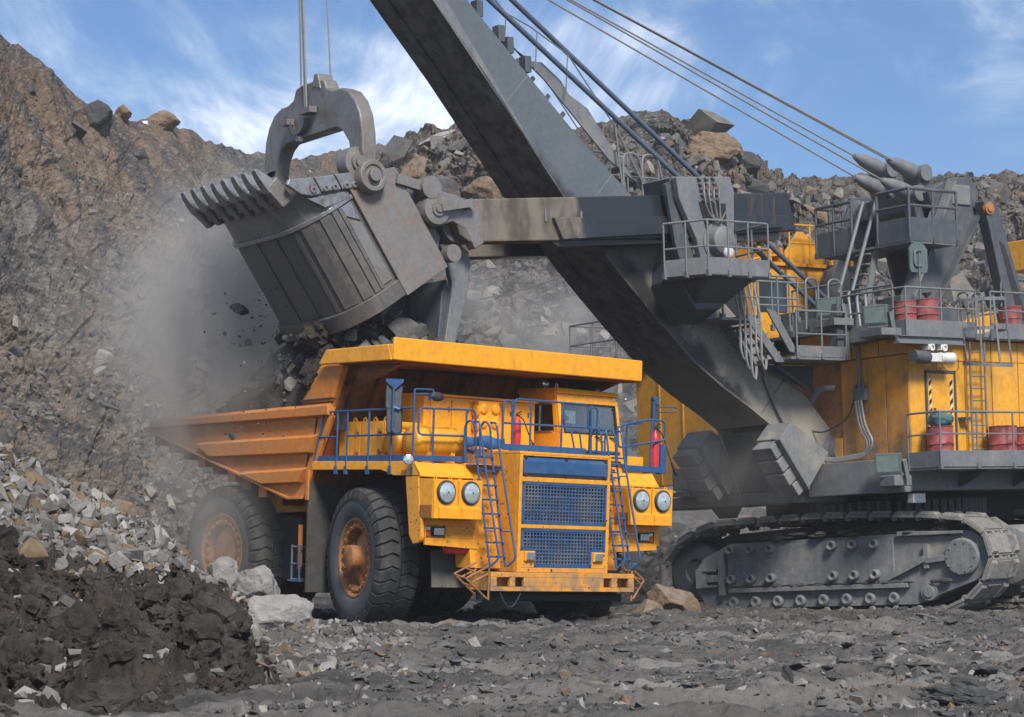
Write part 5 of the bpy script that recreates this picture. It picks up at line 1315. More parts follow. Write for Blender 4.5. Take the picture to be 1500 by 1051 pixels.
part('rope_drum_house', MB().box(-1.0, 3.2, -1.0, 1.9, 7.43, 8.15), M_STEELD, shovel, bevel=.04)
m = MB().prism([(2.0, 3.3, 8.80), (2.55, 3.3, 8.80), (2.6, 3.3, 8.9), (2.6, 3.3, 9.4), (2.45, 3.3, 9.55), (2.1, 3.3, 9.55), (1.95, 3.3, 9.4), (1.95, 3.3, 8.9)], (0, .05, 0)); m.tube([(2.28, 3.37, 8.0), (2.28, 3.37, 9.3)], .03, 6); m.tube(fillet([(2.2, 3.38, 8.95), (2.45, 3.38, 8.95), (2.45, 3.38, 9.35), (2.2, 3.38, 9.35)], .1), .035, 6)
part('signal_horn', m, M_FLOODC, shovel)

# ---- dipper (bucket)
dip = sub('dipper', shovel)
f_ = Vector((.85, 0, -.53)).normalized(); d_ = Vector((.53, 0, .85)).normalized()
dip.matrix_basis = Matrix(((f_.x, 0, d_.x, 16.13), (0, 1, 0, .1), (f_.z, 0, d_.z, 8.51), (0, 0, 0, 1)))
HW = 1.86; DEP = 2.72; CR = 1.05
def outline(hw, x0, x1, r, n=8):
    p = [(x0, hw)] + [(x1 - r + r * math.sin(R(90 * i / n)), hw - r + r * math.cos(R(90 * i / n))) for i in range(n + 1)]
    return p + [(x, -y) for x, y in reversed(p)]
def topd(x): return 2.42 + max(0, x) / DEP * 1.10
def shell(hw, x0, x1, r, zb, zt, th, n=8):
    A = outline(hw, x0, x1, r, n); B = outline(hw - th, x0 + th, x1 - th, max(.1, r - th), n); k = len(A)
    zt = zt if callable(zt) else (lambda x, c=zt: c)
    zb = zb if callable(zb) else (lambda x, c=zb: c)
    vs = [(x, y, zb(x)) for x, y in A] + [(x, y, zt(x)) for x, y in A] + [(x, y, zb(x)) for x, y in B] + [(x, y, zt(x)) for x, y in B]; fs = []
    for i in range(k):
        j = (i + 1) % k
        fs += [(i, j, k + j, k + i), (2 * k + j, 2 * k + i, 3 * k + i, 3 * k + j), (k + i, k + j, 3 * k + j, 3 * k + i), (j, i, 2 * k + i, 2 * k + j)]
    return MB().add(vs, fs)
part('dipper_shell', shell(HW, 0, DEP, CR, 0, 2.45, .10), M_WORND, dip, bevel=.01, smooth=60)
part('lip_shell', shell(HW - .01, .02, DEP - .01, CR, 2.452, topd, .16), M_WORN, dip, bevel=.02, smooth=60)
part('lower_band', shell(HW + .07, 1.18, DEP + .09, CR + .08, -.05, .34, .2), M_WORND, dip, bevel=.02, smooth=60)
part('ring_band', shell(HW + .05, 1.18, DEP + .07, CR + .06, 2.40, 2.50, .15), M_TOOTH, dip, bevel=.015, smooth=60)
# plain wrapper plate on the near and far back halves
for s in (-1, 1):
    yq = s * (HW + .001)
    part('side_wrapper', MB().prism([(-.08, yq, -.08), (1.24, yq, -.08), (1.24, yq, 2.70), (.35, yq, 2.62), (-.08, yq, 2.46)], (0, s * .09, 0)), M_SCUF, dip, bevel=.012)
    part('wear_panel', MB().prism([(1.34, yq, .42), (1.64, yq, .42), (1.62, yq, 2.1), (1.34, yq, 1.85)], (0, s * .035, 0)), M_WORN, dip, bevel=.008)
    part('wear_panel', MB().prism([(1.34, yq, 1.90), (1.62, yq, 2.15), (1.64, yq, 2.37), (1.34, yq, 2.37)], (0, s * .035, 0)), M_TOOTH, dip, bevel=.008)
    # cheek plates and bolted shrouds along the side lip
    def cheek(x0, x1, z0, z1): return [(x0, yq, topd(x0) - z0), (x1, yq, topd(x1) - z0), (x1, yq, topd(x1) + z1), (x0, yq, topd(x0) + z1)]
    for k, (x0, x1) in enumerate(((.95, 1.42), (1.44, 1.92), (1.94, 2.50))):
        q = cheek(x0, x1, .30, .08)
        if k == 2: q = [(1.94, yq, topd(1.94) - .34), (2.2, yq, topd(2.2) - .36), (2.42, yq, topd(2.4) - .28), (2.62, yq, topd(2.6) - .02), (2.5, yq, topd(2.5) + .10), (1.94, yq, topd(1.94) + .08)]
        sh = part('lip_shroud', MB().prism(q, (0, s * .12, 0)), M_TOOTH, dip, bevel=.03)
        for xx_ in ((x0 + .14, x1 - .12) if k < 2 else (x0 + .16,)):
            part('shroud_bolt', MB().lathe([(.07, 0), (.07, .03), (.04, .035), (.04, .0), (0, .01)], (xx_, s * (HW + .122), topd(xx_) - .22), (0, s, 0), 14), M_WORN, sh)
    part('cheek_plate', MB().prism([(1.30, yq, topd(1.3) - .34), (1.30, yq, topd(1.3) - .50), (2.0, yq, topd(2.0) - .66), (2.3, yq, topd(2.3) - .40)], (0, s * .06, 0)), M_TOOTH, dip, bevel=.01)
    part('cheek_plate', MB().prism([(1.35, yq, 2.52), (1.34, yq, topd(1.34) - .53), (2.0, yq, topd(2.0) - .70), (1.75, yq, 2.52)], (0, s * .05, 0)), M_WORN, dip, bevel=.01)
    part('bail_lug', MB().lathe([(0, .26), (.13, .26), (.14, .20), (.20, .20), (.21, .14), (.34, .12), (.36, .06), (.36, -.25)], (.72, s * HW, 3.0), (0, s, 0), 28), M_WORN, dip)
    part('bail_seat', MB().prism([(.35, s * (HW - .2), 2.40), (1.2, s * (HW - .2), 2.40), (1.1, s * (HW - .2), 2.9), (.9, s * (HW - .2), 3.2), (.5, s * (HW - .2), 3.2)], (0, s * .19, 0)), M_STEEL, dip, bevel=.03)
part('back_wall', MB().box(-.12, .08, -HW - .05, HW + .05, -.06, 2.44), M_STEEL, dip, bevel=.02)
for y in (-1.5, 1.5): part('back_lug', MB().prism([(-.10, y - .12, .1), (-.10, y - .12, 2.2), (-.45, y - .12, 1.7), (-.5, y - .12, .5)], (0, .24, 0)), M_STEEL, dip, bevel=.02)
# wear bars round the near corner and over the front
def on_outline(t):      # point and normal on the front/near corner outline, t in metres from the near side going to the front
    L1 = DEP - CR - 1.3; a_len = CR * math.pi / 2
    if t < L1: return (1.3 + t, HW), (0, 1)
    if t < L1 + a_len:
        a = (t - L1) / CR; return (DEP - CR + CR * math.sin(a), HW - CR + CR * math.cos(a)), (math.sin(a), math.cos(a))
    return (DEP, HW - CR - (t - L1 - a_len)), (1, 0)
t_ = .36
k = 0
while t_ < 3.5:
    wdt = (.10, .16, .08, .24, .13, .30)[k % 6]
    (x, y), (nx, ny) = on_outline(t_); tx, ty = ny, -nx
    z1 = 2.38; m = MB().obox((x + nx * .02, y + ny * .02, (.36 + z1) / 2), ((tx, ty, 0), (nx, ny, 0), (0, 0, 1)), (wdt / 2, .007 + .004 * (k % 2), (z1 - .36) / 2))
    part('wear_bar', m, M_WORND, dip, bevel=.006)
    t_ += wdt + (.012 if k % 3 else .05) + (0 if t_ < 1.3 else .6); k += 1
# lip adapters and teeth
N_T = 8
for i in range(N_T):
    y = -1.62 + i * (3.24 / (N_T - 1)); z0 = topd(DEP)
    ad = part('tooth_adapter', MB().add([(DEP + .10, y - .10, z0 - .48), (DEP + .10, y + .10, z0 - .48), (DEP - .24, y + .10, z0 - .45), (DEP - .24, y - .10, z0 - .45), (DEP + .25, y - .13, z0 + .06), (DEP + .25, y + .13, z0 + .06), (DEP - .14, y + .10, z0 + .16), (DEP - .14, y - .10, z0 + .16)],
              [(0, 1, 2, 3), (7, 6, 5, 4), (0, 4, 5, 1), (1, 5, 6, 2), (2, 6, 7, 3), (3, 7, 4, 0)]), M_WORN, dip, bevel=.03)
    tx = DEP + .02
    rows = [(tx - .10, tx + .22, z0 - .06, .135), (tx - .06, tx + .25, z0 + .18, .13), (tx + .05, tx + .26, z0 + .36, .115), (tx + .15, tx + .24, z0 + .54, .085)]
    vs = []
    for (xa, xb, z, hw) in rows: vs += [(xa, y - hw * .6, z), (xb, y - hw, z), (xb, y + hw, z), (xa, y + hw * .6, z)]
    fs = [(0, 1, 2, 3), (15, 14, 13, 12)]
    for r_ in range(3):
        for q in range(4): fs.append((r_ * 4 + q, r_ * 4 + (q + 1) % 4, r_ * 4 + 4 + (q + 1) % 4, r_ * 4 + 4 + q))
    part('tooth', MB().add(vs, fs), M_TOOTH, dip, bevel=.03)
    if i < N_T - 1:
        ym = y + 1.62 / (N_T - 1)
        part('lip_wing', MB().prism([(DEP + .10, ym - .09, z0 - .35), (DEP + .10, ym - .09, z0 + .02), (DEP - .02, ym - .09, z0 + .10), (DEP - .22, ym - .09, z0 + .02), (DEP - .22, ym - .09, z0 - .2)], (0, .18, 0)), M_WORN, dip, bevel=.02)
# bail
ou = [(2.12, 10.45), (2.14, 11.3), (2.06, 11.75), (1.88, 12.08), (1.62, 12.32), (1.30, 12.44), (1.0, 12.44), (.74, 12.52), (.60, 12.76), (.25, 12.80)]
inn = [(1.70, 10.45), (1.68, 10.75), (1.56, 11.2), (1.34, 11.46), (1.10, 11.58)]
poly = [(y, z) for y, z in ou] + [(-y, z) for y, z in reversed(ou)] + [(-y, z) for y, z in inn] + [(y, z) for y, z in reversed(inn)]
bail = part('bail', MB().px([(y + .1, z) for y, z in poly], 17.94, 18.32), M_WORN, shovel, bevel=.05)
for s in (-1, 1):
    part('bail_foot', MB().lathe([(0, -.26), (.34, -.26), (.37, -.22), (.37, .34), (.34, .40), (.24, .40), (.23, .36), (.15, .36), (.14, .48), (0, .48)], (18.10, s * 1.84 + .1, 10.36), (0, s, 0), 32), M_WORN, bail, bevel=.02)
m = MB().lathe([(.20, -.05), (.34, -.05), (.34, .12), (.20, .12)], (18.36, -.28, 12.0), (1, 0, 0), 20, math.pi * .0, math.pi)
m.box(18.35, 18.55, -.80, -.55, 11.93, 12.07); m.box(18.35, 18.55, .0, .45, 12.05, 12.19); m.box(18.35, 18.46, -.36, -.2, 11.5, 11.62)
part('rope_saddle', m, M_WORN, bail, bevel=.01)
part('rope_horn', MB().prism([(18.35, .62, 12.55), (18.35, .25, 12.66), (18.35, .36, 12.94), (18.35, .52, 12.92)], (-.4, 0, 0)), M_WORN, bail, bevel=.03)
for x, y, z in ((18.36, -.05, 12.1), (18.36, .02, 12.1), (18.0, .52, 12.7), (18.1, -.62, 12.6)):
    part('bail_rope', MB().tube([(x, y, z), (x * .98 + .35, y * .7, 19.2)], .024, 6), M_CABLE, shovel)
# door swung open under the dipper
door = sub('dipper_door', shovel)
arm = [(15.95, 9.05), (15.40, 9.12), (15.12, 8.92), (15.08, 8.60), (15.15, 8.10), (15.32, 7.58), (15.60, 6.75), (15.90, 6.75), (15.74, 7.48), (15.63, 7.97), (15.63, 8.22), (15.68, 8.36), (15.70, 8.54), (15.68, 8.72), (15.80, 8.88)]
for y in (1.45, -1.55): part('door_arm', MB().py(arm, y, y + .16), M_STEEL, door, bevel=.025)
part('door_plate', MB().prism([(15.66, -1.5, 8.30), (15.58, -1.5, 8.0), (15.85, -1.5, 6.60), (16.0, -1.5, 6.60), (15.80, -1.5, 8.0)], (0, 2.95, 0)), M_STEELD, door, bevel=.03)
part('door_rib', MB().prism([(15.80, -.1, 8.2), (15.98, -.1, 6.8), (16.35, -.1, 7.0), (16.2, -.1, 7.9)], (0, .12, 0)), M_STEELD, door)

m = MB().box(2.9, 3.7, .9, 1.7, 7.43, 8.05); m.box(1.8, 2.6, 2.35, 3.0, 7.07, 8.25); m.cyl((3.3, 1.3, 8.05), (3.3, 1.3, 8.3), .22, None, 14)
part('deck_machinery', m, M_STEELD, shovel, bevel=.03)
m = MB()
for i in range(4):
    m.tube(fillet([(3.9 - .3 * i, 2.2, 7.5), (3.8 - .3 * i, 2.0, 8.3 + .1 * (i % 2)), (3.3 - .3 * i, 1.6, 8.45), (3.0 - .3 * i, 1.2, 8.1)], .3, 5), .035, 6)
part('deck_pipe', m, M_CABLE, shovel)
# ---- loose drums and bag on the walkways
def drum(px, py, pz, label, group='red drums on the shovel decks', h=.86, r=.29, lean=0):
    th = thing('oil_drum', label, 'oil drum', SMAT @ Matrix.Translation((px, py, pz)), group)
    prof = [(0, .02), (r - .02, .02), (r, 0), (r, .03), (r - .012, .04), (r - .012, .28), (r + .008, .29), (r - .012, .31), (r - .012, .56), (r + .008, .57), (r - .012, .59), (r - .012, h - .03), (r, h - .02), (r, h), (r - .03, h), (r - .03, h - .02), (0, h - .02)]
    part('barrel', MB().lathe(prof, (0, 0, 0), (0, 0, 1), 30), M_DRUM, th, smooth=50)
    part('lid_bung', MB().cyl((r * .5, 0, h - .02), (r * .5, 0, h + .015), .035, None, 8), M_STEELD, th)
    part('lid_bung', MB().cyl((-r * .6, .05, h - .02), (-r * .6, .05, h + .01), .025, None, 8), M_STEELD, th)
    return th
drum(3.28, 3.8, 7.07, 'scuffed red drum on the upper deck, nearer the floodlight of the two standing together', h=.90)
drum(2.50, 3.8, 7.07, 'bright red drum with funnel on the upper deck against the dark gantry leg', h=.98)
th = bpy.data.objects['oil_drum.001']; part('funnel', MB().tube([(0, 0, .97), (0, 0, 1.03), (0, 0, 1.14)], [.03, .04, .14], 14), M_STEELD, th)
drum(-.62, 3.8, 7.35, 'red drum on the upper deck at the edge of the picture beyond the caged ladder', h=.62)
part('deck_crate', MB().box(-1.6, -.1, 3.3, 4.2, 7.07, 7.345), M_WHITE, shovel, bevel=.02)
drum(3.30, 4.85, 3.73, 'faded red drum under a teal rag in front of the yellow house door', h=1.02, r=.34)
drum(1.02, 4.85, 3.73, 'red drum on the lower walkway just past the foot of the ladder', h=1.04, r=.36)
drum(.16, 4.85, 3.73, 'red drum on the lower walkway at the picture edge, cut off by the frame', h=1.02, r=.36)
bm = bmesh.new(); bmesh.ops.create_icosphere(bm, subdivisions=4, radius=.30)
from mathutils import noise as mnoise
for v in bm.verts:
    n_ = mnoise.fractal(v.co * 6, 1.0, 2.0, 3); v.co *= 1 + .22 * n_; v.co.z *= .78
    if v.co.z < -.14: v.co.z = -.14 - (v.co.z + .14) * .1
me = bpy.data.meshes.new('rag'); bm.to_mesh(me); bm.free(); me.materials.append(M_TEAL); me.polygons.foreach_set('use_smooth', [True] * len(me.polygons))
rag = bpy.data.objects.new('rag_bundle', me); COL.objects.link(rag); rag.matrix_world = SMAT @ Matrix.Translation((3.28, 4.85, 4.90))
tag(rag, 'crumpled teal rag bundle lying on top of a faded red drum', 'rag')
# ================================================================= DUMP TRUCK  (x forward, y to its left, z up; origin under the front axle)
truck = thing('dump_truck', 'huge orange mining dump truck with blue railings standing under the raised shovel bucket', 'dump truck', TMAT)

# ---- wheels
def wheel_parts(parent, front):
    RO = 1.53; prof = []
    hw = .475
    prof = [(.80, -.30), (.84, -.40), (1.0, -.47), (1.18, -.485), (1.33, -.465), (1.42, -.42), (1.455, -.36), (1.465, 0), (1.455, .36), (1.42, .42), (1.33, .465), (1.18, .485), (1.0, .47), (.84, .40), (.80, .30)]
    m = MB().lathe(prof, (0, 0, 0), (0, 1, 0), 64)
    ty = part('tyre', m, M_SIDE, parent, smooth=50)
    tr = MB().lathe([(1.40, -.44), (1.462, -.36), (1.472, 0), (1.462, .36), (1.40, .44)], (0, 0, 0), (0, 1, 0), 64)
    N = 34
    def P(a, r, y): return (r * math.cos(a), y, r * math.sin(a))
    for sd in (-1, 1):
        for i in range(N):
            a = 2 * math.pi * (i + (.25 if sd > 0 else -.25)) / N; g = 2 * math.pi / N
            rows = [(0.03, .0, RO), (.20, .05, RO), (.34, .0, RO - .005), (.45, -.03, RO - .05), (.495, -.04, RO - .18)]
            vs = []
            for (y, sh, r) in rows:
                w2 = g * (.40 if y < .4 else .36)
                for da, rr in ((-w2, r), (w2, r), (w2 * 1.15, r - .09), (-w2 * 1.15, r - .09)):
                    vs.append(P(a + da + sh * .8, rr if rr > 1.2 else rr, sd * y))
            fs = []
            for k in range(len(rows) - 1):
                for q in range(4): fs.append((k * 4 + q, k * 4 + (q + 1) % 4, k * 4 + 4 + (q + 1) % 4, k * 4 + 4 + q))
            fs += [(0, 1, 2, 3), tuple(range(len(vs) - 4, len(vs)))]
            tr.add(vs, fs)
    trd = part('tread', tr, M_RUB, parent, smooth=30); trd['kind'] = 'stuff'
    # rim: outer face at y = -.475 (the outside of a right wheel is -y)
    rm = MB().lathe([(.80, -.28), (.86, -.36), (.875, -.40), (.86, -.43), (.82, -.42), (.78, -.36), (.74, -.33), (.70, -.32), (.665, -.30), (.655, -.14), (.62, -.12), (.30, -.16), (.0, -.17)], (0, 0, 0), (0, 1, 0), 48)
    rm.lathe([(.80, .30), (.60, .2), (0, .15)], (0, 0, 0), (0, 1, 0), 32)
    rim = part('rim', rm, M_RIM, parent, smooth=35)
    hb = MB()
    if front:
        hb.lathe([(.56, -.12), (.52, -.20), (.34, -.26), (.27, -.33), (.27, -.56), (.24, -.58), (0, -.58)], (0, 0, 0), (0, 1, 0), 28)
        for i in range(3):
            a = 2 * math.pi * i / 3 + .5; hb.beam((.27 * math.cos(a), -.24, .27 * math.sin(a)), (.58 * math.cos(a), -.20, .58 * math.sin(a)), .10, .10, (0, 1, 0))
    else:
        hb.lathe([(.58, -.14), (.54, -.22), (.42, -.24), (.40, -.30), (0, -.31)], (0, 0, 0), (0, 1, 0), 28)
    part('hub', hb, M_RIM, parent, smooth=35)
    nut = MB().box(-.05, .05, -.40, -.28, -.07, .07)
    nut.cyl((0, -.43, 0), (0, -.30, 0), .03, None, 6)
    nut0 = None; nut_p = parent
    for i in range(22):
        a = 2 * math.pi * i / 22
        m4 = Matrix.Rotation(-a, 4, 'Y') @ Matrix.Translation((.70, .02, 0))
        if nut0 is None:
            nut0 = part('rim_clamp', nut, M_RIM, nut_p); nut0.matrix_basis = m4
        else: share(nut0, nut_p, mat4=m4)

def wheel(x, y, steer, front, flip):
    wq = sub('wheel', truck, (x, y, 1.53), (0, 0, steer + (math.pi if flip else 0)))
    wheel_parts(wq, front); return wq
w_fr = wheel(0, -2.92, R(-13), True, False)
w_rr = wheel(-5.3, -2.92, 0, False, False)
kk = kids_of()
for base, (x, y, rz) in ((w_fr, (0, 2.92, R(-13) + math.pi)), (w_rr, (-5.3, 2.92, math.pi)), (w_rr, (-5.3, -1.85, 0)), (w_rr, (-5.3, 1.85, math.pi))):
    c = copy_tree(base, kk, truck); c.location = (x, y, 1.53); c.rotation_euler = (0, 0, rz)

# ---- chassis and dark things below
m = MB()
for s in (-1, 1): m.box(-7.2, 2.3, s * .95 - .22, s * .95 + .22, 1.5, 2.35)
m.box(-5.9, -4.7, -2.3, 2.3, 1.05, 2.0); m.cyl((0, -2.4, 1.45), (0, 2.4, 1.45), .32, None, 14)
m.box(.2, 2.45, -1.25, 1.25, .85, 2.2); m.box(-2.4, -.2, -1.5, 1.5, 1.3, 3.3)
m.cyl((-5.3, -1.5, 1.53), (-5.3, 1.5, 1.53), .75, None, 20)
m.box(-.6, 1.4, -1.75, 1.75, 2.3, 3.35)
part('chassis', m, M_DARK, truck, bevel=.03)
m = MB().box(-4.95, -3.15, -2.6, -1.2, .88, 2.38)
part('fuel_tank', m, M_DARK, truck, bevel=.08)
m = MB().box(-4.95, -3.15, 1.2, 2.6, .88, 2.38)
part('fuel_tank', m, M_DARK, truck, bevel=.08)
m = MB().py([(-5.25, 2.98), (-5.1, 2.42), (-3.0, 2.5), (-2.2, 2.62), (-2.2, 2.85), (-3.6, 3.0)], -2.62, -2.5)
m.py([(-5.28, 3.0), (-5.13, 2.40), (-4.98, 2.42), (-5.12, 3.02)], -2.75, -2.45)
part('side_bracket', m, M_BODY, truck, bevel=.01)
# wheel arch wall hung behind the front wheel, caked in mud
m = MB().box(-1.80, -1.72, -3.42, -1.6, .70, 3.36)
part('mud_flap', m, M_MUD, truck, bevel=.02)
m = MB().box(-1.80, -1.72, 1.6, 3.42, .70, 3.36)
part('mud_flap', m, M_MUD, truck, bevel=.02)
part('arch_edge', MB().box(-1.82, -1.71, -3.46, -3.421, 2.75, 3.42), M_BODY, truck, bevel=.01)
part('step_bar', MB().box(-2.34, -2.26, -3.25, -3.17, 1.2, 2.2), M_BODY, truck, bevel=.01)
m = MB()
for z in (.98, 1.32, 1.7): m.tube([(-2.48, -3.0, z), (-2.48, -3.3, z), (-2.18, -3.3, z), (-2.18, -3.0, z)], .025, 6)
m.tube([(-2.48, -3.3, 1.75), (-2.48, -3.3, .95)], .025, 6); m.tube([(-2.18, -3.3, 1.75), (-2.18, -3.3, .95)], .025, 6); m.box(-2.55, -2.1, -3.36, -3.05, .93, .97)
part('side_step', m, M_GRILLE, truck)
for s in (-1, 1):                                       # rubber flaps ahead of the front wheels
    m = MB().obox((1.75, s * 2.08 + (-.02 if s < 0 else .2), 1.36), ((1, 0, .06), (0, 1, 0), (-.06, 0, 1)), (.02, .56, .40))
    part('front_flap', m, M_FLAP, truck, bevel=.01)

# ---- dump body
side = [(-8.72, 4.43), (-8.3, 4.63), (-2.2, 4.86), (-1.5, 5.74), (-.56, 5.74), (-.98, 4.86), (-1.52, 4.1), (-2.0, 2.82), (-2.57, 2.80)]
body = sub('dump_body', truck)
for s in (-1, 1):
    y0 = s * 3.30
    part('side_plate', MB().py(side, y0 - .05, y0 + .05), M_BODY, body, bevel=.012)
    yo = s * 3.50
    # top rail: box girder with a sloped shoulder
    def railsec(x, z0, z1): return [(x, s * 3.34, z0), (x, yo, z0 + .03), (x, yo, z1 - .07), (x, yo - s * .10, z1), (x, s * 3.22, z1)]
    a, b = railsec(-8.38, 4.40, 4.63), railsec(-1.02, 4.60, 4.90)
    n = len(a); m = MB().add(a + b, [tuple(range(n)), tuple(range(2 * n - 1, n - 1, -1))] + [(i, (i + 1) % n, n + (i + 1) % n, n + i) for i in range(n)])
    part('top_rail', m, M_BODY, body, bevel=.012)
    def rib(x0t, x0b, x1t, x1b, z0t, z1t, z0b, z1b):
        yi, yq = s * 3.34, s * 3.49
        v = [(x0t, yi, z0t + .03), (x1t, yi, z1t + .03), (x1b, yi, z1b - .03), (x0b, yi, z0b - .03), (x0t, yq, z0t - .04), (x1t - .02, yq, z1t - .04), (x1b - .05, yq, z1b), (x0b, yq, z0b)]
        return MB().add(v, [(0, 1, 2, 3), (4, 7, 6, 5), (0, 4, 5, 1), (1, 5, 6, 2), (2, 6, 7, 3), (3, 7, 4, 0)])
    part('side_rib', rib(-6.30, -5.72, -1.50, -1.66, 4.04, 4.19, 3.72, 3.81), M_BODY, body, bevel=.012)
    part('side_rib', rib(-4.42, -3.52, -1.88, -2.05, 3.36, 3.46, 3.10, 3.15), M_BODY, body, bevel=.012)
    m = MB()
    m.beam((-1.58, s * 3.36, 4.60), (-1.66, s * 3.36, 4.22), .03, .02, (0, 1, 0)); m.beam((-1.86, s * 3.36, 3.80), (-1.95, s * 3.36, 3.48), .03, .02, (0, 1, 0))
    part('weld_seam', m, M_DARK, body)
    # front post up to the canopy: broad folded plate
    q = [(-1.46, 5.70), (-.56, 5.70), (-.96, 4.92), (-2.14, 4.90)]
    part('canopy_post', MB().py(q, s * 3.34 - .09, s * 3.34 + .09), M_BODY, body, bevel=.03)
    m = MB().prism([(-2.16, s * 3.46, 4.93), (-.92, s * 3.46, 4.98), (-.92, s * 3.46, 5.01), (-2.14, s * 3.46, 4.97)], (0, -s * .2, 0))
    part('post_seam', m, M_DARK, body)
    # edge plate along the keel
    m = MB().beam((-8.74, s * 3.36, 4.42), (-2.55, s * 3.36, 2.785), .16, .06, (0, 0, 1)); m.beam((-2.57, s * 3.36, 2.785), (-1.98, s * 3.36, 2.80), .16, .06)
    m.beam((-2.0, s * 3.37, 2.82), (-1.0, s * 3.37, 4.62), .14, .10, (0, 1, 0))
    part('keel_edge', m, M_BODY, body, bevel=.01)
fl = [(-8.74, 4.40), (-2.5, 2.74), (-1.9, 2.74), (-.52, 5.70), (-.62, 5.76), (-1.98, 2.84), (-2.5, 2.84), (-8.74, 4.50)]
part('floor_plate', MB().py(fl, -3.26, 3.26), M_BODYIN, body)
for i in range(9):
    t = .05 + i * .105; x = -8.74 + 6.2 * t; z = 4.42 - 1.66 * t
    m = MB().box(x - .16, x + .16, -3.2, 3.2, z - .32, z - .03)
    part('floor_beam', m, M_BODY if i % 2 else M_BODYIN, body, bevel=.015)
for i, y in enumerate((-2.4, -1.2, 0, 1.2, 2.4)):
    m = MB().prism([(-1.85, y - .08, 3.0), (-1.68, y - .08, 3.0), (-.40, y - .08, 5.66), (-.62, y - .08, 5.66)], (0, .16, 0))
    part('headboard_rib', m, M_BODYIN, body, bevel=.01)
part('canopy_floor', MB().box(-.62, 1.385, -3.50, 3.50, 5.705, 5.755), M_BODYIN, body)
m = MB().box(1.39, 1.46, -3.60, 3.60, 5.735, 6.22); m.box(1.10, 1.389, -3.60, -3.50, 5.735, 6.08)
part('canopy_front', m, M_YEL, body, bevel=.03)
for s in (-1, 1):
    m = MB().prism([(1.385, s * 3.61, 5.735), (1.25, s * 3.61, 6.08), (-.99, s * 3.61, 6.04), (-1.27, s * 3.61, 5.72)], (0, -s * .10, 0))
    part('canopy_lip', m, M_YEL, body, bevel=.025)
for s in (-1, 1):   # tapered closing gusset under the canopy, swept from the post to the front
    m = MB().prism([(-.55, s * 3.2, 5.70), (1.2, s * 3.2, 5.70), (-.35, s * 3.2, 5.25)], (0, -s * .12, 0))
    part('canopy_gusset', m, M_BODYIN, body)

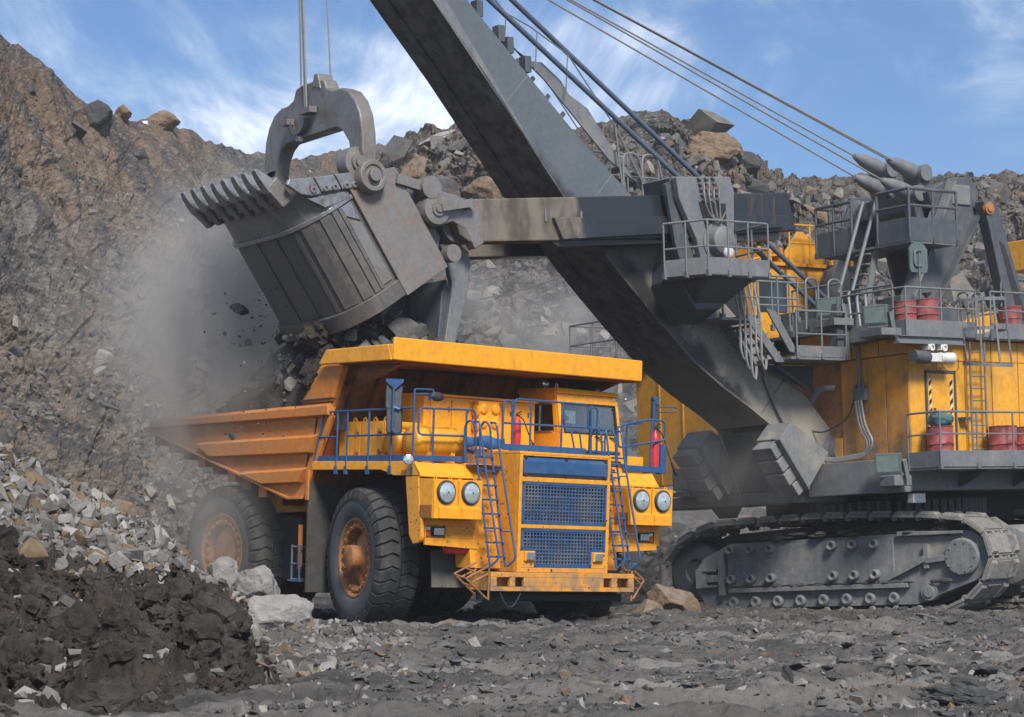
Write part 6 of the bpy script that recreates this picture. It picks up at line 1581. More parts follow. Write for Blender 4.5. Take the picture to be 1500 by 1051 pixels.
# ---- deck with fascias
m = MB()
m.box(-1.75, 2.02, -3.38, -1.35, 3.44, 3.56); m.box(-1.75, 2.02, 1.35, 3.38, 3.44, 3.56); m.box(-1.75, 2.40, -1.30, 1.30, 3.50, 3.58)
part('deck_plate', m, M_YEL, truck)
for s in (-1, 1):
    m = MB().prism([(-1.62, s * 3.44, 3.61), (2.06, s * 3.44, 3.61), (2.30, s * 3.44, 3.31), (1.35, s * 3.44, 3.31), (.9, s * 3.44, 3.43), (-1.62, s * 3.44, 3.42)], (0, -s * .08, 0))
    part('deck_side_fascia', m, M_YEL, truck, bevel=.012)
    y0, y1 = (-3.44, -1.80) if s < 0 else (1.88, 3.44)
    part('deck_front_fascia', MB().prism([(2.03, y0, 3.60), (2.03, y0, 3.52), (2.24, y0, 3.28), (2.32, y0, 3.30)], (0, y1 - y0, 0)), M_YEL, truck, bevel=.012)
    # headlight housing: two doors with a proud lower step
    ya, yb = (-3.43, -2.13) if s < 0 else (2.15, 3.45)
    ym = (ya + yb) / 2
    m = MB().box(1.95, 2.70, ya, yb, 2.42, 3.25)
    part('headlight_housing', m, M_YEL, truck, bevel=.015)
    for k, (d0, d1) in enumerate(((ya, ym - .012), (ym + .012, yb))):
        d = part('housing_door', MB().box(2.701, 2.745, d0 + .004, d1 - .004, 2.425, 3.245), M_YEL, truck, bevel=.012)
        part('door_step', MB().prism([(2.746, d0 + .02 + (.10 if k == 0 else .04), 2.43), (2.79, d0 + .02 + (.12 if k == 0 else .06), 2.43), (2.79, d0 + .02 + (.12 if k == 0 else .06), 2.66), (2.746, d0 + .02 + (.10 if k == 0 else .04), 2.70)], (0, d1 - d0 - .14, 0)), M_YEL, d, bevel=.008)
        for yy in (d0 + .12, d1 - .12): part('lifting_eye', MB().tube([(2.62, yy - .03, 3.25), (2.62, yy - .03, 3.31), (2.62, yy + .03, 3.31), (2.62, yy + .03, 3.25)], .012, 5), M_YEL, d)
        yc = (-3.12, -2.46)[k] if s < 0 else (2.46, 3.12)[k]
        hl = part('headlight', MB().lathe([(.25, .0), (.25, .03), (.225, .055), (.205, .06), (.20, .03)], (2.745, yc, 2.98), (1, 0, 0), 32), M_BLACK, truck)
        part('reflector', MB().lathe([(.222, .052), (.205, .05), (.16, .02), (.06, -.0), (.0, .0)], (2.75, yc, 2.98), (1, 0, 0), 32), M_CHROME, hl)
        part('lens', MB().lathe([(.205, .05), (.14, .075), (.0, .09)], (2.75, yc, 2.98), (1, 0, 0), 32), M_LENS, hl)
        part('bulb_cap', MB().lathe([(.018, .075), (.018, .095), (0, .095)], (2.75, yc, 2.98), (1, 0, 0), 12), M_DARK, hl)
    # vent on the side of the housing facing the camera's left
    ys = ya
    m = MB()
    for i in range(8): m.box(2.30 + i * .052, 2.312 + i * .052, ys - .022, ys - .004, 2.46, 2.70)
    for i in range(7): m.box(2.30, 2.69, ys - .020, ys - .006, 2.46 + i * .039, 2.47 + i * .039)
    part('vent_grille', m, M_RIM, truck)
    # fender: side cheek and lower front panel with the indicator recess
    yo = s * 3.45
    ck = [(1.78, 3.29), (2.22, 3.29), (2.30, 2.45), (2.36, 2.40), (2.36, 2.05)] + [(2.36 - .14 + x, 1.90 + .14 + z) for x, z in [(.14 * math.cos(R(-q)), .14 * math.sin(R(-q))) for q in (0, 30, 60, 90)]] + [(2.10, 1.88), (1.96, 2.05)]
    part('fender_cheek', MB().prism([(x, yo, z) for x, z in ck], (0, -s * .10, 0)), M_YELD, truck, bevel=.015)
    y0, y1 = (-3.34, -1.92) if s < 0 else (1.92, 3.34)
    zin = 1.80
    rec = (-3.32, -2.80) if s < 0 else (2.74, 3.26)
    m = MB()
    zb0, zb1 = (1.87, zin) if s < 0 else (zin, 1.87)
    yl, yr = rec
    m.prism([(2.32, y0, zb0), (2.32, y1, zb1), (2.32, y1, 2.02), (2.32, y0, 2.02)], (.06, 0, 0))
    m.box(2.32, 2.38, y0, y1, 2.28, 2.42)
    if s < 0: m.box(2.32, 2.38, yr, y1, 2.021, 2.279); m.box(2.32, 2.38, y0, yl, 2.021, 2.279)
    else: m.box(2.32, 2.38, y0, yl, 2.021, 2.279); m.box(2.32, 2.38, yr, y1, 2.021, 2.279)
    m.box(2.25, 2.30, yl, yr, 2.0, 2.30)
    part('fender_panel', m, M_YELD, truck, bevel=.008)
    ylamp = (yl + .17, yr - .04) if s < 0 else (yl + .04, yr - .17)
    part('dipped_lamp', MB().box(2.30, 2.40, *ylamp, 2.06, 2.25), M_BLACK, truck, bevel=.02)
    part('lamp_lens', MB().box(2.401, 2.42, ylamp[0] + .02, ylamp[1] - .02, 2.08, 2.23), M_CHROME, truck, bevel=.01)
    yo0, yo1 = (yl + .02, yl + .14) if s < 0 else (yr - .14, yr - .02)
    part('indicator', MB().box(2.30, 2.37, yo0, yo1, 2.05, 2.16), M_ORL, truck, bevel=.01)
    part('side_marker', MB().box(2.30, 2.36, yo0, yo1, 2.17, 2.25), M_CHROME, truck, bevel=.01)
    # body panel between fender and hood behind the ladders
    y0, y1 = (-2.12, -1.28) if s < 0 else (1.28, 2.12)
    part('inner_panel', MB().prism([(1.7, y0, 3.62), (2.10, y0, 3.62), (2.42, y0, 1.40), (1.9, y0, 1.40)], (0, y1 - y0, 0)), M_YELD, truck, bevel=.012)
part('marker_lamp', MB().box(1.66, 1.78, -3.465, -3.43, 3.35, 3.42), M_ORL, truck)
hn = part('round_lamp', MB().lathe([(.0, -.02), (.11, 0), (.11, .05), (.085, .06)], (2.0, -3.56, 3.63), (.8, -.5, 0), 20), M_CHROME, truck)
part('lens', MB().lathe([(.085, .055), (.0, .08)], (2.0, -3.56, 3.63), (.8, -.5, 0), 20), M_LENS, hn)

# ---- hood with the radiator front
m = MB()
fr = 2.96
hood_top = MB().prism([(1.0, -1.31, 3.935), (fr, -1.31, 3.915), (fr, -1.31, 3.86), (1.0, -1.31, 3.86)], (0, 2.62, 0))
part('hood_top', hood_top, M_YEL, truck, bevel=.012)
for s in (-1, 1):
    part('hood_side', MB().prism([(1.0, s * 1.31, 3.857), (fr - .07, s * 1.31, 3.857), (fr - .07, s * 1.31, 1.345), (1.6, s * 1.31, 1.345)], (0, -s * .05, 0)), M_YELD, truck, bevel=.008)
m = MB()
X0, X1 = fr - .068, fr + .01
def fbox(y0, y1, z0, z1): m.box(X0, X1, y0, y1, z0, z1)
fbox(-1.31, -1.225, 1.345, 3.855); fbox(1.225, 1.31, 1.345, 3.855)
fbox(-1.224, 1.224, 3.825, 3.855); fbox(-1.224, 1.224, 3.275, 3.375); fbox(-1.224, 1.224, 2.285, 2.365); fbox(-1.224, 1.224, 1.345, 1.445)
fbox(-1.224, -.83, 1.446, 1.80); fbox(.83, 1.224, 1.446, 1.80)
part('front_frame', m, M_YELD, truck, bevel=.01)
part('radiator', MB().box(fr - .34, fr - .22, -1.24, 1.24, 1.40, 3.30), M_RADI, truck)
m = MB()
for y in (-.9, -.06, .78): m.box(fr - .215, fr - .15, y, y + .10, 1.45, 3.27)
part('radiator_post', m, M_RIM, truck)
m = MB().px([(-1.215, 3.38), (1.215, 3.38), (1.215, 3.46), (-1.215, 3.46)], fr - .05, fr - .01)
m = MB().add([(fr - .045, -1.215, 3.38), (fr + .03, -1.21, 3.46), (fr + .03, -1.21, 3.72), (fr - .045, -1.215, 3.82), (fr - .045, 1.215, 3.38), (fr + .03, 1.21, 3.46), (fr + .03, 1.21, 3.72), (fr - .045, 1.215, 3.82)],
             [(0, 1, 5, 4), (1, 2, 6, 5), (2, 3, 7, 6), (0, 4, 7, 3), (0, 3, 2, 1), (4, 5, 6, 7)])
bp = part('blue_panel', m, M_BLUE, truck, bevel=.006)
m = MB()
for y in (-1.15, 0, 1.15):
    for z in (3.42, 3.78): m.cyl((fr - .03, y, z), (fr + .035, y, z), .028, None, 8)
part('panel_bolt', m, M_BLACK, bp)
def grille(poly, y0, y1, z0, z1, ny, nz, inside):
    g = MB()
    n = len(poly); xo, xi = fr + .005, fr - .04; tw = .055
    for i in range(n):
        a, b = poly[i], poly[(i + 1) % n]; cy, cz = 0, (z0 + z1) / 2
        dy = (b[0] - a[0], b[1] - a[1]); L = math.hypot(*dy); nx = (-dy[1] / L, dy[0] / L)
        g.add([(xo, a[0], a[1]), (xo, b[0], b[1]), (xo, b[0] + nx[0] * tw, b[1] + nx[1] * tw), (xo, a[0] + nx[0] * tw, a[1] + nx[1] * tw), (xi, a[0], a[1]), (xi, b[0], b[1]), (xi, b[0] + nx[0] * tw, b[1] + nx[1] * tw), (xi, a[0] + nx[0] * tw, a[1] + nx[1] * tw)],
              [(0, 1, 2, 3), (7, 6, 5, 4), (0, 4, 5, 1), (1, 5, 6, 2), (2, 6, 7, 3), (3, 7, 4, 0)])
    fo = part('grille', g, M_BLUE, truck)
    b = MB()
    for i in range(1, ny):
        y = y0 + (y1 - y0) * i / ny
        for (lo, hi) in inside('y', y): b.box(fr - .035, fr - .012, y - .014, y + .014, lo, hi)
    for k in range(1, nz):
        z = z0 + (z1 - z0) * k / nz; hw = .022 if k % 4 else .035
        for (lo, hi) in inside('z', z): b.box(fr - .030, fr - .008, lo, hi, z - hw * .5, z + hw * .5)
    q = part('grille_bars', b, M_GRILLE, fo); q['kind'] = 'stuff'
grille([(-1.215, 2.375), (1.215, 2.375), (1.215, 3.27), (-1.215, 3.27)], -1.215, 1.215, 2.375, 3.27, 27, 12, lambda k, v: [(2.40, 3.25)] if k == 'y' else [(-1.2, 1.2)])
grille([(-.82, 1.455), (.82, 1.455), (.82, 1.81), (1.215, 1.81), (1.215, 2.28), (-1.215, 2.28), (-1.215, 1.81), (-.82, 1.81)], -1.215, 1.215, 1.455, 2.28, 27, 11,
       lambda k, v: ([(1.48, 2.26)] if abs(v) < .80 else [(1.83, 2.26)]) if k == 'y' else ([(-1.2, 1.2)] if v > 1.82 else [(-.80, .80)]))
for s in (-1, 1):
    fl_ = part('fog_lamp', MB().box(fr + .011, fr + .06, s * .985 - .145, s * .985 + .145, 1.58, 1.80), M_YEL, truck, bevel=.02)
    part('lens', MB().box(fr + .061, fr + .085, s * .985 - .115, s * .985 + .115, 1.605, 1.775), M_CHROME, fl_, bevel=.02)

# ---- bumper with its towing openings
m = MB()
bx0, bx1 = 2.95, 3.03
def bb(y0, y1, z0, z1): m.box(bx0, bx1, y0, y1, z0, z1)
cuts = [(-1.90, -1.54), (-1.39, -1.15), (1.15, 1.39), (1.56, 1.90)]
bb(-2.06, 2.06, 1.235, 1.34); bb(-2.06, 2.06, .94, 1.035)
e = [-2.06] + [v for c in cuts for v in c] + [2.06]
for i in range(0, len(e), 2): bb(e[i], e[i + 1], 1.0352, 1.2348)
m.box(2.30, 2.948, -2.06, 2.06, 1.27, 1.335); m.box(2.30, 2.948, -2.06, 2.06, .945, .99); m.box(2.3, 2.948, -2.055, -2.0, .992, 1.268); m.box(2.3, 2.948, 2.0, 2.055, .992, 1.268)
m.box(2.72, 2.74, -1.98, 1.98, .992, 1.268)
part('bumper', m, M_YELD, truck, bevel=.012)
m = MB()
P = [(2.98, -1.78 + .6 * t_, .94 - 1.35 * t_ * (1 - t_) * 1.0) for t_ in [i / 12 for i in range(13)]]
m.tube(P, .018, 6)
part('tow_chain', m, M_DARK, truck)
m = MB().cyl((2.62, -2.0, .80), (2.62, 2.0, .80), .09, None, 10); m.box(2.35, 2.6, -1.9, 1.9, .72, .93)
part('front_beam', m, M_DARK, truck)
for s in (-1, 1):
    m = MB(); yb = s * 2.06; wd = 1 if s < 0 else .6
    for x, dz in ((2.95, 0), (2.55, .08)):
        m.tube(fillet([(x, yb, 1.46 + dz), (x, yb + s * .62 * wd, 1.20 + dz), (x, yb + s * .05, .78 + dz)], .06), .022, 6)
        m.tube([(x, yb + s * .02, 1.30 + dz), (x, yb + s * .46 * wd, 1.12 + dz)], .020, 6)
    for yy, z in ((.62 * wd, 1.20), (.34 * wd, 1.33), (.33 * wd, 1.0)): m.tube([(2.95, yb + s * yy, z), (2.55, yb + s * yy, z + .08)], .02, 6)
    m.tube([(2.95, yb, 1.46), (2.95, yb, .75)], .022, 6)
    part('pipe_step', m, M_RIM, truck)
m = MB().ell((2.2, -2.60, 1.79), (.10, .12, .10)); m.cyl((2.2, -2.60, 1.79), (2.2, -2.06, 1.77), .10, None, 14); m.cyl((2.2, -2.06, 1.77), (2.2, -1.92, 1.77), .03, None, 8)
part('red_bottle', m, M_RED, truck)

# ---- ladders
def ladder(yl, yr, name='ladder'):
    L = sub(name, truck)
    def xx(z): return 2.98 - (z - 1.45) * .20
    m = MB()
    for y in (yl, yr):
        tops = fillet([(xx(1.45), y + (0.0), 1.45), (xx(3.85), y - .08, 3.85), (xx(3.85) - .02, y - .12, 4.42), (xx(3.85) - .20, y - .12, 4.55), (xx(3.85) - .36, y - .12, 4.40), (xx(3.85) - .36, y - .1, 3.80)], .12)
        m.tube(tops, .024, 8)
    part('ladder_rail', m, M_BLUE, L)
    m = MB()
    for y in (yl + .10, yr + .14):      # hand rail that stands off the stringer
        m.tube(fillet([(xx(1.45), y - .10, 1.46), (xx(1.5) + .16, y + .02, 1.62), (xx(3.9) + .18, y - .14, 3.9), (xx(3.9) + .1, y - .18, 4.5), (xx(3.9) - .1, y - .18, 4.5)], .12), .024, 8)
        for z in (2.2, 3.5): m.tube([(xx(z), y - .1 - (z - 1.45) * .035, z), (xx(z) + .16, y - (z - 1.45) * .06, z)], .015, 6)
    part('hand_rail', m, M_BLUE, L)
    r0 = None
    for i in range(8):
        z = 1.66 + i * .30; d = -.08 * (z - 1.45) / 2.4
        if r0 is None: r0 = part('ladder_rung', MB().box(-.07, .07, yl, yr, -.02, .02), M_BLUE, L, bevel=.006); r0.location = (xx(z), d, z)
        else: share(r0, L, (xx(z), d, z))
ladder(-2.06, -1.64); ladder(1.56, 1.98)
m = MB().box(2.0, 2.38, -2.1, -1.32, 3.57, 3.60); m.box(2.0, 2.38, 1.32, 2.1, 3.57, 3.60)
for k in range(4): m.box(2.0 + .09 * k, 2.04 + .09 * k, 1.40, 2.3, 3.62 + .09 * k, 3.66 + .09 * k)
part('step_tread', m, M_BLUE, truck)

# ---- deck railings
def railing(parent, tops, posts, mids=(), zfloor=3.62, r=.024, mat=None, board=None, name='railing', bracket=True):
    mat = mat or M_BLUE
    g = sub(name, parent)
    m = MB()
    for p in tops: m.tube(p, r, 8)
    for p in mids: m.tube(p, r * .95, 8)
    part('rail', m, mat, g)
    for p0, p1 in posts:
        m = MB().tube([p0, p1], r, 8)
        if bracket:
            q = Vector(p0); m.box(q.x - .04, q.x + .04, q.y - .04, q.y + .04, q.z - .12, q.z + .06)
        part('post', m, mat, g)
    if board:
        for a, b, h in board:
            part('toe_board', MB().beam(Vector(a) + Vector((0, 0, h / 2)), Vector(b) + Vector((0, 0, h / 2)), .02, h), mat, g, bevel=.004)
    return g
zt, zm, zf = 4.73, 4.18, 3.60
railing(truck,
        [fillet([(-1.58, -3.42, 3.58), (-1.22, -3.42, 4.69), (1.96, -3.42, zt)], .12)],
        [((x, -3.43, 3.45), (x, -3.42, 4.69 + .01 * x)) for x in (-.72, -.36, .42, 1.22)] + [((1.97, -3.42, 3.42), (1.97, -3.42, 5.12))],
        [[(-1.40, -3.42, 4.14), (-.72, -3.42, 4.14)], [(-.36, -3.42, 4.16), (1.97, -3.42, zm)]],
        board=[((-1.5, -3.40, 3.60), (1.97, -3.40, 3.62), .13)])
railing(truck,
        [fillet([(2.02, -2.06, zm + .02), (2.02, -3.33, zm - .01), (2.02, -3.33, zt), (2.02, -1.80, zt + .04), (2.02, -1.76, zm - .3), (2.02, -2.06, 3.95)], .12)],
        [((2.02, y, 3.52), (2.02, y, zt)) for y in (-2.93, -2.04)],
        board=[((2.02, -3.40, 3.62), (2.02, -2.0, 3.65), .12)])
m = MB().tube(fillet([(1.97, -3.42, 5.12), (1.97, -2.92, 5.14), (1.97, -2.92, 5.04), (1.97, -3.40, 5.02)], .05), .02, 6); m.box(1.95, 2.06, -3.04, -2.72, 4.92, 5.06)
part('mirror_bracket', m, M_BLUE, truck)
part('convex_mirror', MB().ell((2.04, -2.87, 4.99), (.06, .19, .10)), M_BLACK, truck)
# hood rail in front of the cab
xh = 2.35
railing(truck,
        [fillet([(xh, -1.30, 3.98), (xh, -1.30, 5.0), (xh, -1.06, 5.0), (xh, -1.03, 4.55)], .10), fillet([(xh, -1.03, 4.50), (xh, -.98, 5.05), (xh, 1.12, 5.05), (xh, 1.16, 4.5), (xh, 1.5, 4.55)], .10)],
        [((xh, y, 3.92), (xh, y, 5.04)) for y in (-1.04, -.52, .38, 1.24)],
        [[(xh, -1.30, 4.52), (xh, 1.24, 4.54)]],
        board=[((xh, -1.30, 3.94), (xh, 1.10, 3.94), .14)])
m = MB().tube(fillet([(xh - .1, 1.30, 4.0), (xh - .1, 1.30, 5.0), (xh - .1, 1.52, 5.0), (xh - .1, 1.52, 4.0)], .1), .024, 8)
m.tube(fillet([(2.3, .85, 3.95), (2.3, .70, 4.45), (2.3, .95, 4.45), (2.3, 1.05, 3.95)], .1), .02, 8)
part('grab_hoop', m, M_BLUE, truck)
# right deck railing
railing(truck,
        [fillet([(1.95, 2.42, 4.62), (1.95, 2.66, 4.70), (1.95, 3.42, 4.85), (1.95, 3.88, 4.84), (1.95, 3.92, 4.40), (1.95, 2.46, 4.16), (1.95, 2.42, 4.62)], .10), fillet([(1.95, 2.42, 4.62), (1.95, 2.42, 3.80), (1.95, 2.66, 3.78)], .12)],
        [((1.95, y, 3.50), (1.95, y, z)) for y, z in ((2.72, 4.72), (3.48, 4.86))],
        [fillet([(1.2, 3.40, 3.7), (1.2, 3.40, 4.75), (1.2, 3.9, 4.80)], .1)],
        board=[((1.95, 2.62, 3.64), (1.95, 3.80, 3.64), .14), ((1.95, 3.80, 3.64), (-1.2, 3.80, 3.64), .14)])
part('deck_box', MB().box(1.2, 1.9, 2.25, 3.3, 3.58, 3.98), M_YEL, truck, bevel=.015)
m = MB().tube([(1.5, 4.12, 3.7), (1.5, 4.12, 5.25)], .022, 6); m.tube(fillet([(1.5, 4.12, 5.18), (1.5, 4.62, 5.22), (1.5, 4.70, 5.16), (1.5, 4.62, 5.10), (1.5, 4.12, 5.06)], .06), .02, 6); m.tube([(1.5, 4.12, 3.72), (1.5, 3.7, 3.72)], .02, 6)
part('mirror_bracket', m, M_STEELD, truck)
def mirror(c, hw, hh, ax):
    g = sub('wing_mirror', truck)
    ax = Vector(ax).normalized(); sd = Vector((0, 0, 1)).cross(ax).normalized(); c = Vector(c)
    poly = []
    for (a, b) in ((-.8, -1), (.8, -1), (1, -.8), (1, .85), (.85, 1), (-.85, 1), (-1, .85), (-1, -.8)): poly.append(c + sd * hw * a + Vector((0, 0, hh * b)))
    part('mirror_shell', MB().prism(poly, ax * -.07), M_BLACK, g, bevel=.012)
    inner = [c + (p - c) * .88 + ax * .004 for p in poly]
    part('mirror_plate', MB().prism(inner, ax * .01), M_STEELD, g)
    part('mirror_arm', MB().prism([c + sd * hw * .5 + Vector((0, 0, hh * .8)) + ax * .016, c - sd * hw * .5 + Vector((0, 0, hh * .8)) + ax * .016, c + ax * .016 - Vector((0, 0, .05))], ax * .012), M_STEELD, g)
    return g
nm = Vector((.75, -.66, 0))
mirror((1.37, -3.50, 4.98), .18, .30, nm); mirror((1.40, -3.50, 4.46), .17, .28, nm); mirror((1.6, 3.90, 5.10), .10, .27, (.9, .35, 0))
m = MB().prism([(1.25, -3.62, 5.34), (1.52, -3.36, 5.34), (1.52, -3.36, 5.28), (1.40, -3.49, 5.12), (1.25, -3.62, 5.28)], (.05, -.05, 0)); m.tube(fillet([(1.43, -3.56, 5.20), (1.45, -3.58, 4.22), (1.45, -3.44, 4.18)], .06), .022, 8); m.tube([(1.43, -3.56, 4.74), (1.5, -3.44, 4.70)], .04, 8)
part('mirror_bracket', m, M_BLUE, truck)
m = MB().tube([(1.63, 3.84, 4.6), (1.63, 3.84, 5.36)], .03, 6); m.prism([(1.62, 3.74, 5.40), (1.62, 4.0, 5.40), (1.62, 3.9, 5.2)], (.04, 0, 0))
part('mirror_bracket', m, M_BLUE, truck)

# ---- machinery on the deck
g = sub('electrical_cabinet', truck)
part('cabinet_box', MB().box(-1.2, .46, -3.02, -2.0, 3.56, 4.50), M_YEL, g, bevel=.015)
for k in range(2):
    d = part('cabinet_door', MB().box(-1.16 + k * .82, -.40 + k * .82, -3.05, -3.022, 3.60, 4.46), M_YEL, g, bevel=.008)
    m = MB()
    for z in (3.82, 4.26): m.tube([(-1.16 + k * .82 + .60, -3.07, z), (-1.16 + k * .82 + .74, -3.07, z)], .016, 6); m.box(-1.16 + k * .82 + .64, -1.16 + k * .82 + .67, -3.09, -3.05, z - .07, z + .07)
    part('latch', m, M_RIM, d)
for k in range(5):
    part('lifting_eye', MB().tube([(-1.1 + k * .37, -2.98, 4.50), (-1.1 + k * .37, -2.98, 4.56), (-1.04 + k * .37, -2.98, 4.58), (-.98 + k * .37, -2.98, 4.50)], .022, 6), M_YEL, g)
part('engine_cover', MB().box(.5, 1.15, -2.75, -2.0, 3.56, 4.42), M_YEL, truck, bevel=.03)
m = MB()
for k in range(5): m.box(.55, 1.16, -2.76, -2.02, 4.16 + k * .045, 4.18 + k * .045)
part('cover_louvre', m, M_RIM, truck)
def tank(x, y0, y1, z, r, name='air_tank'):
    g = sub(name, truck)
    prof = [(0, -.14), (r * .55, -.115), (r * .85, -.06), (r, .02), (r, y1 - y0 - .02), (r * .85, y1 - y0 + .06), (r * .55, y1 - y0 + .115), (0, y1 - y0 + .14)]
    part('shell', MB().lathe(prof, (x, y0, z), (0, 1, 0), 28), M_YEL, g, smooth=60)
    m = MB()
    for t in (.25, .8): m.lathe([(r + .002, -.03), (r + .014, -.03), (r + .014, .03), (r + .002, .03)], (x, y0 + (y1 - y0) * t, z), (0, 1, 0), 28)
    part('strap', m, M_YEL, g)
    m = MB()
    for t in (.25, .8): m.box(x - r * .8, x + r * .8, y0 + (y1 - y0) * t - .05, y0 + (y1 - y0) * t + .05, 3.56, z - r * .5)
    part('saddle', m, M_YEL, g)
tank(1.55, -3.12, -1.98, 4.05, .33); tank(.80, -3.06, -2.4, 4.02, .30)
m = MB().cyl((1.55, -1.86, 4.06), (1.55, -1.70, 4.10), .03, None, 8); m.cyl((1.55, -1.76, 4.0), (1.55, -1.76, 4.20), .025, None, 8); m.tube(fillet([(1.55, -1.72, 4.08), (1.65, -1.75, 3.8), (1.6, -1.9, 3.6)], .1), .018, 6)
part('tank_valve', m, M_CHROME, truck)
# braking-grid cabinet across the deck
g = sub('resistor_cabinet', truck)
part('cabinet_box', MB().box(-.62, .55, -2.05, 1.15, 3.6, 5.10), M_YEL, g, bevel=.015)
part('cabinet_roof', MB().box(-.66, .60, -2.09, 1.19, 5.105, 5.16), M_YEL, g, bevel=.01)
for y0, y1 in ((-1.88, -1.32), (-1.29, -.78), (.16, .46), (.49, .98)):
    d = part('cabinet_door', MB().box(.553, .585, y0, y1, 3.7, 5.04), M_YEL, g, bevel=.008)
    part('latch', MB().box(.586, .605, y1 - .08, y1 - .05, 4.78, 4.88), M_STEELD, d)
part('boss_panel', MB().box(.553, .78, -.68, -.10, 3.9, 5.06), M_YEL, g, bevel=.015)
for z in (4.90, 4.58, 4.26):
    for y in (-.56, -.22):
        part('round_boss', MB().lathe([(.115, 0), (.115, .035), (.09, .05), (0, .05)], (.782, y, z), (1, 0, 0), 22), M_YEL, g)
    part('round_boss', MB().lathe([(.14, 0), (.14, .03), (.11, .045), (0, .045)], (.70, -.685, z - .06), (.0, -1, 0), 22), M_YEL, g)
m = MB(); nn = 14
vs = []
for j in range(2 + 1):
    for i in range(nn + 1):
        t = i / nn; vs.append((1.95 + .05 * math.sin(t * 17) * (j / 2) + .03 * j, -2.02 + 1.12 * t, 4.22 - .12 * j - (.03 * math.sin(t * 9 + j))))
m.add(vs, [(j * (nn + 1) + i, j * (nn + 1) + i + 1, (j + 1) * (nn + 1) + i + 1, (j + 1) * (nn + 1) + i) for j in range(2) for i in range(nn)])
tp = part('tarp', m, M_TARP, truck, smooth=60); sm = tp.modifiers.new('thick', 'SOLIDIFY'); sm.thickness = .02
m = MB().box(1.3, 1.98, -2.0, -1.32, 3.6, 3.95)
part('tool_box', m, M_RIM, truck, bevel=.01)

# ---- cab
cab = sub('cab', truck)
cx0, ya, yb = -.35, 1.42, 3.28
def fx(z): return 1.22 - (z - 4.1) * .20      # raked front
zs0, zs1, zr = 4.46, 5.16, 5.36
m = MB()
def cabplate(poly, vec): m.prism(poly, vec)
# front wall in pieces round the windscreen
for (y0, y1, z0, z1) in ((ya, yb, 3.6, zs0), (ya, yb, zs1, zr), (ya, ya + .10, zs0 + .001, zs1 - .001), (yb - .10, yb, zs0 + .001, zs1 - .001)):
    m.add([(fx(z) - dx, y, z) for z in (z0, z1) for y in (y0, y1) for dx in (0, .06)], [(0, 1, 3, 2), (4, 6, 7, 5), (0, 4, 5, 1), (2, 3, 7, 6), (0, 2, 6, 4), (1, 5, 7, 3)])
for yw_ in (ya, yb - .06):
    for poly in ([(cx0, 3.6), (fx(3.6) - .07, 3.6), (fx(4.48) - .07, 4.48), (cx0, 4.48)], [(cx0, 5.12), (fx(5.12) - .07, 5.12), (fx(zr) - .07, zr), (cx0, zr)], [(cx0, 4.481), (cx0 + .22, 4.481), (cx0 + .22, 5.119), (cx0, 5.119)], [(fx(4.48) - .24, 4.481), (fx(4.48) - .072, 4.481), (fx(5.12) - .072, 5.119), (fx(5.12) - .20, 5.119)]):
        m.py(poly, yw_, yw_ + .06)
m.box(cx0, cx0 + .06, ya + .062, yb - .062, 3.6, zr); m.box(cx0 + .062, 1.0, ya + .065, yb - .065, 3.6, 3.66)
part('cab_shell', m, M_YEL, cab, bevel=.012)
rf = part('roof', MB().add([(cx0 - .04, ya - .04, zr + .002), (fx(zr) + .08, ya - .04, zr + .002), (fx(zr) + .08, yb + .04, zr + .002), (cx0 - .04, yb + .04, zr + .002), (cx0, ya, zr + .12), (fx(zr) + .02, ya, zr + .12), (fx(zr) + .02, yb, zr + .10), (cx0, yb, zr + .10)],
     [(3, 2, 1, 0), (4, 5, 6, 7), (0, 1, 5, 4), (1, 2, 6, 5), (2, 3, 7, 6), (3, 0, 4, 7)]), M_YEL, cab, bevel=.015)
t = NT('clear_glass')
tr_ = t.n.new('ShaderNodeBsdfTransparent'); tr_.inputs[0].default_value = (.62, .70, .74, 1)
gl = t.n.new('ShaderNodeBsdfGlossy'); gl.inputs['Roughness'].default_value = .04; gl.inputs[0].default_value = (.85, .9, .95, 1)
mxs = t.n.new('ShaderNodeMixShader'); mxs.inputs[0].default_value = .15
t.l.new(tr_.outputs[0], mxs.inputs[1]); t.l.new(gl.outputs[0], mxs.inputs[2]); t.l.new(mxs.outputs[0], t.out.inputs[0])
M_CLEAR = t.m
m = MB().add([(fx(z) - dx, y, z) for z in (zs0 + .03, zs1 - .03) for y in (ya + .13, yb - .13) for dx in (.02, .03)], [(0, 1, 3, 2), (4, 6, 7, 5), (0, 4, 5, 1), (2, 3, 7, 6), (0, 2, 6, 4), (1, 5, 7, 3)])
part('windscreen', m, M_CLEAR, cab)
m = MB()
yz = [(ya + .115, zs0 + .015), (yb - .115, zs0 + .015), (yb - .115, zs1 - .015), (ya + .115, zs1 - .015)]
for i in range(4):
    a, b = yz[i], yz[(i + 1) % 4]; m.beam((fx(a[1]) - .004, a[0], a[1]), (fx(b[1]) - .004, b[0], b[1]), .035, .035, (1, 0, 0))
part('windscreen_seal', m, M_BLACK, cab)
for yy in (ya + .02, yb - .03):
    part('side_window', MB().py([(cx0 + .23, 4.50), (fx(4.5) - .26, 4.50), (fx(5.1) - .22, 5.10), (cx0 + .23, 5.10)], yy, yy + .01), M_CLEAR, cab)
    m = MB().box(.36, .39, yy - .025, yy + .03, 4.48, 5.12)
    for a, b in (((cx0 + .22, 4.49), (fx(4.5) - .25, 4.49)), ((cx0 + .22, 5.11), (fx(5.1) - .21, 5.11))): m.beam((a[0], yy, a[1]), (b[0], yy, b[1]), .07, .03)
    part('window_frame', m, M_CHROME, cab)
m = MB().box(.1, .5, 2.6, 3.0, 3.7, 4.3); m.box(.05, .18, 2.6, 3.0, 4.3, 4.95); m.box(.12, .22, 2.68, 2.92, 4.96, 5.15)
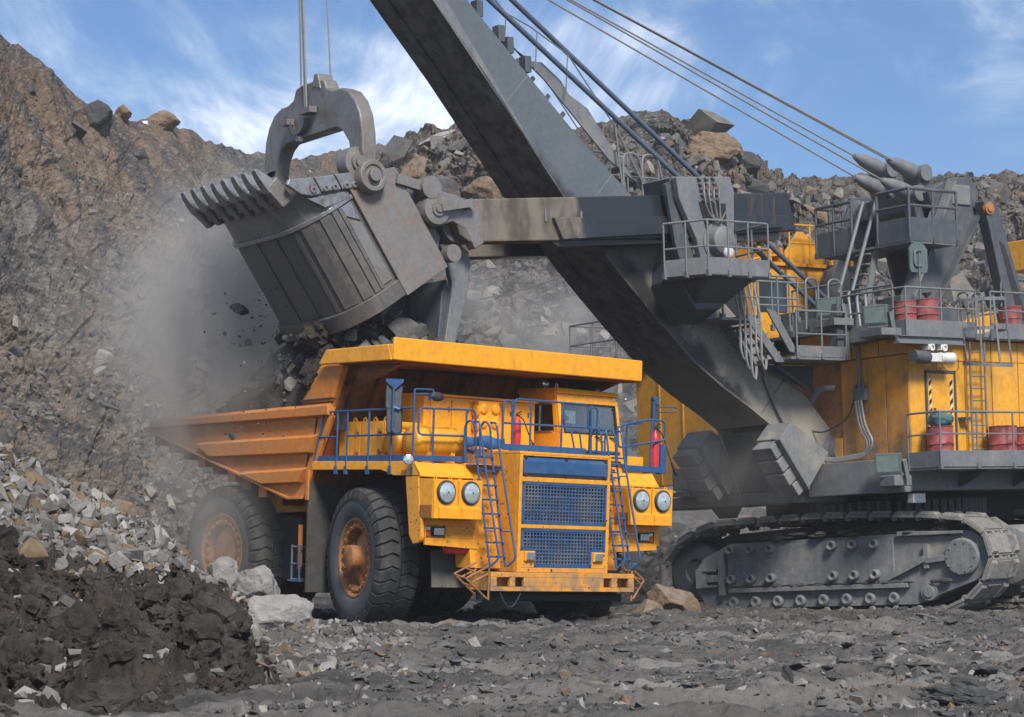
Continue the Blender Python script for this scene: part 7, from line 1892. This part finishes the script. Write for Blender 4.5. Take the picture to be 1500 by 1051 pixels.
part('driver_seat', m, M_BLACK, cab, bevel=.04)
m = MB().box(.70, 1.0, 1.5, 3.2, 3.8, 4.42); m.lathe([(.17, 0), (.19, .015), (.17, .03)], (.72, 2.8, 4.5), (-.5, 0, .85), 20)
part('dashboard', m, M_DARK, cab, bevel=.04)
m = MB().prism([(fx(4.98) - .05, 1.66, 4.98), (fx(4.98) - .05, 1.98, 4.98), (fx(4.70) - .05, 1.94, 4.68), (fx(4.7) - .05, 1.62, 4.70), (fx(4.8) - .05, 1.78, 4.80), (fx(4.9) - .05, 1.66, 4.88)], (-.004, 0, 0))
part('paper_sheet', m, M_WHITE, cab)
m = MB()
for y in (2.55, 3.0): m.tube([(fx(4.25) + .03, y + .12, 4.30), (fx(4.4) + .03, y - .1, 4.42)], .014, 6); m.tube([(fx(4.4) + .03, y - .12, 4.42), (fx(4.5) + .015, y + .10, 4.40)], .012, 6)
part('wiper', m, M_BLACK, cab)
m = MB().box(fx(4.1) + .0, fx(4.1) + .10, 1.62, 3.1, 3.86, 4.10)
part('louvre_box', m, M_BLUE, cab, bevel=.01)
m = MB()
for k in range(4): m.box(fx(4.1) + .10, fx(4.1) + .135, 1.64, 3.08, 3.88 + k * .055, 3.91 + k * .055)
part('louvre', m, M_BLUE, cab)
m = MB().box(.30, .36, 1.46, 1.62, 5.47, 5.66); m.tube([(.36, 1.54, 5.49), (.36, 1.54, 5.47)], .03, 6)
part('spot_bracket', m, M_RIM, cab)
sp_ = part('spot_lamp', MB().lathe([(0, -.1), (.07, -.08), (.09, 0), (.09, .03)], (.44, 1.52, 5.56), (1, -.2, -.15), 18), M_BLACK, cab)
part('lens', MB().lathe([(.088, .025), (0, .05)], (.44, 1.52, 5.56), (1, -.2, -.15), 18), M_CHROME, sp_)
m = MB()
for x, y in ((.72, 1.62), (-.1, 1.5), (.6, 3.0)): m.lathe([(.045, -.008), (.06, -.008), (.06, .008), (.045, .008)], (x, y, 5.53), (1, .3, 0), 14)
part('roof_eye', m, M_CHROME, cab)
m = MB().box(.86, 1.0, 3.1, 3.3, 5.28, 5.32); m.tube([(.95, 3.30, 5.34), (1.06, 3.38, 5.30), (1.06, 3.46, 5.34)], .015, 6); m.ell((1.1, 3.42, 5.32), (.05, .05, .04))
part('roof_aerial', m, M_CHROME, cab)

# ---- loose things carried on the truck
def extinguisher(loc, h, r, label):
    th = thing('fire_extinguisher', label, 'fire extinguisher', TMAT @ Matrix.Translation(loc), 'fire extinguishers on the truck')
    part('cylinder', MB().lathe([(0, 0), (r, .01), (r, h * .78), (r * .8, h * .86), (r * .35, h * .92), (r * .3, h * .97), (0, h * .97)], (0, 0, 0), (0, 0, 1), 20), M_RED, th, smooth=50)
    m = MB().cyl((0, 0, h * .95), (0, 0, h * 1.04), r * .28, None, 8); m.beam((0, 0, h * 1.04), (r * .9, r * .5, h * 1.10), .03, .02); m.beam((0, 0, h * 1.0), (r, r * .5, h * 1.02), .03, .015)
    part('valve_head', m, M_BLACK, th)
    part('hose', MB().tube(fillet([(0, r * .3, h), (r * .6, r * 1.3, h * .9), (r * 1.1, r * 3.2, h * .35), (r * 1.2, r * 4.4, h * .1)], .1), .014, 6), M_BLACK, th)
    part('horn', MB().cyl((r * 1.15, r * 3.6, h * .25), (r * 1.2, r * 5.2, -.02), .025, .05, 10), M_BLACK, th)
    part('label_band', MB().lathe([(r + .001, h * .42), (r + .003, h * .42), (r + .003, h * .6), (r + .001, h * .6)], (0, 0, 0), (0, 0, 1), 20, 2.2, 4.2), M_WHITE, th)
extinguisher((2.12, -.72, 3.94), .78, .10, 'red fire extinguisher on the hood deck beside the cab side window')
extinguisher((1.82, 3.72, 3.64), 1.02, .115, 'red fire extinguisher in blue holder on the deck corner below the slim mirror')
part('extinguisher_holder', MB().box(1.78, 1.94, 3.80, 3.98, 3.62, 4.30), M_BLUE, truck, bevel=.01)
# ================================================================= the load heaped in the truck body, and the soil still dropping from the bucket
lx, ly = np.meshgrid(np.linspace(-8.0, -.75, 150), np.linspace(-3.2, 3.2, 120))
pk = [(-1.9, -.8, 7.25, .80), (-2.6, -.2, 7.2, .66), (-4.3, -.6, 6.75, .72), (-4.7, -1.6, 6.4, .85), (-3.4, -1.3, 6.9, .85), (-5.4, .8, 6.2, .7), (-1.6, 1.6, 6.3, .7)]
lz = np.full(lx.shape, -9.0)
for (x0, y0, z0, sl) in pk: lz = np.maximum(lz, z0 - sl * np.sqrt((lx - x0) ** 2 + (ly - y0) ** 2 + .15))
rim_ = np.interp(lx, [-8, -6.8, -5, -.7], [4.3, 4.55, 4.7, 4.9])
lz = np.maximum(lz, np.minimum(rim_, 4.3 + 0 * lx))
lz = lz + fbm(lx * 1.4, ly * 1.4, oct=5, gain=.6, seed=120) * .28 + (worley(lx * 2.2, ly * 2.2, 121)[1] - .5) * .22
lz = np.where(np.abs(ly) > 3.1, np.minimum(lz, 4.3), lz)
M_SOIL = mudmat('load_soil')
ld = grid_obj('soil_load', lx, ly, lz, M_SOIL); ld.matrix_world = TMAT; tag(ld, 'dark soil and rock heaped in the dump body under the bucket', 'soil load', kind='stuff')
rb = np.random.default_rng(71); ii = rb.integers(0, lx.shape[0], 900), rb.integers(0, lx.shape[1], 900)
p = np.stack([lx[ii], ly[ii], lz[ii]], 1); p = p[(np.abs(p[:, 1]) < 3.0) & (p[:, 2] > 4.5)]
r_ = rubble('load_rocks', p, rb.lognormal(-1.9, .5, len(p)).clip(.06, .4), M_CLOD, 15, label='broken rock lying over the soil in the dump body', cat='rubble'); r_.matrix_world = TMAT
# falling stream: clods between the dipper mouth and the load
n = 1500; t_ = rb.uniform(0, 1, n)
q = np.stack([17.4 + rb.normal(size=n) * .45 + .5 * (1 - t_), rb.uniform(-1.5, 1.2, n), 5.6 + 1.9 * t_], 1)
f2 = rubble('falling_soil', q, rb.lognormal(-2.9, .7, n).clip(.02, .26), M_CLOD, 16, label='clods of soil dropping from the bucket into the truck', cat='falling soil'); f2.matrix_world = SMAT
n = 90; t_ = rb.uniform(0, 1, n)
q = np.stack([17.7 + rb.normal(size=n) * .32 + .35 * (1 - t_), rb.uniform(-1.6, 1.0, n), 5.9 + 1.5 * t_], 1)
f4 = rubble('falling_soil', q, rb.lognormal(-1.35, .35, n).clip(.12, .5), M_SOIL, 26, flat=(.7, 1.2), label='thick lumps of dark soil sliding out of the bucket bottom', cat='falling soil', tpl=MUDB); f4.matrix_world = SMAT
n = 420; q = np.stack([18.6 + rb.normal(size=n) * .7, rb.uniform(-2.2, .8, n), rb.uniform(4.5, 8.2, n)], 1)
f3 = rubble('falling_grit', q, rb.lognormal(-3.7, .6, n).clip(.010, .10), M_CLOD, 17, label='grit raining down beside the bucket', cat='grit'); f3.matrix_world = SMAT

cb_ = part('power_cable', MB().tube([at(660, 445, 88), at(700, 439, 88), at(740, 432, 88), at(780, 420, 88), at(830, 404, 88), at(870, 388, 88)], .035, 5), M_BLACK)
tag(cb_, 'thin black cable strung across the rock slope under the bucket arm', 'cable')
# ================================================================= AIR: even haze over the pit, and dust clouds where the soil falls
hz = MB().box(-430, 430, -65, 460, -2.0, 48)
ho = part('haze', hz, None, None, smooth=0) if False else None
me = mesh_from('haze', hz.v, hz.f, 0); ho = bpy.data.objects.new('haze', me); COL.objects.link(ho); ho['kind'] = 'stuff'; ho['label'] = 'thin grey dust haze hanging over the whole quarry'; ho['category'] = 'haze'
hm = bpy.data.materials.new('haze_air'); hm.use_nodes = True; hn_ = hm.node_tree.nodes; hn_.clear()
o_ = hn_.new('ShaderNodeOutputMaterial'); v_ = hn_.new('ShaderNodeVolumePrincipled'); hm.node_tree.links.new(v_.outputs[0], o_.inputs['Volume'])
v_.inputs['Color'].default_value = (.90, .90, .90, 1); v_.inputs['Density'].default_value = .0005; v_.inputs['Anisotropy'].default_value = .25
me.materials.append(hm)
def dust(c, rad, dens, label, scale=.5, tall=1.0, col=(.84, .81, .76), rot=0, lo=.42, hi=.66):
    m = MB().ell((0, 0, 0), (1, 1, 1), 20, 12)
    me = mesh_from('dust_cloud', m.v, m.f, 0); o = bpy.data.objects.new('dust_cloud', me); COL.objects.link(o)
    o.location = c; o.scale = rad; o.rotation_euler = (0, 0, rot)
    mt = bpy.data.materials.new('dust'); mt.use_nodes = True; n = mt.node_tree.nodes; l = mt.node_tree.links; n.clear()
    out = n.new('ShaderNodeOutputMaterial'); v = n.new('ShaderNodeVolumePrincipled'); l.new(v.outputs[0], out.inputs['Volume'])
    v.inputs['Color'].default_value = (*col, 1); v.inputs['Anisotropy'].default_value = .2
    tc_ = n.new('ShaderNodeTexCoord')
    ln = n.new('ShaderNodeVectorMath'); ln.operation = 'LENGTH'; l.new(tc_.outputs['Object'], ln.inputs[0])
    mr = n.new('ShaderNodeMapRange'); mr.interpolation_type = 'SMOOTHSTEP'; l.new(ln.outputs['Value'], mr.inputs[0]); mr.inputs[1].default_value = .98; mr.inputs[2].default_value = .15; mr.inputs[3].default_value = 0; mr.inputs[4].default_value = 1
    g = n.new('ShaderNodeNewGeometry'); mp = n.new('ShaderNodeMapping'); l.new(g.outputs['Position'], mp.inputs[0]); mp.inputs['Scale'].default_value = (1, 1, 1 / tall)
    nz = n.new('ShaderNodeTexNoise'); l.new(mp.outputs[0], nz.inputs['Vector']); nz.inputs['Scale'].default_value = scale; nz.inputs['Detail'].default_value = 3; nz.inputs['Distortion'].default_value = .4
    m2 = n.new('ShaderNodeMapRange'); l.new(nz.outputs[0], m2.inputs[0]); m2.inputs[1].default_value = lo; m2.inputs[2].default_value = hi; m2.inputs[3].default_value = .12; m2.inputs[4].default_value = 1
    a = n.new('ShaderNodeMath'); a.operation = 'MULTIPLY'; l.new(mr.outputs[0], a.inputs[0]); l.new(m2.outputs[0], a.inputs[1])
    b = n.new('ShaderNodeMath'); b.operation = 'MULTIPLY'; l.new(a.outputs[0], b.inputs[0]); b.inputs[1].default_value = dens
    l.new(b.outputs[0], v.inputs['Density']); me.materials.append(mt)
    return tag(o, label, 'dust', 'dust clouds', 'stuff')
dust(at(345, 490, 55.2), (3.8, 2.5, 4.8), 1.7, 'curtain of grey dust falling under the left of the bucket', .8, 7.0, lo=.40, hi=.62)
dust(at(300, 760, 53.6), (2.8, 1.6, 2.3), .62, 'grey dust hanging round the rear wheel of the truck', .5, 1.2)
dust(at(770, 510, 72.0), (6.0, 2.4, 3.8), .9, 'pale dust drifting behind the truck canopy', .4, 1.0)
dust(at(1010, 700, 75.0), (6.5, 2.4, 5.0), .75, 'pale dust between the truck and the crawler track', .4, 1.0)
dust(at(1110, 690, 58.8), (3.4, 1.5, 2.2), .22, 'thin dust round the foot of the boom', .6, 1.0)
dust(at(400, 560, 54.2), (2.4, 1.6, 1.3), .35, 'dust rising off the soil in the dump body', .7, 1.2)
dust(at(330, 430, 68), (8.5, 3.0, 7.0), .20, 'thin dust drifting across the left quarry bank', .25, 1.2)
